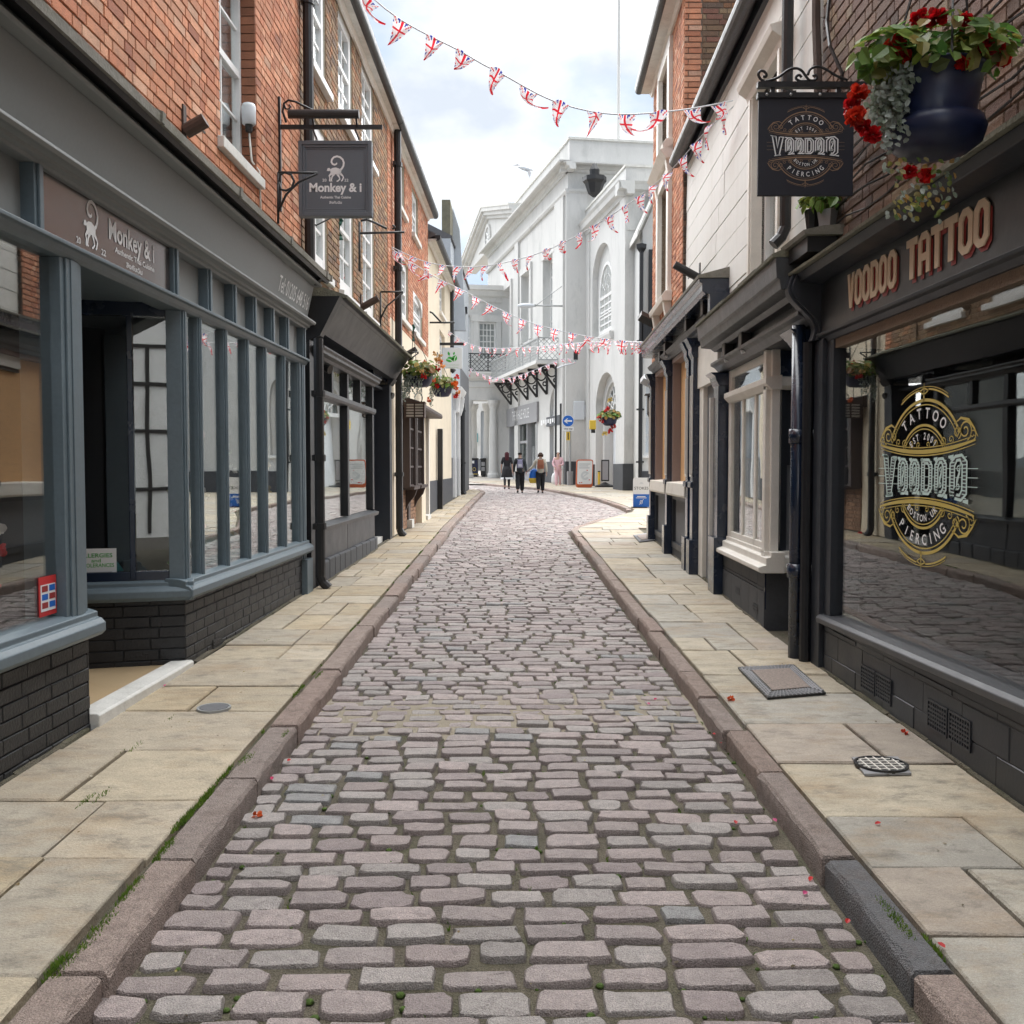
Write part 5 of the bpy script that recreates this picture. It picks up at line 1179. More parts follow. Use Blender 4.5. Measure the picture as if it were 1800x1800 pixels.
bs = basket(PB, .178, 'large navy hanging basket of red begonias near the tattoo shop', 'hanging flower baskets', 330, .07, [(-1.72, -.3, .05), (-1.85, -.25, -.2), (-1.78, -.35, -.42), (-1.6, -.3, -.62), (-.9, -.6, .68), (-1.0, -.5, 1.0), (-1.15, -.55, .85), (.12, -.95, .42), (.6, -.8, .85), (.2, -.85, 1.25), (-.35, -.8, 1.35), (-.68, -.4, -1.55), (-.32, -.4, -1.62), (.95, -.6, .9), (1.2, -.4, .7), (-1.45, -.4, -.8), (-.6, -.5, 1.5)], [(.62, .015, .012), (.66, .04, .015), (.5, .008, .012)], .042, 90, PB + Vector((.1, .1, 1.0)), rb, True, GRN + [(.2, .3, .06), (.3, .25, .08)], .22)
bt = MB()
foliage(bt, PB + Vector((-.20, -.05, .15)), .13, .085, 90, .075, GRN + [(.2, .3, .06)], rb); foliage(bt, PB + Vector((.12, -.05, .17)), .16, .07, 90, .07, GRN + AUT, rb); bt.obj('leaves', M['leaf'], bs, recalc=False)['kind'] = 'stuff'; bt = MB()
for k in range(120): q = PB + Vector((rb.uniform(-.17, .06), rb.uniform(-.1, .1), -.22 - .2 * rb.random())); leaf_quad(bt, q, .026, Vector((rb.uniform(-1, 1), -1, .3)).normalized(), rb.choice(SIL + AUT), rb)
bt.obj('trailing_leaves', M['leaf'], bs, recalc=False)['kind'] = 'stuff'
bb = thing('basket_bracket', 'black iron arm carrying the large navy flower basket', 'bracket', PB + Vector((.4, .1, 1.05)))
tubeobj('arm', [Vector((2.18, 3.8, PB.z + .95)), PB + Vector((.1, .1, 1.0))], .014, 'iron', bb); tubeobj('brace', [Vector((2.18, 3.8, PB.z + .5)), PB + Vector((.25, .1, .99))], .01, 'iron', bb)
rb = random.Random(5)
mixf = lambda n, a: [(rb.uniform(-1.5, 1.5) * a, rb.uniform(-1.3, .2), rb.uniform(-.2, 1.1)) for _ in range(n)]
P = at_y(738, 658, 17.0); basket(P, .235, 'navy hanging basket of red flowers with silver trailing leaves on the left, nearer of two', 'hanging flower baskets', 240, .11, mixf(9, 1) + [(1.1, 0, 1.5), (1.5, .1, 1.3), (1.5, 0, .9), (1.3, -.2, .4), (.7, -.6, -1.9)], [RED, ORG, (.7, .45, .2)], .07, 30, P + Vector((-.1, 0, .75)), rb, lcols=AUT + GRN)
light_bracket('basket_bracket', [[(716, 619), (736, 619)], [(718, 634), (736, 620)]], 17.0, 'small iron arm holding the nearer left flower basket')
P = at_y(777, 680, 21.4); basket(P, .23, 'navy hanging basket of orange and red flowers on the left, farther of two', 'hanging flower baskets', 220, .11, mixf(8, 1) + [(-.9, -.3, 1.8), (.1, -.4, 1.9), (1.4, 0, .9), (1.5, 0, -.5), (1.3, -.1, -.9)], [RED, ORG, (.72, .3, .08)], .085, 10, P + Vector((-.1, 0, .75)), rb, lcols=AUT + GRN)
P = at_y(1071, 735, 36.6); basket(P, .30, 'black hanging basket of red and yellow flowers beside the white arched doorway', 'hanging flower baskets', 240, .17, mixf(7, 1) + [(-1.3, -.4, 0), (-1.0, -.5, -.4), (.1, -.4, -1.6), (-.6, -.4, -2.0), (.5, -.4, -1.1), (.1, 0, 2.2)], [RED, (.6, .05, .05), YEL], .14, 0, P + Vector((.1, 0, 1.0)), rb, lcols=AUT + [(.4, .36, .1)] + GRN)

# ---- off white boarded building with the cream bay window --------------------------
r2 = thing('boarded_building', 'off white boarded building with cream shop bay window and dark pilasters', 'building', F2.p(9, 0, 0))
A5_, E5_ = 7.12, 13.55; ZR = 5.75; OW = -.05
hw = [(8.05, 9.02, 3.25, 4.92)]
m = MB(); wall_holes(m, F2, A5_, E5_, 2.9, ZR + .2, -.4, OW - .02, hw); m.obj('wall', M['joint'], r2)
z = 2.95; k = 0
while z < ZR + .1:
    hgt_ = .262; zt = min(z + hgt_ - .008, ZR + .15)
    segs = [(A5_, E5_)]
    for h in hw:
        if h[2] - .12 < zt and h[3] + .12 > z: segs = [(A5_, h[0] - .12), (h[1] + .12, E5_)]
    for (a, c) in segs:
        c0 = a
        while c0 < c - .01:
            c1 = c if c - c0 < 2.4 else c0 + R_.uniform(1.5, 2.3)
            d = R_.uniform(-.003, .003); MB().prism(F2, [(OW - .02, z), (OW + .004 + d, z), (OW + .002 + d, zt), (OW - .02, zt)], c0, min(c1, c) - .004).obj('board', M['board'], r2); c0 = c1
    z += hgt_; k += 1
h = hw[0]
sash(F2, r2, h[0], h[1], h[2], h[3], -.09, 1, 2, .07, .025, 'white', 'sglass', 'pale', True, None)
m = MB()
for (a, c) in ((h[0] - .13, h[0]), (h[1], h[1] + .13)): m.box(F2, a, c, OW - .05, .03, h[2] - .2, h[3]).box(F2, a + .03, c - .03, .03, .045, h[2], h[3])
m.prism(F2, [(OW, h[3]), (.03, h[3]), (.05, h[3] + .05), (.12, h[3] + .10), (.14, h[3] + .15), (OW, h[3] + .2)], h[0] - .18, h[1] + .18); m.obj('window_surround', M['cream'], r2, bevel=.005)
# eaves
gm = MB(); n = 8; oo = .10; zz = ZR
gm.prism(F2, [(oo + .085 * math.cos(a), zz + .085 * math.sin(a)) for a in [math.pi + math.pi * i / n for i in range(n + 1)]] + [(oo + .085, zz + .02), (oo - .085, zz + .02)], A5_ + .1, E5_ + .05); gm.obj('gutter', M['iron'], r2)
box(F2, A5_, E5_, OW, .0, ZR - .10, ZR + .1).obj('eaves_board', M['charcoal'], r2); MB().prism(F2, [(.06, ZR + .03), (.06, ZR + .07), (-4.2, ZR + 3.4), (-4.2, ZR - .2), (-.4, ZR)], A5_, E5_).obj('roof', M['tile'], r2)
downpipe(F2, r2, 7.62, .06, 3.3, ZR + 1.5, .045)
# cornice over the bay shop
zc1 = F2.z(1300, 527, .3); 
C0, C1 = 6.98, 10.45
zq0 = F2.z(1225, 600, .26); zq1 = F2.z(1233, 615, .24)
MB().prism(F2, [(-.05, zq1 - .02), (.10, zq1 - .02), (.14, zq1 + .01), (.24, zq1 + .02), (.25, zq1 + .09), (.27, zq1 + .10), (.28, zq0 + .13), (-.05, zq0 + .13)], C0, C1).obj('cornice', M['greywood'], r2, bevel=.005)
ls = MB(); a = C0
while a < C1:
    e = min(a + R_.uniform(.3, .6), C1 + .03); ls.prism(F2, [(-.05, zq0 + .132), (.30, zq0 + .132), (.305, zq0 + .15 + R_.uniform(-.006, .01)), (-.05, zq0 + .30)], a, e - .005); a = e
ls.obj('lead_flashing', M['moldy'], r2)
zm2 = F2.z(1251, 648, .1)
box(F2, C0, C1, -.3, .02, zm2 + .05, zq1 - .02).obj('frieze', M['greywood'], r2)
MB().prism(F2, [(-.3, zm2 - .05), (.03, zm2 - .05), (.06, zm2 - .02), (.08, zm2), (.12, zm2 + .02), (.12, zm2 + .05), (-.3, zm2 + .052)], C0, C1 + .1).obj('moulding', M['greywood'], r2, bevel=.004)
for u, v in ((1312, 600), (1282, 617)):
    s, z = F2.hit(u, v, .06); t = thing('small_loudspeaker', 'small black box under the grey cornice, %s' % ('nearer one' if u > 1300 else 'farther one'), 'speaker', F2.p(s, .06, z), 'black boxes under the cornices')
    MB().box(F2, s - .07, s + .07, .025, .12, z - .08, z + .08).obj('box', M['iron'], t, bevel=.01); MB().tube([F2.p(s - .02, .08, z - .09), F2.p(s - .02, .11, z - .10)], .018, 8).obj('sensor', M['plastic'], t)
# bay
B0 = 8.42; B1 = 10.35
zk = F2.z(1348, 998, .03); ztr = F2.z(1369, 662, .0)
FB = Fr(F2.p(B0, 0, 0).x, F2.p(B0, 0, 0).y, 1, .0, 'L')         # near end of the bay, faces the viewer
zg = pz(F2, 9)
m = MB().box(F2, B0 + .0, B1, -.4, -.01, -.1, zk - .06).box(FB, .01, .8, -.3, -.01, -.1, zk - .06); m.obj('plinth', M['plinth'], r2)
pn_ = []
a = B0 + .004
for c in (8.78, 9.12, 9.47, 9.8, B1): pn_.append(MB().box(F2, a, c - .006, -.012, .0, zg + .30, zk - .2)); a = c
a = B0 + .004
for c in (8.7, 9.04, 9.4, 9.85, B1): pn_.append(MB().box(F2, a, c - .006, -.012, .003, zk - .19, zk - .07)); pn_.append(MB().box(F2, a, c - .006, -.012, .006, -.05, zg + .29)); a = c
for q in pn_: q.obj('plinth_stone', M['plinth'], r2)
MB().box(FB, .0, .75, -.012, .0, zg + .14, zk - .07).obj('end_panel', M['navy'], r2)
vent(F2, r2, 9.55, zg + .12, .22, .08, 'plinth'); vent(F2, r2, 8.75, zg + .06, .22, .09, 'plinth')
prs = [(-.15, zk - .06), (.05, zk - .06), (.075, zk - .045), (.075, zk - .01), (.05, zk), (.01, zk + .01), (.01, zk + .07), (-.03, zk + .08), (-.03, zk + .12), (-.15, zk + .12)]
MB().prism(F2, prs, B0 - .08, B1 + .02).obj('sill', M['cream'], r2, bevel=.006); MB().prism(FB, prs, .0, .5).obj('sill', M['cream'], r2, bevel=.006)
ztop = zm2 - .05
m = MB()
m.box(F2, B0, B0 + .07, -.11, -.04, zk + .1, ztop).box(FB, .0, .09, -.14, -.05, zk + .1, ztop)
m.box(F2, B1 - .13, B1, -.13, -.04, zk + .1, ztop)
for s in (9.10, 9.66): m.box(F2, s - .035, s + .035, -.10, -.045, zk + .1, ztr)
m.box(F2, B0 + .09, B1 - .13, -.12, -.045, zk + .1, zk + .18).box(F2, B0 + .09, B1 - .13, -.12, -.045, ztop - .08, ztop)
m.obj('bay_frame', M['cream'], r2, bevel=.006)
MB().prism(F2, [(-.12, ztr - .07), (-.03, ztr - .07), (.0, ztr - .04), (.02, ztr - .02), (.02, ztr + .03), (-.12, ztr + .05)], B0 - .03, B1 - .05).prism(FB, [(-.12, ztr - .07), (-.04, ztr - .07), (.0, ztr - .04), (.0, ztr + .03), (-.12, ztr + .05)], .0, .5).obj('transom_rail', M['cream'], r2, bevel=.004)
for a, c in ((B0 + .07, 9.065), (9.135, 9.625), (9.695, B1 - .13)): box(F2, a, c, -.063, -.058, zk + .18, ztr - .07).obj('shop_window_pane', M['rglass'], r2)
box(F2, B0 + .09, B1 - .13, -.063, -.058, ztr + .05, ztop - .08).obj('shop_window_pane', M['rglass'], r2)
box(F2, B0 + .2, B1 + .1, -.6, -.5, zk, ztop).obj('window_back', M['pale'], r2)
q = MB().box(FB, .14, .17, -.16, -.06, zk + .12, ztr - .07).box(FB, .17, .6, -.12, -.1, zk + .9, ztr - .07); q.obj('doorway', M['charcoal'], r2)
MB().box(FB, .17, .6, -.12, -.1, zk + .12, zk + .88).obj('door_panel', M['greydark'], r2); MB().box(FB, .17, .6, -.1, -.085, zk + .86, zk + .9).box(FB, .17, .2, -.1, -.085, zk + .12, zk + .86).obj('door_bead', M['charcoal'], r2)
MB().box(FB, .14, .6, -.12, -.1, ztr + .05, ztop).obj('transom_panel', M['navy'], r2)
box(F2, A5_, B0, -.9, -.86, -.1, 3).obj('recess_back', M['charcoal'], r2); box(F2, A5_ - .1, B0, -1, -.35, zg - .05, zg + .03).obj('recess_floor', M['slab'], r2)
room(F2, r2, B0 + .25, 10.9, -1.4, -.62, -.1, ztop + .3, 'plaster')
# pilasters of the bay shop
m = MB().box(F2, 10.40, 10.68, -.1, .06, -.05, zm2 - .06).box(F2, 10.36, 10.72, -.1, .10, -.05, zg + .62).prism(F2, [(-.1, zm2 - .2), (.06, zm2 - .2), (.09, zm2 - .14), (.10, zm2 - .1), (.15, zm2 - .06), (-.1, zm2 - .06)], 10.36, 10.72)
m.obj('pilaster', M['navy'], r2, bevel=.006)
MB().box(F2, 10.72, 10.76, .04, .09, zg + .62, zm2 - .3).obj('pilaster_strip', M['cream'], r2)
m = MB().box(F2, 7.15, 7.4, -.1, .05, -.05, zm2 - .06).prism(F2, [(-.1, zm2 - .16), (.05, zm2 - .16), (.08, zm2 - .12), (.14, zm2 - .06), (-.1, zm2 - .06)], 7.1, 7.45); m.obj('pilaster', M['navy'], r2, bevel=.006)
# narrow panelled door between the two shops
dr = box(F2, 10.85, 11.75, -.1, -.05, zg, zm2 - .1).obj('door', M['greydark'], r2)
for a, c in ((zg + .3, zg + .95), (zg + 1.05, zg + 1.25), (zg + 1.35, zm2 - .5)): box(F2, 11.0, 11.5, -.05, -.035, a, c).obj('door_panel', M['charcoal'], dr)
m = MB().box(F2, 11.72, 12.0, -.1, .0, -.05, zm2 + .1).box(F2, 10.74, 10.88, -.1, .0, -.05, zm2); m.obj('door_jamb', M['cream'], r2, bevel=.005)
box(F2, 10.7, 12.1, -.3, .02, zm2 - .1, zm2 + .4).obj('over_door_panel', M['cream'], r2)

# ---- brick building with the boarded up shop ---------------------------------------
r3 = thing('boarded_shop_building', 'tall red brick building with cream window surrounds over a boarded up grey shop', 'building', F2.p(15, 0, 0))
A3_, E3_ = 13.57, 17.2; ZR3 = 8.1
hz3 = [(14.9, 16.0, 4.2, 5.9), (14.9, 16.0, 6.4, 7.7)]
m = MB(); wall_holes(m, F2, A3_, E3_, 3.2, ZR3, -.4, -.012, hz3); m.obj('wall', M['mortar'], r3)
lay(brickwork(F2, A3_ + .0, E3_, 3.4, ZR3, 0, hz3, REDP, rng=random.Random(12)), F2, M['redbrick'], r3, 0)
FG = Fr(F2.p(A3_, 0, 0).x, F2.p(A3_, 0, 0).y - .035, 1, 0, 'L')       # gable end above the lower roof, faces the viewer
box(FG, .01, 6, -.3, -.014, 5, 10.5).obj('gable_wall', M['mortar'], r3)
lay(brickwork(FG, 0, .24, 5.6, 9.5, 0, [], REDP, rng=random.Random(13)), FG, M['redbrick'], r3, 60)
lay(brickwork(FG, .24, 3.4, 5.6, 9.5, -.004, [], [(tuple(x * .75 for x in c), w_) for c, w_ in BRNP] + [((.2, .09, .06), 4)], rng=random.Random(14)), FG, M['redbrick'], r3, 30)
lay(brickwork(FG, 0, .12, 3.6, 5.6, .0, [], [((.08, .06, .045), 1), ((.14, .09, .06), 1)], rng=random.Random(15)), FG, M['redbrick'], r3, 0)
for k, h in enumerate(hz3):
    sash(F2, r3, *h, -.12, 2, 4, .08, .03, 'cream', 'sglass', 'curtain', True, None)
    m = MB()
    for a, c in ((h[0] - .2, h[0]), (h[1], h[1] + .2)): m.box(F2, a, c, -.05, .06, h[2], h[3] + .05)
    m.box(F2, h[0] - .2, h[1] + .2, -.05, .05, h[3] + .05, h[3] + .22)
    m.prism(F2, [(0, h[2] - .15), (.14, h[2] - .15), (.16, h[2] - .08), (.1, h[2]), (0, h[2])], h[0] - .3, h[1] + .3)
    for x in (h[0] - .15, h[1] + .15): m.prism(F2, [(0, h[2] - .15), (.12, h[2] - .15), (.06, h[2] - .5), (0, h[2] - .55)], x - .07, x + .07)
    if k == 0: m.prism(F2, [(0, h[3] + .22), (.1, h[3] + .22), (.2, h[3] + .34), (0, h[3] + .42)], h[0] - .3, h[1] + .3)
    m.obj('window_surround', M['cream'], r3, bevel=.006)
eaves(F2, r3, A3_, E3_ + .1, ZR3 + .02, .22, 2.2, 4)
# hooded shopfront
zh1, zh0 = F2.z(1250, 478, .2), F2.z(1250, 506, .2); H0, H1 = 10.42, 16.6
MB().prism(F2, [(-.06, zh0), (.20, zh0), (.235, zh0 + .03), (.235, zh0 + .11), (.26, zh0 + .12), (.27, zh1), (-.06, zh1 + .0)], H0, H1).obj('hood', M['navy'], r3, bevel=.005)
m = MB().prism(F2, [(-.06, zh1 + .002), (.28, zh1 + .002), (.285, zh1 + .03), (-.06, zh1 + .12)], H0 - .02, H1 + .03); m.obj('lead_flashing', M['lead'], r3)
zn = F2.z(1253, 552, .1)
box(F2, H0, H1, -.3, .015, zn + .05, zh0).obj('frieze', M['greywood'], r3)
box(F2, H0 - .04, H0 + .1, -.05, .16, zn - .1, zh0).obj('hood_end', M['navy'], r3)
MB().prism(F2, [(-.3, zn - .06), (.03, zn - .06), (.06, zn - .02), (.1, zn), (.13, zn + .05), (-.3, zn + .052)], 10.9, H1 + .1).obj('moulding', M['greywood'], r3, bevel=.004)
for k, u in enumerate((1244, 1214, 1176, 1166)):
    v = {1244: 540, 1214: 570, 1176: 614, 1166: 628}[u]
    s, z = F2.hit(u, v, .06); t = thing('small_loudspeaker', 'small black box under the dark hood, %s' % ['nearest', 'second', 'third', 'farthest'][k], 'speaker', F2.p(s, .06, z), 'black boxes under the cornices')
    MB().box(F2, s - .08, s + .08, .02, .13, z - .09, z + .09).obj('box', M['iron'], t, bevel=.01); MB().tube([F2.p(s - .02, .08, z - .1), F2.p(s - .02, .11, z - .11)], .018, 8).obj('sensor', M['plastic'], t)
zsl = F2.z(1200, 850, .05); zsb_ = F2.z(1200, 875, .05)
def pil(s, wd=.2):
    zg = pz(F2, s); m = MB().box(F2, s - wd / 2, s + wd / 2, -.1, .07, -.05, zn - .06).box(F2, s - wd * .62, s + wd * .62, -.1, .11, -.05, zg + .42).prism(F2, [(-.1, zn - .3), (.07, zn - .3), (.1, zn - .24), (.1, zn - .18), (.16, zn - .06), (-.1, zn - .06)], s - wd * .65, s + wd * .65)
    m.prism(F2, [(.06, zsl - .05), (.1, zsl - .03), (.1, zsl + .03), (.06, zsl + .05)], s - wd * .6, s + wd * .6); p_ = m.obj('pilaster', M['navy'], r3, bevel=.005)
    fr_ = MB()
    for q in (-.34, .34): fr_.box(F2, s + q * wd - .012, s + q * wd + .012, .07, .085, zsl + .1, zn - .5)
    fr_.box(F2, s - .34 * wd, s + .34 * wd, .07, .085, zsl + .1, zsl + .125); fr_.obj('pilaster_bead', M['cream'], p_)
for s in (12.15, 12.55, 14.6, 16.75): pil(s)
for (a, c) in ((12.7, 14.45), (14.75, 16.6)):
    box(F2, a, c - .0, -.15, -.12, zsl, zn - .06).obj('plywood_board', M['ply'], r3)
    box(F2, c - .03, c + .06, -.13, .0, zsl, zn - .06).obj('window_jamb', M['mauve'], r3); box(F2, a, c, -.2, .01, zn - .12, zn - .06).obj('window_head', M['mauve'], r3)
    MB().prism(F2, [(-.2, zsb_), (.07, zsb_), (.09, zsb_ + .03), (.08, zsl), (-.2, zsl + .02)], a - .05, c + .05).obj('sill', M['cream'], r3, bevel=.008)
    zg = pz(F2, a); box(F2, a, c, -.2, -.05, zg - .2, zsb_).obj('stall_riser', M['greydark'], r3)
    m = MB().box(F2, a, a + .06, -.05, .0, zg + .2, zsb_).box(F2, c - .06, c, -.05, .0, zg + .2, zsb_).box(F2, a + .06, c - .06, -.05, -.001, zsb_ - .06, zsb_).box(F2, a + .06, c - .06, -.05, .01, zg + .14, zg + .22)
    m.obj('panel_frame', M['charcoal'], r3); box(F2, a, c, -.1, -.01, zg - .1, zg + .14).obj('plinth_stone', M['plinth'], r3)
box(F2, 12.3, E3_, -.4, -.23, -.1, 3.5).obj('back_wall', M['plaster'], r3)
box(F2, E3_ - .05, E3_, -6, -.03, -.1, ZR3).obj('end_wall', M['redbrick'], r3)
def camera_box(u, v, y, label, mat='plastic', face=1):
    P = at_y(u, v, y); t = thing('security_camera', label, 'security camera', P, 'security cameras')
    MB().tube([P + Vector((-.18, -.05, .1)), P + Vector((.16, .02, -.06))], .09, 4).obj('housing', M[mat], t); tubeobj('arm', [P, P + Vector((.2, .05, -.12))], .03, 'iron', t)
camera_box(1143, 566, 16.4, 'black and white security camera by the sills of the tall brick building', 'iron'); camera_box(1146, 676, 17.3, 'white security camera under the hood of the boarded shop')
t = thing('wall_lantern', 'black box lantern at the far end of the boarded shop', 'lantern', at_y(1144, 708, 17.4)); P = at_y(1143, 732, 17.4)
MB().prism(World(), [], 0, 0) if 0 else None
box(W, P.x - .05, P.x + .07, 17.35, 17.47, P.z + .05, P.z + .36).obj('body', M['iron'], t); MB().lathe(P + Vector((.01, 0, 0)), [(.03, -.03), (.07, .05)], 4).obj('base', M['iron'], t); MB().lathe(P + Vector((.01, 0, .36)), [(.12, 0), (.1, .04), (.03, .05)], 4).obj('cap', M['iron'], t); box(W, P.x - .035, P.x + .03, 17.33, 17.348, P.z + .08, P.z + .33).obj('pane', M['board2'], t)
# ================================================================== ASSEMBLY ROOMS AND BEYOND
as_ = thing('assembly_rooms', 'grand white rendered assembly building with pediment, balcony and arched windows', 'building', (3, 46, gz(46)))
A = ground(997, 852, KERB); FA = Fr(A.x, A.y, -.218, 1, 'R')
Wc = ground(1099, 862, KERB); FW = Fr(Wc.x, Wc.y, -.155, 1, 'R')
FE = Fr(A.x, A.y, 1, .16, 'L'); FN = Fr(Wc.x, Wc.y, 1, .16, 'L')
zpt, zct, zcb, zst = FA.z(990, 259, 0), FA.z(981, 283, .55), FA.z(992, 310, 0), FA.z(992, 339, 0)
sP = FA.s(893, 838, 0)                               # the porch joins here
LEN = sP + 6
zgA = gz(44, KERB)
def hs(u0, u1, v0, v1, F=FA, um=None):
    um = um or (u0 + u1) / 2; return (F.s(u1, 800), F.s(u0, 800), F.z(um, v1), F.z(um, v0))
wA = hs(957, 974, 452, 592); wB = hs(919, 933, 480, 600); wC = hs(886, 899, 508, 612)
shop = hs(896, 944, 738, 836); door = hs(966, 987, 680, 850)
door = (door[0], door[1], zgA, FA.z(976, 728))
m = MB(); wall_holes(m, FA, 0, LEN, zgA - .4, zct, -.6, 0, [wA, wB, wC, (shop[0], shop[1], zgA, shop[3]), (door[0], door[1], zgA, FA.z(976, 680))]); m.obj('street_wall', M['render'], as_)
m = MB().box(FE, .01, 9, -.6, 0, zgA - .4, zct); m.obj('end_wall', M['render'], as_)
cor = [(-.2, zcb), (.08, zcb), (.1, zcb + .12), (.22, zcb + .16), (.25, zcb + .3), (.48, zcb + .36), (.52, zct - .12), (.6, zct - .08), (.6, zct), (-.2, zct)]
MB().prism(FA, cor, -.6, LEN).obj('cornice', M['render'], as_); MB().prism(FE, cor, -.35, 9).obj('cornice', M['render'], as_)
MB().box(FA, -.3, FA.s(903, 370), -.3, .0, zct, zpt).box(FE, -.0, 9, -.35, .3, zct, zpt).obj('parapet', M['render'], as_)
MB().box(FA, -.35, FA.s(903, 370), -.35, .06, zpt, zpt + .1).box(FE, -.06, 9, -.35, .36, zpt + .002, zpt + .1).obj('coping', M['stonesill'], as_)
sb = [(0, zst - .2), (.1, zst - .2), (.16, zst - .1), (.16, zst), (0, zst)]
MB().prism(FA, sb, -.15, LEN).obj('string_course', M['render'], as_); MB().prism(FE, sb, 0, .95).obj('string_course', M['render'], as_)
zbal = FA.z(985, 634, 0)
m = MB()
for a, c in ((FA.s(993, 700), FA.s(978, 700)), (FA.s(914, 640), FA.s(908, 640))): m.box(FA, max(a, .0) - .01, c, 0, .12, zgA - .3, zst - .2)
m.box(FE, -.1, .9, 0, .1, zgA - .3, zst - .2); m.obj('pilaster', M['render'], as_)
m = MB().box(FA, -.1, shop[0] - .2, 0, .05, zgA - .4, zgA + 1.05).box(FE, -.12, 1.2, 0, .14, zgA - .4, zgA + 1.05); m.obj('plinth', M['plinth'], as_)
for k, h in enumerate((wA, wB, wC)):
    sash(FA, as_, *h, -.28, 2, 5, .12, .06, 'white', 'glass', 'pale', True, None, backd=.25)
    m = MB(); 
    for a, c in ((h[0] - .32, h[0]), (h[1], h[1] + .32)): m.box(FA, a, c, 0, .1, h[2], h[3])
    m.box(FA, h[0] - .32, h[1] + .32, 0, .12, h[3], h[3] + .35); m.obj('window_surround', M['render'], as_)
# pediment with the oval window
sa, sb_ = FA.s(903, 381, .3), FA.s(817, 466, .3); sm2 = (sa + sb_) / 2
zap = FA.z(848, 361, .6) - .7
pd = MB().poly(FA, [(sa, zct), (sb_, zct), (sm2, zap)], -.5, .15); pd.obj('pediment', M['render'], as_)
m = MB()
for x0_, x1_ in ((sa - .3, sm2), (sb_ + .3, sm2)):
    for k, (dz, oo) in enumerate(((0, .30), (.2, .48), (.42, .62))):
        m.poly(FA, [(x0_, zct + dz), (x1_, zap + dz), (x1_, zap + dz + .22), (x0_, zct + dz + .22)], .1, oo)
m.obj('raking_cornice', M['render'], as_)
MB().poly(FA, [(sa - .3, zct + .62), (sm2, zap + .64), (sm2, zap + .74), (sa - .3, zct + .74)], -3, .66).poly(FA, [(sb_ + .3, zct + .62), (sm2, zap + .64), (sm2, zap + .74), (sb_ + .3, zct + .74)], -3, .66).obj('pediment_roof', M['stonesill'], as_)
zo = (zct + zap) / 2 - .25; ro = (zap - zct) * .30
m = MB(); n = 26
for k, (q0, q1, o1) in enumerate(((1.0, 1.35, .26), (.92, 1.0, .2))):
    for i in range(n):
        a0, a1 = 2 * math.pi * i / n, 2 * math.pi * (i + 1) / n
        m.poly(FA, [(sm2 + q * ro * 1.15 * math.cos(a), zo + q * ro * 1.15 * math.sin(a)) for a, q in ((a0, q0), (a1, q0), (a1, q1), (a0, q1))], .14, o1)
ov = m.obj('oval_window', M['render'], as_); MB().poly(FA, [(sm2 + ro * 1.07 * math.cos(2 * math.pi * i / n), zo + ro * 1.07 * math.sin(2 * math.pi * i / n)) for i in range(n)], .14, .17).obj('pane', M['sglass'], ov)
m = MB()
for k in range(4): a = math.pi * k / 4; m.tube([FA.p(sm2 + ro * math.cos(a), .19, zo + ro * math.sin(a)), FA.p(sm2 - ro * math.cos(a), .19, zo - ro * math.sin(a))], .05, 5)
m.tube([FA.p(sm2 + .4 * ro * math.cos(2 * math.pi * i / 14), .2, zo + .4 * ro * math.sin(2 * math.pi * i / 14)) for i in range(15)], .05, 5); m.obj('glazing_bar', M['white'], ov)
# ground floor shop and fanlight door
ff = hs(893, 948, 716, 748); ffz0, ffz1 = FA.z(944, 756, .1), FA.z(944, 722, .1)
fs_ = box(FA, shop[0] - .4, shop[1] + .3, .02, .12, shop[3] - .25, shop[3] + .75).obj('shop_fascia', M['grey'], as_)
m = MB(); put_text(m, 'THE WHALE HOUSE', wall_map(FA, (shop[0] + shop[1]) / 2, shop[3] + .05, .13), 0, 0, (shop[1] - shop[0]) * .62, .5, .0); m.obj('lettering', M['wht'], fs_)
sw_ = MB(); L_ = shop[1] - shop[0]
sw_.box(FA, shop[0], shop[1], -.3, .0, zgA - .1, zgA + .55)
for q in (0, .33, .8, 1): sw_.box(FA, shop[0] + L_ * q - .09, shop[0] + L_ * q + .09, -.25, .02, zgA + .55, shop[3])
sw_.box(FA, shop[0] + L_ * .33, shop[0] + L_ * .8, -.2, .0, shop[3] - 1.25, shop[3] - 1.12)
sw_.obj('shopfront_frame', M['grey'], as_)
box(FA, shop[0], shop[1], -.2, -.19, zgA + .5, shop[3]).obj('shop_window_pane', M['rglass'], as_); room(FA, as_, shop[0], shop[1], -1.5, -.25, zgA, shop[3], 'pale')
box(FA, shop[0] + L_ * .45, shop[0] + L_ * .75, -.6, -.55, zgA + .6, zgA + 1.9).obj('display_panel', M['board2'], as_)
zft = FA.z(976, 680); arch_fill(a_ := MB(), FA, door[0], door[1], door[3] + (zft - door[3]) * .15, zft, -.59, .0); a_.obj('arch_head', M['render'], as_)
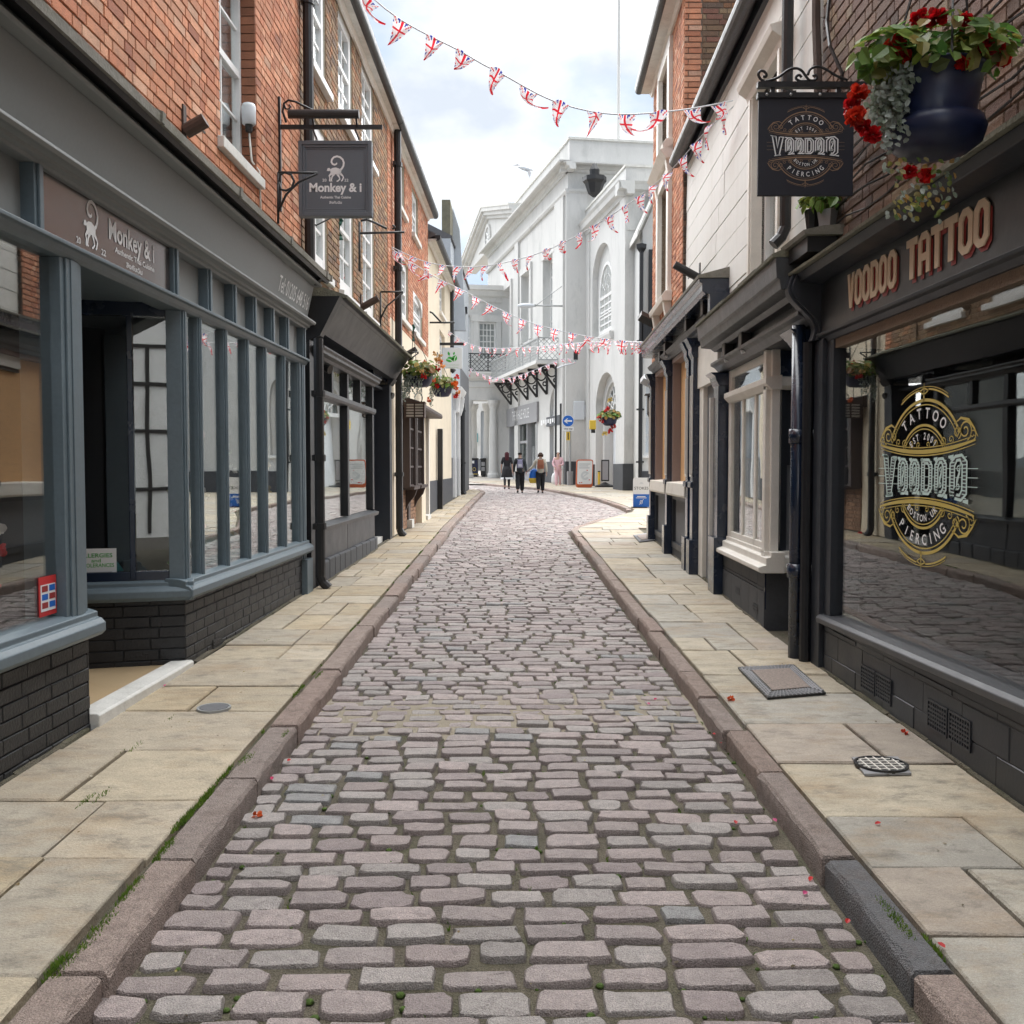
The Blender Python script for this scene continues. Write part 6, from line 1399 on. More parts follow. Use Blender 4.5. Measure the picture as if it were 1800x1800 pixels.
def fan(F, par, s0, s1, z0, zt, o, mat='white'):
    c = (s0 + s1) / 2; r = (s1 - s0) / 2; k = (zt - z0) / r; m = MB()
    for q, rr_ in ((.97, .05), (.62, .04), (.3, .04)): m.tube([F.p(c + q * r * math.cos(math.pi * i / 14), o, z0 + q * r * k * math.sin(math.pi * i / 14)) for i in range(15)], rr_, 5)
    for i in range(1, 8): a = math.pi * i / 8; m.tube([F.p(c + .3 * r * math.cos(a), o, z0 + .3 * r * k * math.sin(a)), F.p(c + .97 * r * math.cos(a), o, z0 + .97 * r * k * math.sin(a))], .035, 5)
    m.box(F, s0, s1, o - .06, o + .06, z0 - .16, z0 - .0); w_ = m.obj('fanlight', M[mat], par)
    MB().poly(F, [(c + r * math.cos(math.pi * i / 14), z0 + r * k * math.sin(math.pi * i / 14)) for i in range(15)], o - .07, o - .06).obj('pane', M['pale'], w_)
fan(FA, as_, door[0], door[1], door[3], zft, -.2)
dr = box(FA, door[0], door[1], -.5, -.45, zgA, door[3]).obj('door', M['pale'], as_); box(FA, door[0] + .5, door[1] - .5, -.45, -.44, zgA + 1.2, zgA + 2.0).obj('notice', M['blue'], dr)
bo = box(FA, door[0] - .1, door[1] + .1, .02, .14, door[3] - .55, door[3] - .1).obj('door_sign', M['charcoal'], as_)
m = MB()
for i in range(7): x = door[0] + .5 + .42 * i; m.box(FA, x, x + .26, .14, .15, door[3] - .44 + .06 * (i % 2), door[3] - .2)
m.obj('lettering', M['wht'], bo)
# balcony
bs0 = FA.s(985, 634, 0); bs1 = sP - .3; OB = 1.05
def railing(F, s0, s1, o, z0, z1, par, n, mat='iron', lattice=True, ends=()):
    m = MB()
    for z in (z0 + .03, z1): m.box(F, s0, s1, o - .03, o + .03, z - .03, z + .03)
    st = (s1 - s0) / n
    for i in range(n):
        a = s0 + st * i
        if lattice:
            k = max(1, round(st / .24)); w_ = st / k
            for j in range(k * 2):
                zz0, zz1 = z0 + .06 + (z1 - z0 - .08) * 0, z1 - .03; h_ = (zz1 - zz0) / 4
            q = .26; hgt = z1 - z0 - .06
            d = -hgt
            while d < st:
                for sg in (1, -1):
                    p0, p1 = (d, 0.0), (d + hgt, hgt)
                    lo, hi = max(0, -d), min(hgt, st - d)
                    if hi - lo > .05:
                        aa, bb_ = (a + d + lo, z0 + .03 + lo), (a + d + hi, z0 + .03 + hi)
                        if sg < 0: aa, bb_ = (2 * a + st - aa[0], aa[1]), (2 * a + st - bb_[0], bb_[1])
                        m.tube([F.p(aa[0], o, aa[1]), F.p(bb_[0], o, bb_[1])], .014, 4, cap=False)
                d += q
        m.box(F, a - .025, a + .025, o - .025, o + .025, z0, z1 + .05)
    m.box(F, s1 - .025, s1 + .025, o - .025, o + .025, z0, z1 + .05)
    return m.obj('railing', mat if not isinstance(mat, str) else M[mat], par)
zr0, zr1 = zbal + .0, FA.z(945, 594, OB)
lg = pmat('pale_iron', (.36, .37, .37), .6, .15, 8, .05, 40)
railing(FA, bs0, bs1, OB, zbal, zr1, as_, 7, lg)
Fbe = Fr(FA.p(bs0, OB, 0).x, FA.p(bs0, OB, 0).y, 1, .16, 'L'); railing(Fbe, 0, OB, 0, zbal, zr1, as_, 1, lg)
box(FA, bs0 - .1, bs1, -.0, OB + .12, zbal - .16, zbal - .0).obj('balcony_floor', M['render'], as_)
for k in range(6):
    s = bs0 + .3 + (bs1 - bs0 - .6) * k / 5.2; m = MB()
    zt_ = zbal - .17; D = .95; Hh = 1.2
    m.tube([FA.p(s, .05, zt_ - Hh), FA.p(s, D, zt_ - .05)], .06, 5).tube([FA.p(s, .05, zt_ - Hh), FA.p(s, .05, zt_)], .06, 5).tube([FA.p(s, .03, zt_ - .04), FA.p(s, D + .05, zt_ - .04)], .06, 5)
    for (o_, z_, r_) in ((.33, -.32, .22), (.66, -.19, .09), (.15, -.70, .09), (.80, -.12, .05)): m.tube([FA.p(s, o_ + r_ * math.cos(2 * math.pi * i / 14), zt_ + z_ + r_ * math.sin(2 * math.pi * i / 14)) for i in range(15)], .035, 5)
    m.obj('balcony_bracket', M['iron'], as_)
m = MB().tube([FA.p(.6, .12, zgA), FA.p(.6, .12, zbal - 2)], .07, 8); m.tube([FA.p(bs0 + .25, .12, zgA), FA.p(bs0 + .25, .12, zbal - .2)], .08, 8); m.obj('downpipe', M['iron'], as_)
# porch: columns, entablature, upper room
FP = Fr(FA.p(sP, 0, 0).x, FA.p(sP, 0, 0).y, -1, -.16, 'L'); FP.n = Vector((-.16, -1, 0)).normalized() if False else Vector((.16, -1, 0)).normalized(); FP.d = Vector((-1, -.16, 0)).normalized()
yP = FA.p(sP, 0, 0).y
ze0, ze1 = FA.z(893, 704, 0), FA.z(893, 655, 0); PW = 5.2; zgP = gz(yP, .06)
MB().prism(FP, [(-1.0, ze0), (.05, ze0), (.05, ze0 + .7), (.14, ze0 + .75), (.14, ze0 + 1.0), (.05, ze0 + 1.05), (.05, ze1 - .5), (.3, ze1 - .35), (.5, ze1 - .1), (.5, ze1), (-1.0, ze1)], -.1, PW).obj('porch_entablature', M['render'], as_)
box(FP, -.1, PW, -5, -1.0, ze1 - .4, ze1 - .1).obj('porch_roof', M['render'], as_)
def column(u, dia=.5, dy=0):
    P = at_y(u, 800, yP - .2 + dy); c = Vector((P.x, P.y, 0)); h = ze0 - zgP
    MB().lathe((c.x, c.y, zgP), [(dia * .72, 0), (dia * .72, .2), (dia * .6, .28), (dia * .55, .4), (dia * .52, h * .4), (dia * .45, h - .5), (dia * .5, h - .44), (dia * .5, h - .38), (dia * .68, h - .2), (dia * .72, h)], 16).obj('porch_column', M['render'], as_, smooth=False)
column(822, .46); column(867, .46); column(857, .46, 3.0); column(832, .46, 3.4)
box(FP, .0, .9, -.6, .02, zgP, ze0).obj('porch_pier', M['render'], as_)
railing(FP, .2, PW, .35, ze1, ze1 + 1.0, as_, 5, 'iron')
FQ = Fr(FP.p(0, -1.3, 0).x, FP.p(0, -1.3, 0).y, -1, -.16, 'L'); FQ.n = FP.n.copy(); FQ.d = FP.d.copy()
zq0_, zq1_ = ze1 - .2, FQ.z(880, 512, .4)
wq = (FQ.s(872, 600), FQ.s(841, 600), FQ.z(856, 634), FQ.z(856, 566)); aq = (FQ.s(828, 600), FQ.s(816, 600), FQ.z(820, 634), FQ.z(820, 552))
m = MB(); wall_holes(m, FQ, -.3, PW - .3, zq0_, zq1_, -.6, 0, [wq, aq]); arch_fill(m, FQ, aq[0], aq[1], aq[3] - .45, aq[3], -.59, -.01); m.obj('upper_room_wall', M['render'], as_)
MB().prism(FQ, [(-.3, zq1_ - .6), (.08, zq1_ - .6), (.15, zq1_ - .35), (.35, zq1_ - .25), (.45, zq1_), (.6, zq1_ + .05), (.6, zq1_ + .3), (-.3, zq1_ + .3)], -.4, PW + .1).obj('upper_room_cornice', M['render'], as_)
sash(FQ, as_, *wq, -.15, 4, 6, .1, .05, 'white', 'glass', 'pale', True, None, backd=.2); sash(FQ, as_, *aq, -.2, 1, 2, .08, .04, 'white', 'sglass', 'pale', True, None)
m = MB()
for a, c in ((wq[0] - .3, wq[0]), (wq[1], wq[1] + .3)): m.box(FQ, a, c, 0, .1, wq[2], wq[3])
m.box(FQ, wq[0] - .4, wq[1] + .4, 0, .14, wq[3], wq[3] + .4); m.obj('window_surround', M['render'], as_)
box(FQ, -.3, PW, -6, -.6, zq1_, zq1_ + .2).obj('upper_room_roof', M['lead'], as_)
# flagpole
t = thing('flagpole', 'tall white flagpole on the roof of the white assembly building', 'flagpole', at_y(1087, 268, 47)); P = at_y(1087, 268, 47)
MB().tube([P - Vector((0, 0, .6)), P + Vector((0, 0, 9))], [.09, .05], 8).obj('pole', M['render'], t); MB().lathe(P + Vector((0, 0, 9)), [(.03, 0), (.09, .08), (.09, .14), (.02, .22)], 10).obj('finial', M['white'], t)
# side wing
zw_t, zw_ct, zw_cb = FN.z(1097, 294, .0), FN.z(1097, 318, .3), FN.z(1105, 345, 0)
zgW = Wc.z; LW = 7.2
ua = (FW.s(1074, 600), FW.s(1041, 600)); la = (FW.s(1082, 800), FW.s(1047, 800))
zu0, zu1 = FW.z(1058, 592), FW.z(1058, 428); zl1 = FW.z(1064, 655)
m = MB(); wall_holes(m, FW, 0, LW, zgW - .4, zw_ct, -.8, 0, [(ua[0], ua[1], zu0, zu1), (la[0], la[1], zgW, zl1)])
for q, z1_ in ((ua, zu1), (la, zl1)): arch_fill(m, FW, q[0], q[1], z1_ - (q[1] - q[0]) * .42, z1_, -.79, 0)
m.obj('wing_wall', M['render'], as_)
box(FW, .05, LW, -.45, -.25, zu0, zu1).obj('recess_panel', M['render'], as_)
box(FN, .0, 6, -.6, 0, zgW - .4, zw_ct).obj('wing_end_wall', M['render'], as_)
cw = [(-.2, zw_cb), (.08, zw_cb), (.12, zw_cb + .15), (.3, zw_cb + .2), (.34, zw_ct - .1), (.42, zw_ct), (-.2, zw_ct)]
MB().prism(FW, cw, -.42, LW).obj('cornice', M['render'], as_); MB().prism(FN, cw, -.4, 6).obj('cornice', M['render'], as_)
MB().box(FW, -.05, LW, -.4, .05, zw_ct, zw_t).box(FN, -.05, 6, -.4, .06, zw_ct + .002, zw_t).obj('parapet', M['render'], as_)
MB().box(FW, -.1, LW, -.45, .1, zw_t, zw_t + .09).box(FN, -.1, 6, -.45, .11, zw_t + .002, zw_t + .09).obj('coping', M['stonesill'], as_)
sbw = FW.z(1095, 405); MB().prism(FN, [(0, sbw - .15), (.1, sbw - .12), (.1, sbw), (0, sbw)], 0, 6).obj('string_course', M['render'], as_)
m = MB().box(FW, -.05, .75, 0, .07, zgW - .3, zw_cb).box(FN, -.07, .7, 0, .06, zgW - .3, zw_cb).box(FW, LW - 1.3, LW, 0, .05, zgW - .3, zw_cb); m.obj('pilaster', M['render'], as_)
m = MB().box(FW, -.12, la[0] - .15, 0, .14, zgW - .4, zgW + 1.02).box(FW, la[1] + .15, LW, 0, .12, zgW - .4, zgW + 1.02).box(FN, -.14, 6, 0, .13, zgW - .4, zgW + 1.025); m.obj('plinth', M['plinth'], as_)
ci = (ua[0] + ua[1]) / 2; wi = (ua[1] - ua[0]) * .36
sash(FW, as_, ci - wi, ci + wi, zu0 + .2, zu1 - 2.1, -.2, 3, 5, .12, .07, 'white', 'glass', 'pale', True, None, arch=1.35, backd=.22)
sq_ = MB(); sq_.prism(FW, [(0, zu0 - .35), (.12, zu0 - .3), (.18, zu0 - .1), (.18, zu0), (0, zu0)], ua[0] - .4, ua[1] + .4); sq_.obj('sill_course', M['render'], as_)
li = (la[0] + la[1]) / 2; lw_ = (la[1] - la[0]) * .40; zf0, zf1 = FW.z(1064, 728), FW.z(1064, 672)
m = MB(); wall_holes(m, FW, la[0] + .0, la[1] - .0, zgW, zl1, -.7, -.3, [(li - lw_, li + lw_, zgW, zf1)]); arch_fill(m, FW, li - lw_, li + lw_, zf0 + .1, zf1, -.69, -.31); m.obj('doorway_wall', M['render'], as_)
fan(FW, as_, li - lw_, li + lw_, zf0 + .1, zf1, -.45)
dr = box(FW, li - lw_, li + lw_, -.72, -.68, zgW, zf0).obj('door', M['curtain'], as_)
m = MB()
for i in range(8): box(FW, li - lw_ + .3 + .45 * (i % 2), li - lw_ + .62 + .45 * (i % 2), -.68, -.67, zgW + 1.0 + .42 * (i // 2), zgW + 1.32 + .42 * (i // 2)).obj('notice', M[['board2', 'orange', 'board2', 'blue', 'yellow', 'board2', 'green', 'board2'][i]], dr)
box(FW, li - lw_ - .05, li - lw_ + .1, -.7, -.4, zgW, zf0).obj('door_jamb', M['white'], as_)
# small things on the wing
t = thing('junction_box', 'two grey meter boxes on the corner of the assembly building', 'meter box', FE.p(.5, .1, 3))
P = FE.hit(1018, 722, .05); box(FE, P[0] - .28, P[0] + .22, .02, .2, P[1] - .42, P[1] + .42).obj('box', M['plastic'], t, bevel=.03); P = FE.hit(1029, 722, .05); box(FE, P[0] - .14, P[0] + .14, .02, .16, P[1] - .3, P[1] + .25).obj('small_box', M['plastic'], t, bevel=.02)
tubeobj('cable', [FE.p(P[0], .05, P[1] - .3), FE.p(P[0], .05, P[1] - .9), FE.p(P[0] - .3, .05, P[1] - .9)], .02, 'iron', t)
t = thing('yellow_box', 'yellow box on the white wall beside the arched doorway', 'box', at_y(1042, 748, 40.5)); P = at_y(1042, 748, 40.5); box(W, P.x - .13, P.x + .13, 40.45, 40.7, P.z - .16, P.z + .22).obj('box', M['yellow'], t, bevel=.03); box(W, P.x - .06, P.x + .1, 40.45, 40.68, P.z - .3, P.z - .165).obj('base', M['iron'], t)
t = thing('roof_lamp', 'black lantern shaped floodlight under the cornice of the assembly building', 'floodlight', at_y(1045, 320, 43.5)); P = at_y(1045, 324, 43.2)
MB().lathe(P, [(.08, -.55), (.28, -.4), (.42, .0), (.52, .12), (.52, .3), (.3, .36)], 8).obj('body', M['iron'], t); MB().lathe(P + Vector((0, 0, .36)), [(.2, 0), (.22, .25), (.1, .5), (.03, .55)], 8).obj('neck', M['iron'], t); tubeobj('arm', [P + Vector((0, .1, .4)), P + Vector((.2, 1.6, .4))], .05, 'iron', t)
t = thing('street_lamp', 'grey street lamp on a horizontal arm fixed to the white facade', 'street lamp', FA.p(.3, 1, 8))
yl = 44; a, c, hd, tp = at_y(989, 538, yl), at_y(942, 537, yl), at_y(925, 538, yl), at_y(988, 503, yl)
tubeobj('arm', [a, c], .035, 'steel', t); tubeobj('stay', [tp, c], .015, 'steel', t); MB().lathe(hd, [(.05, -.09), (.18, -.06), (.26, 0), (.2, .09), (.03, .13)], 12, ax=Matrix.Diagonal((1.6, .7, 1))).obj('lamp_head', M['plastic'], t, smooth=True); tubeobj('head_arm', [hd + Vector((.3, 0, .03)), c], .06, 'steel', t)
t = thing('floodlight', 'small black loudspeaker on a bent pipe at the corner of the balcony', 'floodlight', at_y(1012, 620, 43)); P = at_y(1012, 622, 43)
box(W, P.x - .09, P.x + .09, 42.9, 43.1, P.z - .25, P.z + .15).obj('body', M['iron'], t); tubeobj('pipe', [P + Vector((0, 0, -.25)), P + Vector((-.03, 0, -.4)), P + Vector((-.5, 0, -.5)), P + Vector((-.8, .2, -.6))], .035, 'plastic', t)
# white house behind the boarded shop
wh = thing('white_house', 'small white house with sloping verge and arched window behind the boarded shop', 'building', (6.5, 36, gz(36)))
FH = Fr(at_y(1126, 820, 36).x, 36, 1, .02, 'L'); zgH = gz(36, KERB)
zv = lambda u, v: FH.z(u, v, 0)
za_, zb_ = zv(1128, 408), zv(1150, 358)
sl = (zb_ - za_) / (FH.s(1150, 358) - FH.s(1128, 408))
ah_ = (FH.s(1133, 700), FH.s(1156, 700)); zar = zv(1140, 664); zas = zv(1140, 800)
m = MB(); wall_holes(m, FH, 0, 6, zgH - .3, za_, -.4, 0, [(ah_[0], ah_[1], zas, zar)]); arch_fill(m, FH, ah_[0], ah_[1], zar - .5, zar, -.39, 0); m.poly(FH, [(0, za_), (6, za_), (6, za_ + 6 * sl)], -.4, -.001); m.obj('wall', M['render'], wh)
m = MB().poly(FH, [(-.2, za_ - .2), (6, za_ + 6 * sl), (6, za_ + 6 * sl + .16), (-.2, za_ - .02)], -3, .22); m.obj('roof', M['stonesill'], wh)
box(FH, -.05, 6, 0, .05, zgH - .3, zv(1140, 828)).obj('plinth', M['plinth'], wh); box(FH, -.0, .04, -6, -.0, zgH - .3, za_).obj('side_wall', M['render'], wh)
sash(FH, wh, ah_[0], ah_[1], zas, zar, -.2, 2, 4, .08, .04, 'white', 'glass', 'curtain', True, .06, 'white')
downpipe(FH, wh, FH.s(1126, 700, .1), .1, zgH, zv(1126, 440), .075, hopper=True, clips=[zv(1126, v) for v in (600, 720, 812)])
m = MB().box(FH, FH.s(1139, 520), FH.s(1147, 520), .05, .16, zv(1140, 590), zv(1140, 440)).box(FH, FH.s(1129, 600), FH.s(1138, 600), .05, .2, zv(1140, 600), zv(1140, 565)); m.obj('vent_pipe', M['iron'], wh)

# ---- buildings beyond the porch ------------------------------------------------------
fh = thing('far_white_building', 'distant white building with arches and a turquoise shop sign seen through the porch columns', 'building', (-3, 78, gz(78)))
FF = Fr(-12, 78, 1, 0, 'L'); zgF = gz(78, .06)
fz = lambda u, v: FF.z(u, v)
hh1 = (FF.s(823, 760), FF.s(838, 760), fz(830, 783), fz(830, 720)); hh2 = (FF.s(823, 800), FF.s(838, 800), zgF, fz(830, 765)); hh3 = (FF.s(845, 800), FF.s(853, 800), fz(850, 805), fz(850, 722))
m = MB(); wall_holes(m, FF, 0, 16, zgF - .3, 9, -.5, 0, [hh1, hh2, hh3])
for q in (hh1, hh3): arch_fill(m, FF, q[0], q[1], q[3] - (q[1] - q[0]) * .5, q[3], -.49, 0)
m.obj('wall', M['render'], fh)
sash(FF, fh, *hh1, -.2, 3, 5, .06, .05, 'white', 'glass', 'pale', False, None); box(FF, hh3[0], hh3[1], -.4, -.3, hh3[2], hh3[3]).obj('blind_arch', M['greyblue'], fh)
box(FF, hh2[0], hh2[1], -.35, -.3, zgF, hh2[3]).obj('shop_window', M['curtain'], fh); box(FF, hh2[0] - .1, hh2[1] + .1, 0, .15, hh2[3] - .55, hh2[3] + .15).obj('shop_sign', M['teal'], fh); box(FF, hh2[0], hh2[1], .0, .1, hh2[3] + .3, hh2[3] + .9).obj('name_board', M['board2'], fh)
m = MB(); put_text(m, 'SHOES', lambda x, y, d=0: FF.p((hh2[0] + hh2[1]) / 2 + x, .12, hh2[3] + .45 + y), 0, 0, .8, .22, .01)
downpipe(FF, fh, FF.s(855.5, 800), .1, zgF, fz(855, 715), .1); box(FF, 0, 16, 0, .08, zgF - .3, zgF + .9).obj('plinth', M['greydark'], fh)
# half timbered house behind the viewer, seen only in the glass
th = thing('timber_framed_house', 'white half timbered house with red tiled gable reflected in the entrance glass', 'building', (-1, -15, gz(-15)))
FT = Fr(-7, -15, 1, 0, 'L'); FT.n = Vector((0, 1, 0)); zt0 = gz(-15)
box(FT, 0, 11, -4, 0, zt0 - .3, 5).obj('wall', M['white'], th); MB().poly(FT, [(0, 5), (11, 5), (5.5, 9)], -4, -.001).obj('gable', M['white'], th)
m = MB()
for x in (.1, 1.9, 3.7, 5.5, 7.3, 9.1, 10.9): m.box(FT, x - .05, x + .05, 0, .06, zt0, 5)
for z in (1.0, 2.6, 3.9, 5.0): m.box(FT, 0, 11, 0.002, .07, z - .05, z + .05)
for sg in (0, 1):
    a, c = ((-.3, 4.9) if not sg else (11.3, 4.9)), (5.5, 9.15); m.poly(FT, [a, c, (c[0], c[1] + .25), (a[0], a[1] + .25)], -.02, .12)
m.obj('timber_frame', M['timber'], th); MB().poly(FT, [(-.4, 4.9), (5.5, 9.2), (5.5, 9.4), (-.4, 5.1)], -5, .3).poly(FT, [(11.4, 4.9), (5.5, 9.2), (5.5, 9.4), (11.4, 5.1)], -5, .3).obj('roof', M['rtile'], th)
pa = thing('parasol', 'red parasol in front of the half timbered house seen in the glass', 'parasol', (-1.6, -11, gz(-11))); MB().lathe((-1.6, -11, 2.1), [(1.4, 0), (1.42, .12), (.05, .55)], 8).obj('canopy', M['red'], pa); tubeobj('pole', [(-1.6, -11, gz(-11)), (-1.6, -11, 2.6)], .03, 'iron', pa)
# ================================================================== BUNTING
def jack(x, y):
    """union flag colours, x and y in -1..1"""
    ax, ay = abs(x), abs(y)
    if ax < .095 or ay < .12: return (.72, .03, .05)
    if ax < .25 or ay < .30: return (.84, .84, .86)
    d = abs(ax - ay)
    if d < .06: return (.72, .03, .05)
    if d < .28: return (.84, .84, .86)
    return (.04, .06, .36)
def flag_mesh(k):
    rr = random.Random(300 + k); m = MB(); n = 16; hw, h = .088, .25
    bend = rr.uniform(-.10, .10); fold = rr.uniform(-.08, .08); curl = rr.uniform(.2, .9) * rr.choice([0, 0, .5, 1])
    def P(a, b):
        wd = hw * (1 - b); x = a * wd; y = -h * b; yy = .03 * math.sin(b * 4 + k) + fold * b * b * 1.2 + .025 * math.sin(a * 3 + b * 5 + k) * (1 - b * .5)
        ang = curl * b * b * 1.6; cy = y * math.cos(ang) - .0; cx = x + bend * b * b - y * math.sin(ang) * (1 if k % 2 else -1) * .9
        return Vector((cx, yy, cy))
    for j in range(n):
        b0, b1 = j / n * .985, (j + 1) / n * .985
        for i in range(n):
            a0, a1 = -1 + 2 * i / n, -1 + 2 * (i + 1) / n; bm_ = (b0 + b1) / 2; am = (a0 + a1) / 2
            col = jack(am * (1 - bm_), (bm_ - .34) / .42)
            m.add([P(a0, b0), P(a1, b0), P(a1, b1), P(a0, b1)], [(0, 1, 2, 3)], col)
    me = m.mesh('flag', recalc=False); me.materials.append(M['cloth']); me.polygons.foreach_set('use_smooth', [True] * len(me.polygons)); return me
FLG = [flag_mesh(k) for k in range(10)]
def bunting(ctrl, label, spacing=.42, skip=.0, scale=1.0, seed=1):
    """ctrl: world points the tape hangs through"""
    rr = random.Random(seed); t = thing('bunting', label, 'bunting', ctrl[0], 'strings of union flag bunting'); pts = []
    for i in range(len(ctrl) - 1):
        p0, p1, p2, p3 = ctrl[max(i - 1, 0)], ctrl[i], ctrl[i + 1], ctrl[min(i + 2, len(ctrl) - 1)]
        for q in range(10):
            t_ = q / 10; pts.append(.5 * ((2 * p1) + (p2 - p0) * t_ + (2 * p0 - 5 * p1 + 4 * p2 - p3) * t_ ** 2 + (3 * p1 - p0 - 3 * p2 + p3) * t_ ** 3))
    pts.append(ctrl[-1]); tubeobj('tape', pts, .007, 'plastic', t, 4)
    acc = spacing * .4; L0 = 0
    for a, b in zip(pts, pts[1:]):
        l = (b - a).length
        while acc < L0 + l:
            p = a.lerp(b, (acc - L0) / l); d = (b - a).normalized(); o = bpy.data.objects.new('flag', FLG[rr.randrange(10)]); COL.objects.link(o); o.parent = t; o.location = p - wl(t)
            rz = math.atan2(d.y, d.x); ry = -math.asin(max(-1, min(1, d.z))); 
            o.rotation_euler = (rr.uniform(-.35, .35), ry, rz + rr.uniform(-.3, .3)); o.scale = (scale * rr.uniform(.95, 1.2), scale, scale * rr.uniform(.9, 1.1)); acc += spacing * rr.uniform(.92, 1.08)
        L0 += l
    return t
def path(pts): return [at_y(u, v, y) for u, v, y in pts]
anc = F2.p(F2.s(1292, 177), .02, F2.z(1292, 177))
bunting([FL.p(9.3, .05, 7.45)] + path([(640, -20, 9.4), (820, 96, 9.5), (884, 131, 9.55), (960, 172, 9.6), (1030, 194, 9.65), (1100, 201, 9.7), (1200, 193, 9.72)]) + [anc], 'nearest string of union flag bunting across the sky at the top', .33, seed=4)
L7 = at_y(688, 434, 16.9)
bunting([anc - Vector((0, 0, .06))] + path([(1237, 235, 10.6), (1165, 312, 11.6), (1075, 378, 12.8), (970, 436, 14.0), (880, 463, 15.0), (810, 469, 15.8), (745, 459, 16.4)]) + [L7], 'string of bunting sloping from the off white wall down to the brick house drainpipe', .37, seed=9)
bunting([L7 - Vector((0, 0, .03))] + path([(760, 484, 17.0), (815, 511, 17.0), (870, 540, 17.0), (930, 566, 16.9), (1000, 585, 16.8), (1070, 597, 16.6)]) + [at_y(1131, 604, 16.5)], 'string of bunting sagging from the drainpipe to the far end of the dark hood', .30, seed=12)
bunting(path([(787, 580, 29.5), (812, 598, 29), (850, 611, 28), (920, 611, 26), (1000, 604, 23), (1070, 600, 20), (1131, 601, 16.6)]), 'faint far string of bunting just above the iron balcony', .42, seed=15)
bunting(path([(803, 632, 38), (835, 652, 39), (872, 664, 40), (905, 662, 41), (945, 648, 42), (985, 632, 42.5), (1008, 630, 43)]), 'farthest string of bunting hanging below the iron balcony', .40, scale=1.25, seed=18)

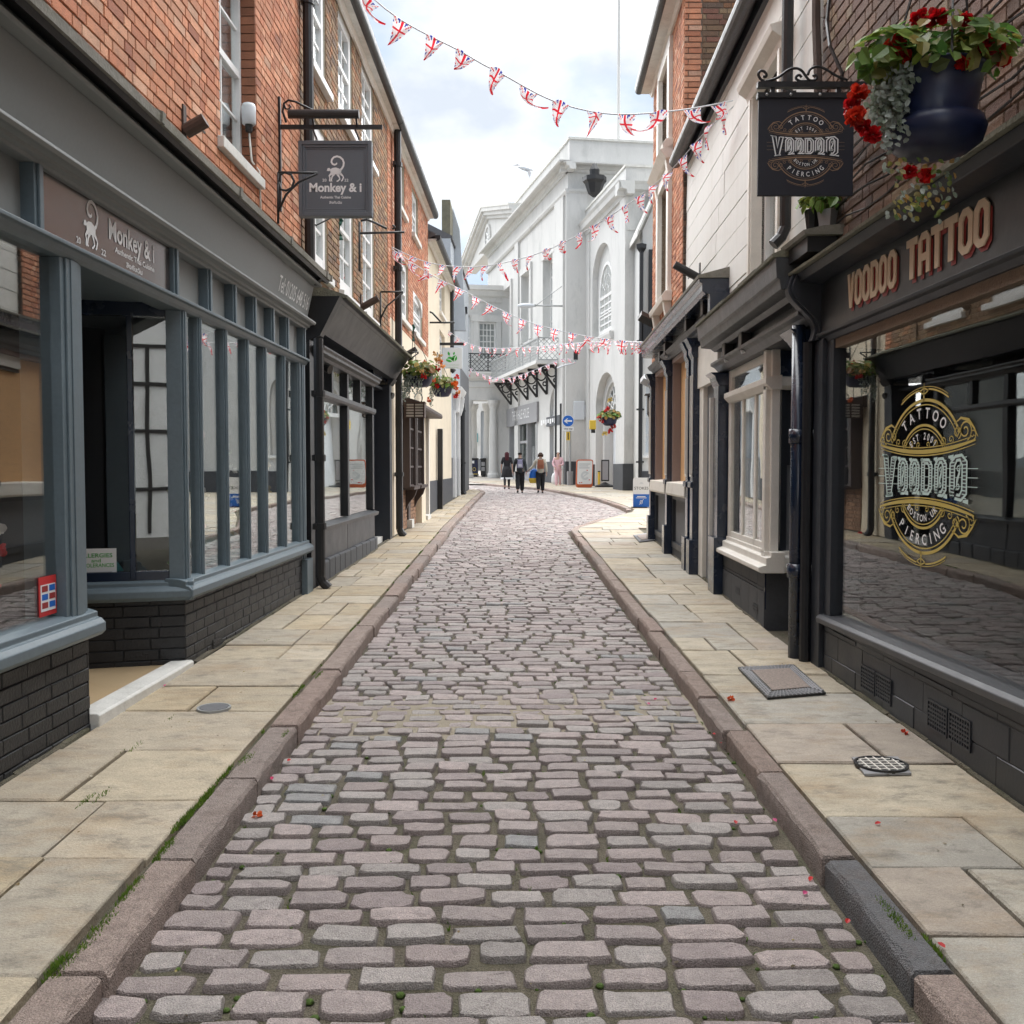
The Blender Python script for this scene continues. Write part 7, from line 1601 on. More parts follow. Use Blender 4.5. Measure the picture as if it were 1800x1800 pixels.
# ================================================================== PEOPLE
def skin_mesh(name, nodes, edges, mat, par, sub=1, root=None):
    names = list(nodes); me = bpy.data.meshes.new(name); base = wl(par)
    me.from_pydata([Vector(nodes[n][:3]) for n in names], [(names.index(a), names.index(b)) for a, b in edges], [])
    o = bpy.data.objects.new(name, me); COL.objects.link(o); o.parent = par; WL[o.name] = base
    sm_ = o.modifiers.new('skin', 'SKIN'); sm_.use_smooth_shade = True
    for i, n in enumerate(names):
        r = nodes[n][3:]; me.skin_vertices[0].data[i].radius = (r[0], r[-1]); me.skin_vertices[0].data[i].use_root = (n == (root or names[0]))
    if sub: ss = o.modifiers.new('subsurf', 'SUBSURF'); ss.levels = sub; ss.render_levels = sub
    me.materials.append(mat); return o
def cmat(name, c): return pmat(name, c, .85, .12, 20, .05, 90)
def person(P, H, face, label, top, legs, hair, hair_len, pose=0, skirt=None, pack=None, topc=None, shoes=(.02, .02, .02), extra=None):
    """standing or walking figure; face = +1 walks away from the viewer, -1 towards"""
    t = thing('person', label, 'person', P); k = H / 1.7; f = face
    st = .16 * pose
    n = {}
    def S(x, y, z): return (x * k * f, y * k * f, z * k)
    def nd(nm, x, y, z, *r): n[nm] = (*S(x, y, z), *[q * k for q in r])
    nd('pelvis', 0, 0, .93, .135, .105); nd('waist', 0, .01, 1.08, .12, .095); nd('chest', 0, .015, 1.28, .15, .11); nd('neckb', 0, .0, 1.43, .075, .065); nd('neck', 0, .015, 1.50, .055, .055); nd('head', 0, .03, 1.59, .098, .115); nd('crown', 0, .02, 1.665, .085, .095)
    ed = [('pelvis', 'waist'), ('waist', 'chest'), ('chest', 'neckb'), ('neckb', 'neck'), ('neck', 'head'), ('head', 'crown')]
    for s, sg in (('l', -1), ('r', 1)):
        fo = st * sg
        nd('hip' + s, .08 * sg, 0, .84, .085, .09); nd('knee' + s, .09 * sg, fo * .7 + .03, .48, .068, .068); nd('ank' + s, .09 * sg, fo * 1.3 - (.06 if fo < 0 else 0), .085 + (.06 if fo < -.05 else 0), .042, .042); nd('toe' + s, .10 * sg, fo * 1.3 + .13, .03 + (.0 if fo >= -.05 else .0), .036, .025)
        ed += [('pelvis', 'hip' + s), ('hip' + s, 'knee' + s), ('knee' + s, 'ank' + s), ('ank' + s, 'toe' + s)]
        ax = extra.get('arm' + s) if extra and extra.get('arm' + s) else ((.235, .0 - fo * .25, 1.10), (.25, .05 - fo * .5, .86))
        nd('sh' + s, .175 * sg, 0, 1.36, .058, .06); nd('el' + s, ax[0][0] * sg, ax[0][1], ax[0][2], .038, .038); nd('wr' + s, ax[1][0] * sg, ax[1][1], ax[1][2], .026, .026)
        e_, w_ = Vector(ax[0]), Vector(ax[1]); d = (w_ - e_).normalized(); h_ = w_ + d * .07; nd('palm' + s, h_.x * sg, h_.y, h_.z, .032, .018)
        ed += [('chest', 'sh' + s), ('sh' + s, 'el' + s), ('el' + s, 'wr' + s), ('wr' + s, 'palm' + s)]
        for i, (off, ln) in enumerate(((-.024, .06), (-.008, .075), (.008, .07), (.024, .055))):
            q = h_ + d * (.03 + ln * .9) + Vector((-.012, off, 0)); nd('fin%s%d' % (s, i), q.x * sg, q.y, q.z, .008, .008); ed.append(('palm' + s, 'fin%s%d' % (s, i)))
        q = h_ + Vector((-.01, .045, -.01)); nd('thumb' + s, q.x * sg, q.y, q.z, .010, .010); ed.append(('palm' + s, 'thumb' + s))
    nd('nose', 0, .125, 1.585, .013, .013); ed.append(('head', 'nose'))
    n = {kk: (v[0] + 0, v[1], v[2] + 0, *v[3:]) for kk, v in n.items()}
    skin_mesh('body', n, ed, M['skin'], t, 1)
    # trousers or leggings
    g_ = legs[1] if len(legs) > 1 else .022
    ln = {}
    for nm in ('pelvis', 'hipl', 'hipr', 'kneel', 'kneer', 'ankl', 'ankr'): v = n[nm]; ln[nm] = (v[0], v[1], v[2] + (.0 if nm.startswith('ank') else 0), *[q + (g_ if nm != 'pelvis' else .008) * k for q in v[3:]])
    skin_mesh('trousers', ln, [('pelvis', 'hipl'), ('pelvis', 'hipr'), ('hipl', 'kneel'), ('kneel', 'ankl'), ('hipr', 'kneer'), ('kneer', 'ankr')], legs[0], t, 1)
    tn = {}
    for nm in ('pelvis', 'waist', 'chest', 'neckb', 'shl', 'shr', 'ell', 'elr', 'wrl', 'wrr'):
        v = n[nm]; tn[nm] = (*v[:3], *[q + .022 * k for q in v[3:]])
    te = [('pelvis', 'waist'), ('waist', 'chest'), ('chest', 'neckb'), ('chest', 'shl'), ('chest', 'shr'), ('shl', 'ell'), ('shr', 'elr')]
    if not (extra and extra.get('short')): te += [('ell', 'wrl'), ('elr', 'wrr')]
    else: tn.pop('wrl'); tn.pop('wrr')
    tn['hem'] = (tn['pelvis'][0], tn['pelvis'][1], tn['pelvis'][2] - (.06 + (extra or {}).get('hem', .03)) * k, tn['pelvis'][3] * 1.1, tn['pelvis'][4] * 1.12); te.insert(0, ('hem', 'pelvis'))
    skin_mesh('top', tn, te, top, t, 1, root='hem')
    for s in 'lr':
        a, b = n['ank' + s], n['toe' + s]; skin_mesh('shoe', {'a': (a[0], a[1] - .02 * f, a[2] - .045 * k, .048 * k, .045 * k), 'b': (b[0], b[1], max(b[2], .03), .046 * k, .032 * k)}, [('a', 'b')], extra.get('shoem') if extra and extra.get('shoem') else M['iron'], t, 1)
    hn = {'a': (*S(0, -.005, 1.655), .115 * k, .125 * k), 'b': (*S(0, -.045, 1.56), .11 * k, .095 * k)}
    he = [('a', 'b')]
    if hair_len == 'long': hn['c'] = (*S(0, -.07, 1.42), .11 * k, .05 * k); hn['d'] = (*S(0, -.085, 1.27), .085 * k, .035 * k); he += [('b', 'c'), ('c', 'd')]
    elif hair_len == 'tail': hn['c'] = (*S(.0, -.11, 1.62), .035 * k, .035 * k); he.append(('a', 'c'))
    skin_mesh('hair', hn, he, hair, t, 1)
    if face < 0:
        for sg in (-1, 1): MB().lathe(Vector(P) + Vector(S(.028 * sg, .108, 1.61)), [(.008, 0), (.012, .008), (.004, .014)], 6).obj('eye', M['iron'], t)
        MB().tube([Vector(P) + Vector(S(-.022, .11, 1.545)), Vector(P) + Vector(S(.022, .11, 1.545))], .006, 5).obj('mouth', M['redl'], t)
    if skirt:
        m = MB(); c = Vector(P); 
        m.lathe(c, [(.15 * k, 1.02 * k), (.21 * k, .85 * k), (.25 * k, .62 * k), (.27 * k, .50 * k), (.255 * k, .50 * k), (.2 * k, .8 * k)], 18, ax=Matrix.Diagonal((1, .75, 1))); m.obj('skirt', skirt, t, smooth=True)
        m = MB(); m.lathe(c, [(.27 * k, .53 * k), (.285 * k, .45 * k), (.27 * k, .45 * k)], 18, ax=Matrix.Diagonal((1, .75, 1))); m.obj('hem_trim', M['board2'], t)
    if pack:
        c = Vector(P) + Vector(S(0, -.20, 1.20)); wd, hh = pack[1]
        mb = MB().hexa([c + Vector((sx * wd * k * (.8 if sz > 0 else 1), sy * .07 * k, sz * hh * k)) for sz in (-1, 1) for sx, sy in ((-1, -1), (1, -1), (1, 1), (-1, 1))]); mb.obj('backpack', pack[0], t, bevel=.03)
        m = MB()
        for sg in (-1, 1): m.tube([c + Vector((sg * .09 * k, .05 * k, hh * k)), c + Vector((sg * .11 * k, .17 * k * f * 1, (hh + .02) * k)), c + Vector((sg * .13 * k, .24 * k * f, .0))], .018 * k, 5)
        m.obj('strap', pack[0], t)
        MB().box(W, c.x - wd * .6 * k, c.x + wd * .6 * k, c.y - .085 * k, c.y - .07 * k, c.z - hh * .7 * k, c.z - hh * .05 * k).obj('pocket', pack[2], t, bevel=.01)
    return t
def gp(u, v): p = ground(u, v, 0); return Vector((p.x, p.y, gz(p.y)))
blk, blk2, dkg = cmat('black_cloth', (.015, .015, .018)), cmat('black_trousers', (.014, .014, .016)), cmat('dark_grey_coat', (.035, .04, .042))
person(gp(891, 860), 1.60, 1, 'woman with long dark red hair in a black dress with white hem walking away', blk, (blk2, .006), cmat('dark_red_hair', (.07, .014, .02)), 'long', 1.5, skirt=blk, extra=dict(short=True, hem=.02))
person(gp(914, 867), 1.58, 1, 'person in dark coat with a small lilac backpack walking away', dkg, (blk2, .04), cmat('dark_hair', (.02, .014, .011)), 'short', 1.0, pack=(cmat('lilac_pack', (.26, .25, .36)), (.12, .17), cmat('lilac_pocket', (.5, .5, .55))), extra=dict(hem=.18))
coat = cmat('cream_coat', (.55, .52, .44))
person(gp(950, 867), 1.56, 1, 'person in cream jacket with tan backpack and dark trousers walking away', coat, (blk2, .036), cmat('brown_hair', (.06, .035, .025)), 'tail', .6, pack=(M['bag'], (.15, .19), cmat('tan_pocket', (.24, .08, .04))), extra=dict(hem=.1, arml=((.30, .1, 1.12), (.48, .16, .96))))
pk = cmat('pale_pink_cloth', (.70, .46, .50))
person(gp(981, 857), 1.58, -1, 'woman in pale pink top and trousers walking towards the viewer', pk, (pk, .022), cmat('black_hair', (.012, .01, .01)), 'short', .9, extra=dict(hem=.12, arml=((.24, .06, 1.10), (.1, .2, 1.05)), armr=((.25, .02, 1.12), (.16, .16, .95))))
def carrier(P, label, c1, c2, w_, h):
    t = thing('carrier_bag', label, 'bag', P); m = MB().lathe(P, [(w_ * .8, -h), (w_ * 1.05, -h * .75), (w_, -h * .3), (w_ * .7, -.02), (w_ * .2, .05)], 10, ax=Matrix.Diagonal((1, .45, 1))); m.obj('bag', c1, t, smooth=True)
    if c2: MB().lathe(P, [(w_ * .84, -h - .004), (w_ * 1.09, -h * .76), (w_ * 1.08, -h * .62), (w_ * .9, -h * .62)], 10, ax=Matrix.Diagonal((1, .47, 1))).obj('base_band', c2, t)
    tubeobj('handle', [P + Vector((-.05, 0, 0)), P + Vector((0, 0, .12)), P + Vector((.05, 0, 0))], .01, 'plastic', t, 5)
carrier(at_y(939, 826, 37.6), 'blue carrier bag with yellow base held by the person in the cream jacket', M['blue'], M['yellow'], .19, .5)
carrier(at_y(976, 832, 43.2), 'white carrier bag held by the woman in pink', M['board2'], None, .16, .48)

# ================================================================== STREET FURNITURE AND SIGNS
def pg(u, v): p = ground(u, v, KERB); return Vector((p.x, p.y, gz(p.y, KERB)))
# one way sign on its post
P = pg(1002, 853); t = thing('sign_post', 'grey post with round blue arrow sign and one way plate', 'sign', P)
yq = P.y; s = yq / FPX
MB().tube([P, P + Vector((0, 0, .62))], .14, 10).obj('post_base', M['grey'], t); MB().tube([P + Vector((0, 0, .6)), Vector((P.x, yq, at_y(1000, 735, yq).z))], .045, 8).obj('post', M['steel'], t)
c = at_y(998.5, 740, yq - .08); r = 10.3 * s
AX = Matrix.Rotation(math.pi / 2, 3, 'X')
MB().lathe(c, [(r, -.015), (r, .012)], 28, ax=AX).obj('sign_disc', M['board2'], t); MB().lathe(c + Vector((0, -.012, 0)), [(r * .93, -.01), (r * .93, .012)], 28, ax=AX).obj('blue_disc', M['blue'], t)
m = MB(); fmq = lambda x, y, d=0: c + Vector((x * r, -.026, y * r)); m.add([fmq(*q) for q in ((-.7, 0), (-.18, .42), (-.0, .42), (-.30, .13), (.68, .13), (.68, -.13), (-.30, -.13), (0, -.42), (-.18, -.42))], [(0, 1, 2, 3), (0, 3, 6), (3, 4, 5, 6), (0, 6, 7, 8)]); m.obj('arrow', M['wht'], t)
a, d = at_y(989, 757, yq - .08), at_y(1008.5, 750, yq - .08); pl_ = box(W, a.x, d.x, yq - .09, yq - .07, a.z, d.z).obj('plate', M['board2'], t)
m = MB(); put_text(m, 'One way', lambda x, y, dd=0: Vector(((a.x + d.x) / 2 + x, yq - .092, a.z + .05 + y)), 0, 0, (d.x - a.x) * .8, None, .02); m.obj('lettering', M['iron'], pl_)
a, d = at_y(995.5, 774, yq - .08), at_y(1002, 759, yq - .08); yp = box(W, a.x, d.x, yq - .09, yq - .07, a.z, d.z).obj('yellow_plate', M['yellow'], t)
m = MB()
for k in (.3, .7): zc_ = a.z + (d.z - a.z) * k; xc = (a.x + d.x) / 2; m.lathe(Vector((xc, yq - .093, zc_ + .05)), [(.03, 0), (.03, .004)], 8, ax=AX); m.add([Vector((xc - .025, yq - .093, zc_ + .03)), Vector((xc + .025, yq - .093, zc_ + .03)), Vector((xc + .025, yq - .093, zc_ - .08)), Vector((xc - .025, yq - .093, zc_ - .08))], [(0, 1, 2, 3)])
m.obj('pictogram', M['iron'], yp)
def aboard(P, wd, h, lean, label, framem, facem, rounded=.05, depth=.06, ry=0):
    t = thing('pavement_sign', label, 'pavement sign', P); ex = Vector((math.cos(ry), math.sin(ry), 0)); nrm = Vector((math.sin(ry), -math.cos(ry), 0)); up = (UP - nrm * lean).normalized()
    fm = lambda x, y, d=0: P + ex * x + up * y + nrm * d
    def rr(w_, y0, y1, r, d0, d1):
        pts = []
        for cx, cy, a0 in ((w_ / 2 - r, y1 - r, 0), (-w_ / 2 + r, y1 - r, 90), (-w_ / 2 + r, y0 + r, 180), (w_ / 2 - r, y0 + r, 270)):
            pts += [(cx + r * math.cos(rad(a0 + q * 22.5)), cy + r * math.sin(rad(a0 + q * 22.5))) for q in range(5)]
        n = len(pts); m = MB(); m.add([fm(x, y, d0) for x, y in pts] + [fm(x, y, d1) for x, y in pts], [(i, (i + 1) % n, n + (i + 1) % n, n + i) for i in range(n)] + [tuple(range(n)), tuple(range(n, 2 * n))]); return m
    rr(wd, 0, h, rounded, -depth, .0).obj('frame', framem, t); return t, fm, rr
P = pg(1027, 857); t, fm, rr_ = aboard(P, .70, 1.17, -.12, 'white pavement sign in an orange red frame leaning by the white wall', M['orange'], None, .1, .08, .12)
rr_(.62, .14, 1.12, .06, .001, .012).obj('poster', M['board2'], t)
m = MB()
for i, (x0_, x1_) in enumerate(((-.24, .23), (-.24, .14), (-.24, .20))): m.strip([(x0_, .98 - .08 * i), (x1_, .98 - .08 * i)], .03, fm, .016)
m.obj('lettering', M['greyblue'], t)
m = MB(); m.strip([(.02 + .14 * math.cos(q), .50 + .14 * math.sin(q)) for q in [.5 + 5.2 * i / 20 for i in range(21)]], .09, fm, .016); m.strip([(-.07, .44), (.09, .57)], .05, fm, .017); m.obj('emblem', M['plastic'], t)
for x, y in ((.1, .72), (.2, .32), (-.2, .2), (-.12, .21)): MB().strip([(x - .025, y), (x + .025, y)], .04, fm, .017).obj('red_mark', M['red'], t)
# black display stand with sloping base
P = pg(1063, 856); t = thing('display_stand', 'slim black display stand on a rubber base by the arched doorway', 'pavement sign', P)
a, d = at_y(1056.5, 846, P.y), at_y(1071, 808, P.y); box(W, a.x, d.x, P.y - .05, P.y + .03, a.z, d.z).obj('frame', M['iron'], t, bevel=.03); box(W, a.x + .05, d.x - .05, P.y - .056, P.y - .05, a.z + .06, d.z - .06).obj('panel', M['grey'], t)
MB().lathe(P + Vector((0, 0, .0)), [(.42, 0), (.42, .06), (.2, .12), (.06, .2)], 12, ax=Matrix.Diagonal((1, .8, 1))).obj('base', M['iron'], t)
P2 = at_y(1053, 853, P.y + .6); t = thing('yellow_post', 'low yellow post behind the slim black display stand', 'post', Vector((P2.x, P2.y, gz(P2.y, KERB)))); MB().tube([Vector((P2.x, P2.y, gz(P2.y, KERB))), Vector((P2.x, P2.y, gz(P2.y, KERB) + .62))], .055, 8).obj('post', M['yellow'], t); MB().lathe((P2.x, P2.y, gz(P2.y, KERB) + .62), [(.06, 0), (.06, .03), (.02, .05)], 8).obj('cap', M['iron'], t)
# blue and white flexible sign
P = pg(1127, 893); t, fm, rr_ = aboard(P, .44, .82, -.18, 'white and royal blue pavement sign lettered STOKES', M['board2'], None, .06, .035, -.10)
m = MB().add([fm(-.21, .03, .003), fm(.21, .03, .003), fm(.21, .375, .003), fm(-.21, .375, .003)], [(0, 1, 2, 3)]); m.obj('blue_panel', M['blue'], t)
m = MB(); put_text(m, 'STOKES', fm, 0, .50, .37, .075, .0, .004); m.obj('lettering', M['iron'], t)
m = MB(); m.strip([(-.11, .31), (.11, .31)], .02, fm, .006); m.strip([(-.14, .275), (.14, .275)], .014, fm, .006); m.strip([(.03 * math.cos(q), .16 + .05 * math.sin(q)) for q in [6.28 * i / 14 for i in range(15)]], .012, fm, .006); m.strip([(-.05, .09), (.06, .24)], .012, fm, .006); m.obj('emblem', M['wht'], t)
m = MB(); m.strip([(-.05, .66), (.05, .66)], .02, fm, .004); m.strip([(-.03, .69), (.03, .69)], .02, fm, .004); m.obj('crest', M['plastic'], t); MB().box(W, P.x - .24, P.x + .24, P.y - .02, P.y + .22, P.z, P.z + .03).obj('base', M['iron'], t)
# bins under the porch
for (u, v, w_, h, lab, extra) in ((834, 838, .44, 1.02, 'dark blue litter bin with white symbol beside the porch column', 1), (849.5, 838, .30, 1.02, 'slim black litter bin with posters right of the blue bin', 0)):
    p = ground(u, v, .06); P = Vector((p.x, p.y, gz(p.y, .06))); t = thing('litter_bin', lab, 'litter bin', P, 'litter bins under the porch')
    MB().box(W, P.x - w_ / 2, P.x + w_ / 2, P.y - .3, P.y + .3, P.z + .06, P.z + h).obj('body', M['bowl' if extra else 'iron'], t, bevel=.05); MB().box(W, P.x - w_ / 2 - .03, P.x + w_ / 2 + .03, P.y - .33, P.y + .33, P.z + h - .02, P.z + h + .1).obj('lid', M['iron'], t, bevel=.04)
    MB().box(W, P.x - w_ / 2 + .05, P.x + w_ / 2 - .05, P.y - .28, P.y + .28, P.z, P.z + .07).obj('foot', M['iron'], t)
    if extra:
        MB().box(W, P.x - .17, P.x + .0, P.y - .31, P.y - .302, P.z + .8, P.z + .96).obj('symbol', M['board2'], t); MB().box(W, P.x - w_ / 2 + .02, P.x + w_ / 2 - .02, P.y - .312, P.y - .302, P.z + .14, P.z + .19).obj('gold_band', M['gold'], t)
        m = MB(); m.strip([(P.x + .09 * math.cos(q), P.z + .45 + .1 * math.sin(q)) for q in [6.28 * i / 14 for i in range(15)]], .03, lambda x, y, d=0: Vector((x, P.y - .304, y))); m.obj('crest', M['gold'], t)
    else:
        for k in range(2): MB().box(W, P.x - .11, P.x + .11, P.y - .31, P.y - .302, P.z + .35 + .3 * k, P.z + .58 + .3 * k).obj('poster', M['grey'], t)
# coffee shop sign on the left
yk = 27.0; a, d = at_y(777, 648, yk), at_y(813, 611, yk); t = thing('hanging_sign', 'frosted pale hanging sign with a green leaf emblem on the left row', 'hanging sign', at_y(795, 630, yk))
box(W, a.x, d.x, yk - .02, yk + .02, a.z, d.z).obj('panel', M['plastic'], t, bevel=.02)
q0, q1 = at_y(767, 602, yk), at_y(815, 605, yk); MB().hexa([Vector((x, y, z)) for z in (0, 1) for x, y in ((0, 0),) * 4]) if 0 else None
box(W, q0.x, q1.x, yk - .03, yk + .03, q1.z - .03, q1.z + .04).obj('arm', M['iron'], t); box(W, q0.x - .02, q0.x + .02, yk - .03, yk + .03, at_y(767, 640, yk).z, q0.z + .05).obj('wall_bar', M['iron'], t)
b = at_y(767, 626, yk); box(W, b.x, b.x + .25, yk - .01, yk + .01, b.z, b.z + .03).obj('lower_arm', M['iron'], t)
fmk = lambda x, y, dd=0: at_y(795, 630, yk) + Vector((x, -.024 - dd, y)); sk = yk / FPX
m = MB()
def leafshape(cx, cy, ln, wd, ang): return [(cx + math.cos(ang) * ln * (i / 8 - .5) - math.sin(ang) * wd * math.sin(math.pi * i / 8) * sg, cy + math.sin(ang) * ln * (i / 8 - .5) + math.cos(ang) * wd * math.sin(math.pi * i / 8) * sg) for sg, rng in ((1, range(9)), (-1, range(7, 0, -1))) for i in rng]
for cx, cy, ln, wd, an in ((-4, -2, 15, 5, .2), (4, 0, 13, 4.5, 1.1), (-6, 8, 8, 2, 1.9), (3, 8.5, 6, 1.6, 1.2)): pts = leafshape(cx * sk, cy * sk, ln * sk, wd * sk, an); m.add([fmk(x, y) for x, y in pts], [tuple(range(len(pts)))])
m.obj('leaf_emblem', M['green'], t); m = MB(); m.strip([(-9 * sk, -1 * sk), (-4 * sk, -2 * sk), (1 * sk, -5 * sk)], .9 * sk, fmk, .004); m.strip([(3 * sk, -5 * sk), (4.5 * sk, 0), (7 * sk, 5 * sk)], .9 * sk, fmk, .004); m.obj('leaf_vein', M['wht'], t)
m = MB(); put_text(m, 'The Greenhouse', fmk, 0, -12.5 * sk, 24 * sk, 2.6 * sk, 0); put_text(m, 'Coffee Shop', fmk, 0, -17 * sk, 20 * sk, 2.6 * sk, 0); m.obj('lettering', pmat('pale_green_print', (.35, .5, .36), .5, 0, 5, 0), t)
# crate shaped lantern sign on the cream wall
yk = 18.0; P0 = at_y(730, 722, yk); t = thing('crate_sign', 'small wooden crate shaped box hanging on wires above the brown shop window', 'hanging box', P0, None)
sx, sz, sy = .17, .125, .30
m = MB()
for z in (-1, 1):
    for (xx, yy2) in ((-1, -1), (1, -1), (1, 1), (-1, 1)): pass
for i in range(6):
    zz = P0.z - sz + 2 * sz * i / 5
    box(W, P0.x - sx, P0.x + sx, yk - sy / 2 - .012, yk - sy / 2, zz - .008, zz + .008).obj('slat', M['rust'], t)
for x in (-sx, 0, sx): m.box(W, P0.x + x - .012, P0.x + x + .012, yk - sy / 2 - .02, yk - sy / 2 - .012, P0.z - sz, P0.z + sz)
for x in (-sx, sx): m.box(W, P0.x + x - .008, P0.x + x + .008, yk - sy / 2, yk + sy / 2, P0.z - sz, P0.z + sz)
m.box(W, P0.x - sx - .02, P0.x + sx + .02, yk - sy / 2 - .02, yk + sy / 2, P0.z + sz, P0.z + sz + .03).box(W, P0.x - sx, P0.x + sx, yk + sy / 2 - .01, yk + sy / 2, P0.z - sz, P0.z + sz); m.obj('frame', M['rust'], t)
box(W, P0.x - sx + .02, P0.x + sx - .02, yk - sy / 2 + .01, yk + sy / 2 - .02, P0.z - sz + .01, P0.z + sz - .01).obj('inner_panel', M['cream'], t)
m = MB()
for x in (-.1, .12): m.tube([P0 + Vector((x, 0, sz)), P0 + Vector((x, 0, sz + .65))], .006, 4)
m.tube([P0 + Vector((.07 + .07 * math.cos(q), -.1, sz + .1 + .09 * math.sin(q))) for q in [6.28 * i / 12 for i in range(13)]], .007, 4); m.obj('wire', M['iron'], t)
# green cloths caught on the sills
for u, v, y, sc_, lab in ((592, 398, 12.6, .22, 'dark green cloth hanging from the brown brick wall below the slate sign'), (723, 583, 20.3, .25, 'dark green cloth hanging below the red brick upper window')):
    P = at_y(u, v, y); m = MB()
    for i in range(5): m.add([P + Vector((-.05 + .02 * math.sin(i), .02 * math.cos(i * 2), sc_ * (.6 - i * .28))), P + Vector((.05 + .025 * math.sin(i * 1.6), .03 * math.sin(i * 2), sc_ * (.6 - i * .28))), P + Vector((.06 + .025 * math.sin(i * 1.6 + 1.6), .03 * math.sin(i * 2 + 2), sc_ * (.32 - i * .28))), P + Vector((-.05 + .02 * math.sin(i + 1), .02 * math.cos(i * 2 + 2), sc_ * (.32 - i * .28)))], [(0, 1, 2, 3)])
    o = m.obj('green_cloth', pmat('green_cloth', (.01, .07, .045), .8, .2, 20, .1, 60), smooth=True); so_ = o.modifiers.new('solid', 'SOLIDIFY'); so_.thickness = .006; tag(o, lab, 'cloth')
# seagull
P = at_y(922, 296, 48); t = thing('seagull', 'pale seagull flying in the sky left of the assembly parapet', 'bird', P)
skin_mesh('body', {'a': (.0, 0, 0, .12, .12), 'b': (.28, 0, -.06, .08, .08), 'h': (-.22, 0, .06, .075, .075), 'k': (-.32, 0, .05, .02, .02), 't': (.42, 0, -.1, .07, .02)}, [('a', 'b'), ('a', 'h'), ('h', 'k'), ('b', 't')], M['plastic'], t, 1)
m = MB(); 
for sg, pts in ((1, [(0, .02), (-.25, .22), (-.55, .24)]), (-1, [(.02, -.02), (.22, -.22), (.24, -.52)])):
    q = [P + Vector((x, .15 * sg * i, z)) for i, (x, z) in enumerate(pts)]; m.add([q[0] + Vector((-.1, 0, 0)), q[0] + Vector((.12, 0, 0)), q[1] + Vector((.1, 0, -.02)), q[1] + Vector((-.08, 0, .02)), q[2]], [(0, 1, 2, 3), (3, 2, 4)])
o = m.obj('wing', M['grey'], t); s_ = o.modifiers.new('solid', 'SOLIDIFY'); s_.thickness = .02

# ================================================================== COVERS, PETALS, LITTER
def cover_round(u, v, r, label):
    P = pg(u, v); t = thing('manhole_cover', label, 'manhole cover', P); n = 24
    sl_ = Matrix.Rotation(math.atan(SLOPE), 3, 'X'); MB().lathe(P, [(r, -.02), (r, .012), (r * .9, .012), (r * .88, .006), (0.001, .006)], n, ax=sl_).obj('lid', M['steel'], t)
    m = MB(); k = 9
    for i in range(k): y0 = r * .8 * (-1 + 2 * (i + .5) / k); hw = math.sqrt(max(0, (r * .82) ** 2 - y0 * y0)); m.box(W, P.x - hw, P.x + hw, P.y + y0 - r * .03, P.y + y0 + r * .03, P.z + .005, P.z + .012)
    m.obj('rib', M['grey'], t); return t
cover_round(376, 1246, .098, 'small round ribbed iron cover in the left pavement')
P = pg(1549, 1348); t = thing('manhole_cover', 'square dark iron frame with round grid cover in the right pavement', 'manhole cover', P)
def quadframe(pix, h): return [pg(u, v) + Vector((0, 0, h)) for u, v in pix]
q = quadframe([(1497, 1334), (1578, 1333), (1602, 1362), (1520, 1364)], .0); m = MB(); m.add(q + [v + Vector((0, 0, .010)) for v in q], [(0, 1, 2, 3), (4, 5, 6, 7), (0, 1, 5, 4), (1, 2, 6, 5), (2, 3, 7, 6), (3, 0, 4, 7)]); m.obj('frame', M['grey'], t)
cc = sum(q, Vector()) / 4; MB().lathe(cc, [(.125, .004), (.125, .018), (.115, .018), (.113, .013), (.001, .013)], 26).obj('lid', M['iron'], t)
m = MB()
for i in range(5): a = -.08 + .04 * i; hw = math.sqrt(.108 ** 2 - a * a); m.box(W, cc.x + a - .004, cc.x + a + .004, cc.y - hw, cc.y + hw, cc.z + .012, cc.z + .018).box(W, cc.x - hw, cc.x + hw, cc.y + a - .004, cc.y + a + .004, cc.z + .012, cc.z + .0175)
m.obj('grid', M['cream'], t)
for pix, label in (([(1297, 1176), (1395, 1171), (1452, 1221), (1349, 1230)], 'large rectangular cover with stone inset and iron border beside the drainpipe'), ([(1113, 942), (1142, 937), (1156, 950), (1124, 954)], 'far rectangular iron cover at the foot of the boarded shop')):
    q = quadframe(pix, .002); P = sum(q, Vector()) / 4; t = thing('inspection_cover', label, 'inspection cover', P, 'rectangular covers in the right pavement'); m = MB(); inn = [P + (v - P) * .66 for v in q]
    m.add(q + [v + Vector((0, 0, .012)) for v in q], [(4, 5, 6, 7), (0, 1, 5, 4), (1, 2, 6, 5), (2, 3, 7, 6), (3, 0, 4, 7)]); m.obj('border', M['iron'], t)
    box_ = MB().add([v + Vector((0, 0, .004)) for v in inn] + [v + Vector((0, 0, .02)) for v in inn], [(4, 5, 6, 7), (0, 1, 5, 4), (1, 2, 6, 5), (2, 3, 7, 6), (3, 0, 4, 7)]); box_.obj('inset', pmat('speckled_inset', (.27, .22, .19), .85, .5, 60, .5, 120), t)
    m = MB()
    for e in range(4):
        a, b, ia, ib = q[e], q[(e + 1) % 4], inn[e], inn[(e + 1) % 4]
        for f_ in (.25, .5, .75): m.tube([a.lerp(ia, f_) + Vector((0, 0, .013)), b.lerp(ib, f_) + Vector((0, 0, .013))], .005, 4)
        for i in range(1, 14): m.tube([a.lerp(b, i / 14) + Vector((0, 0, .013)), ia.lerp(ib, i / 14) + Vector((0, 0, .013))], .004, 4)
    m.obj('border_rib', M['grey'], t)
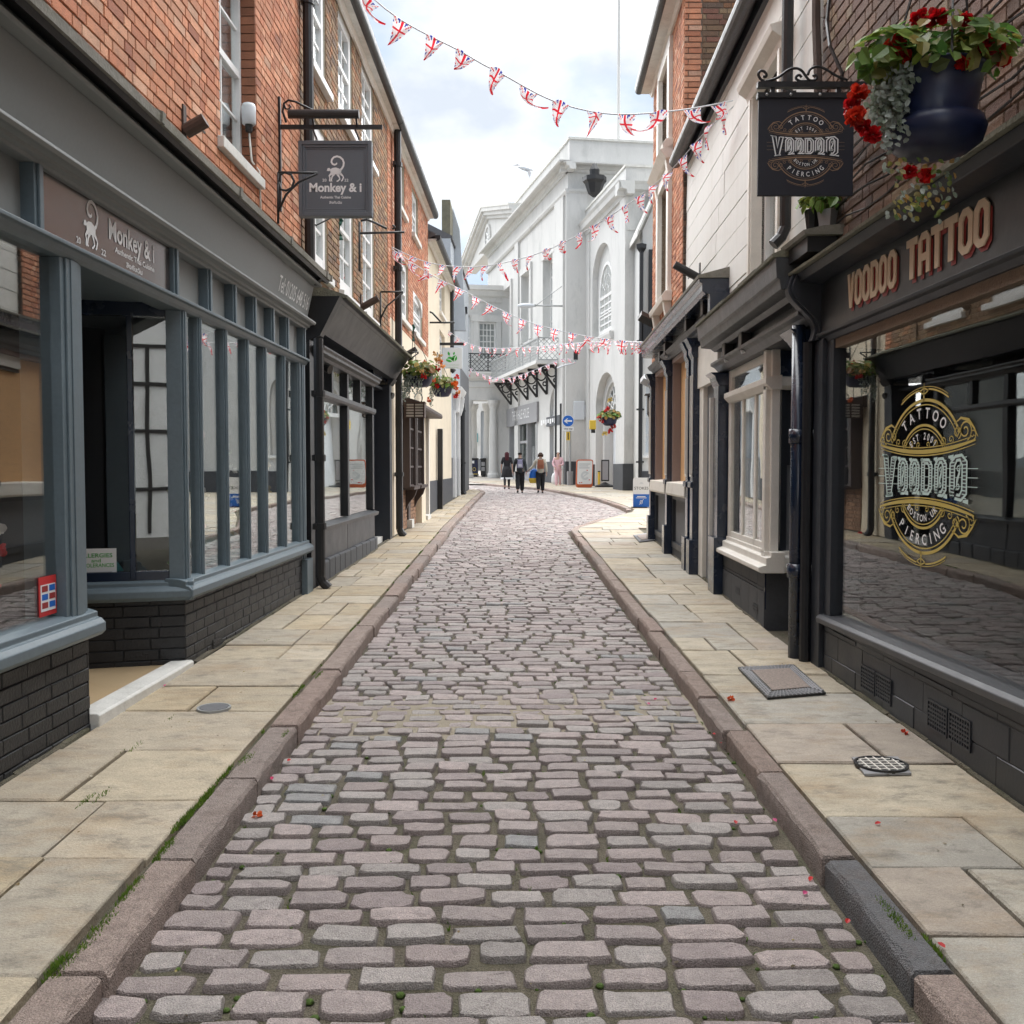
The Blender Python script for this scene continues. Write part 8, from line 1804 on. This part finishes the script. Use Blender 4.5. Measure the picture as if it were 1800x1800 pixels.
def fallen(u, v, h, r, col, label, plane=KERB):
    p = ground(u, v, plane); P = Vector((p.x, p.y, gz(p.y, plane + .012))); q = MB(); blossom(q, P, r, col, 10); o = q.obj('fallen_flower', M['petal'], recalc=False); tag(o, label, 'fallen flower', 'flowers fallen on the ground')
fallen(451, 1438, 0, .032, (.65, .12, .03), 'crumpled orange flower fallen on the setts by the left kerb', 0)
fallen(1284, 1231, 0, .035, (.7, .12, .03), 'orange flower fallen by the right kerb near the large cover')
fallen(1590, 1292, 0, .028, (.6, .05, .02), 'red flower fallen on the right pavement below the air grilles')
fallen(708, 938, 0, .05, (.65, .02, .02), 'red flower fallen beside the left drainpipe foot')
m = MB()
for u, v, pl in ((508, 1340, 0), (478, 1372, 0), (1415, 1575, 0), (1362, 1446, 0), (1425, 1550, 0), (1490, 1625, 0), (1543, 1452, KERB), (1655, 1668, KERB), (1152, 1232, 0), (1140, 1240, 0), (1256, 1294, 0), (1270, 1310, 0), (290, 1208, KERB), (270, 1195, KERB), (1293, 1450, 0)):
    p = ground(u, v, pl); c = R_.choice([(.6, .02, .12), (.62, .03, .03), (.65, .1, .25)]); leaf_quad(m, Vector((p.x, p.y, gz(p.y, pl + .012))), .026, Vector((R_.uniform(-.2, .2), -.3, 1)).normalized(), c)
o = m.obj('petals', M['petal'], recalc=False); o['kind'] = 'stuff'
m = MB()
for _ in range(150):
    yy = 2.7 + 14 * R_.random() ** 1.6; sd_ = R_.choice(('r', 'l', 'g')); x = R_.uniform(-1.2, 1.2) if sd_ == 'r' else (R_.uniform(1.45, 2.15) if sd_ == 'l' else R_.uniform(-2.2, -1.45)); h = -.004 if sd_ == 'r' else KERB + .006
    leaf_quad(m, Vector((x, yy, gz(yy, h))), R_.uniform(.008, .02), Vector((R_.uniform(-.3, .3), R_.uniform(-.3, .3), 1)).normalized(), R_.choice([(.5, .46, .36), (.25, .18, .08), (.12, .09, .05), (.4, .33, .12)]))
o = m.obj('litter_crumbs', M['petal'], recalc=False); o['kind'] = 'stuff'
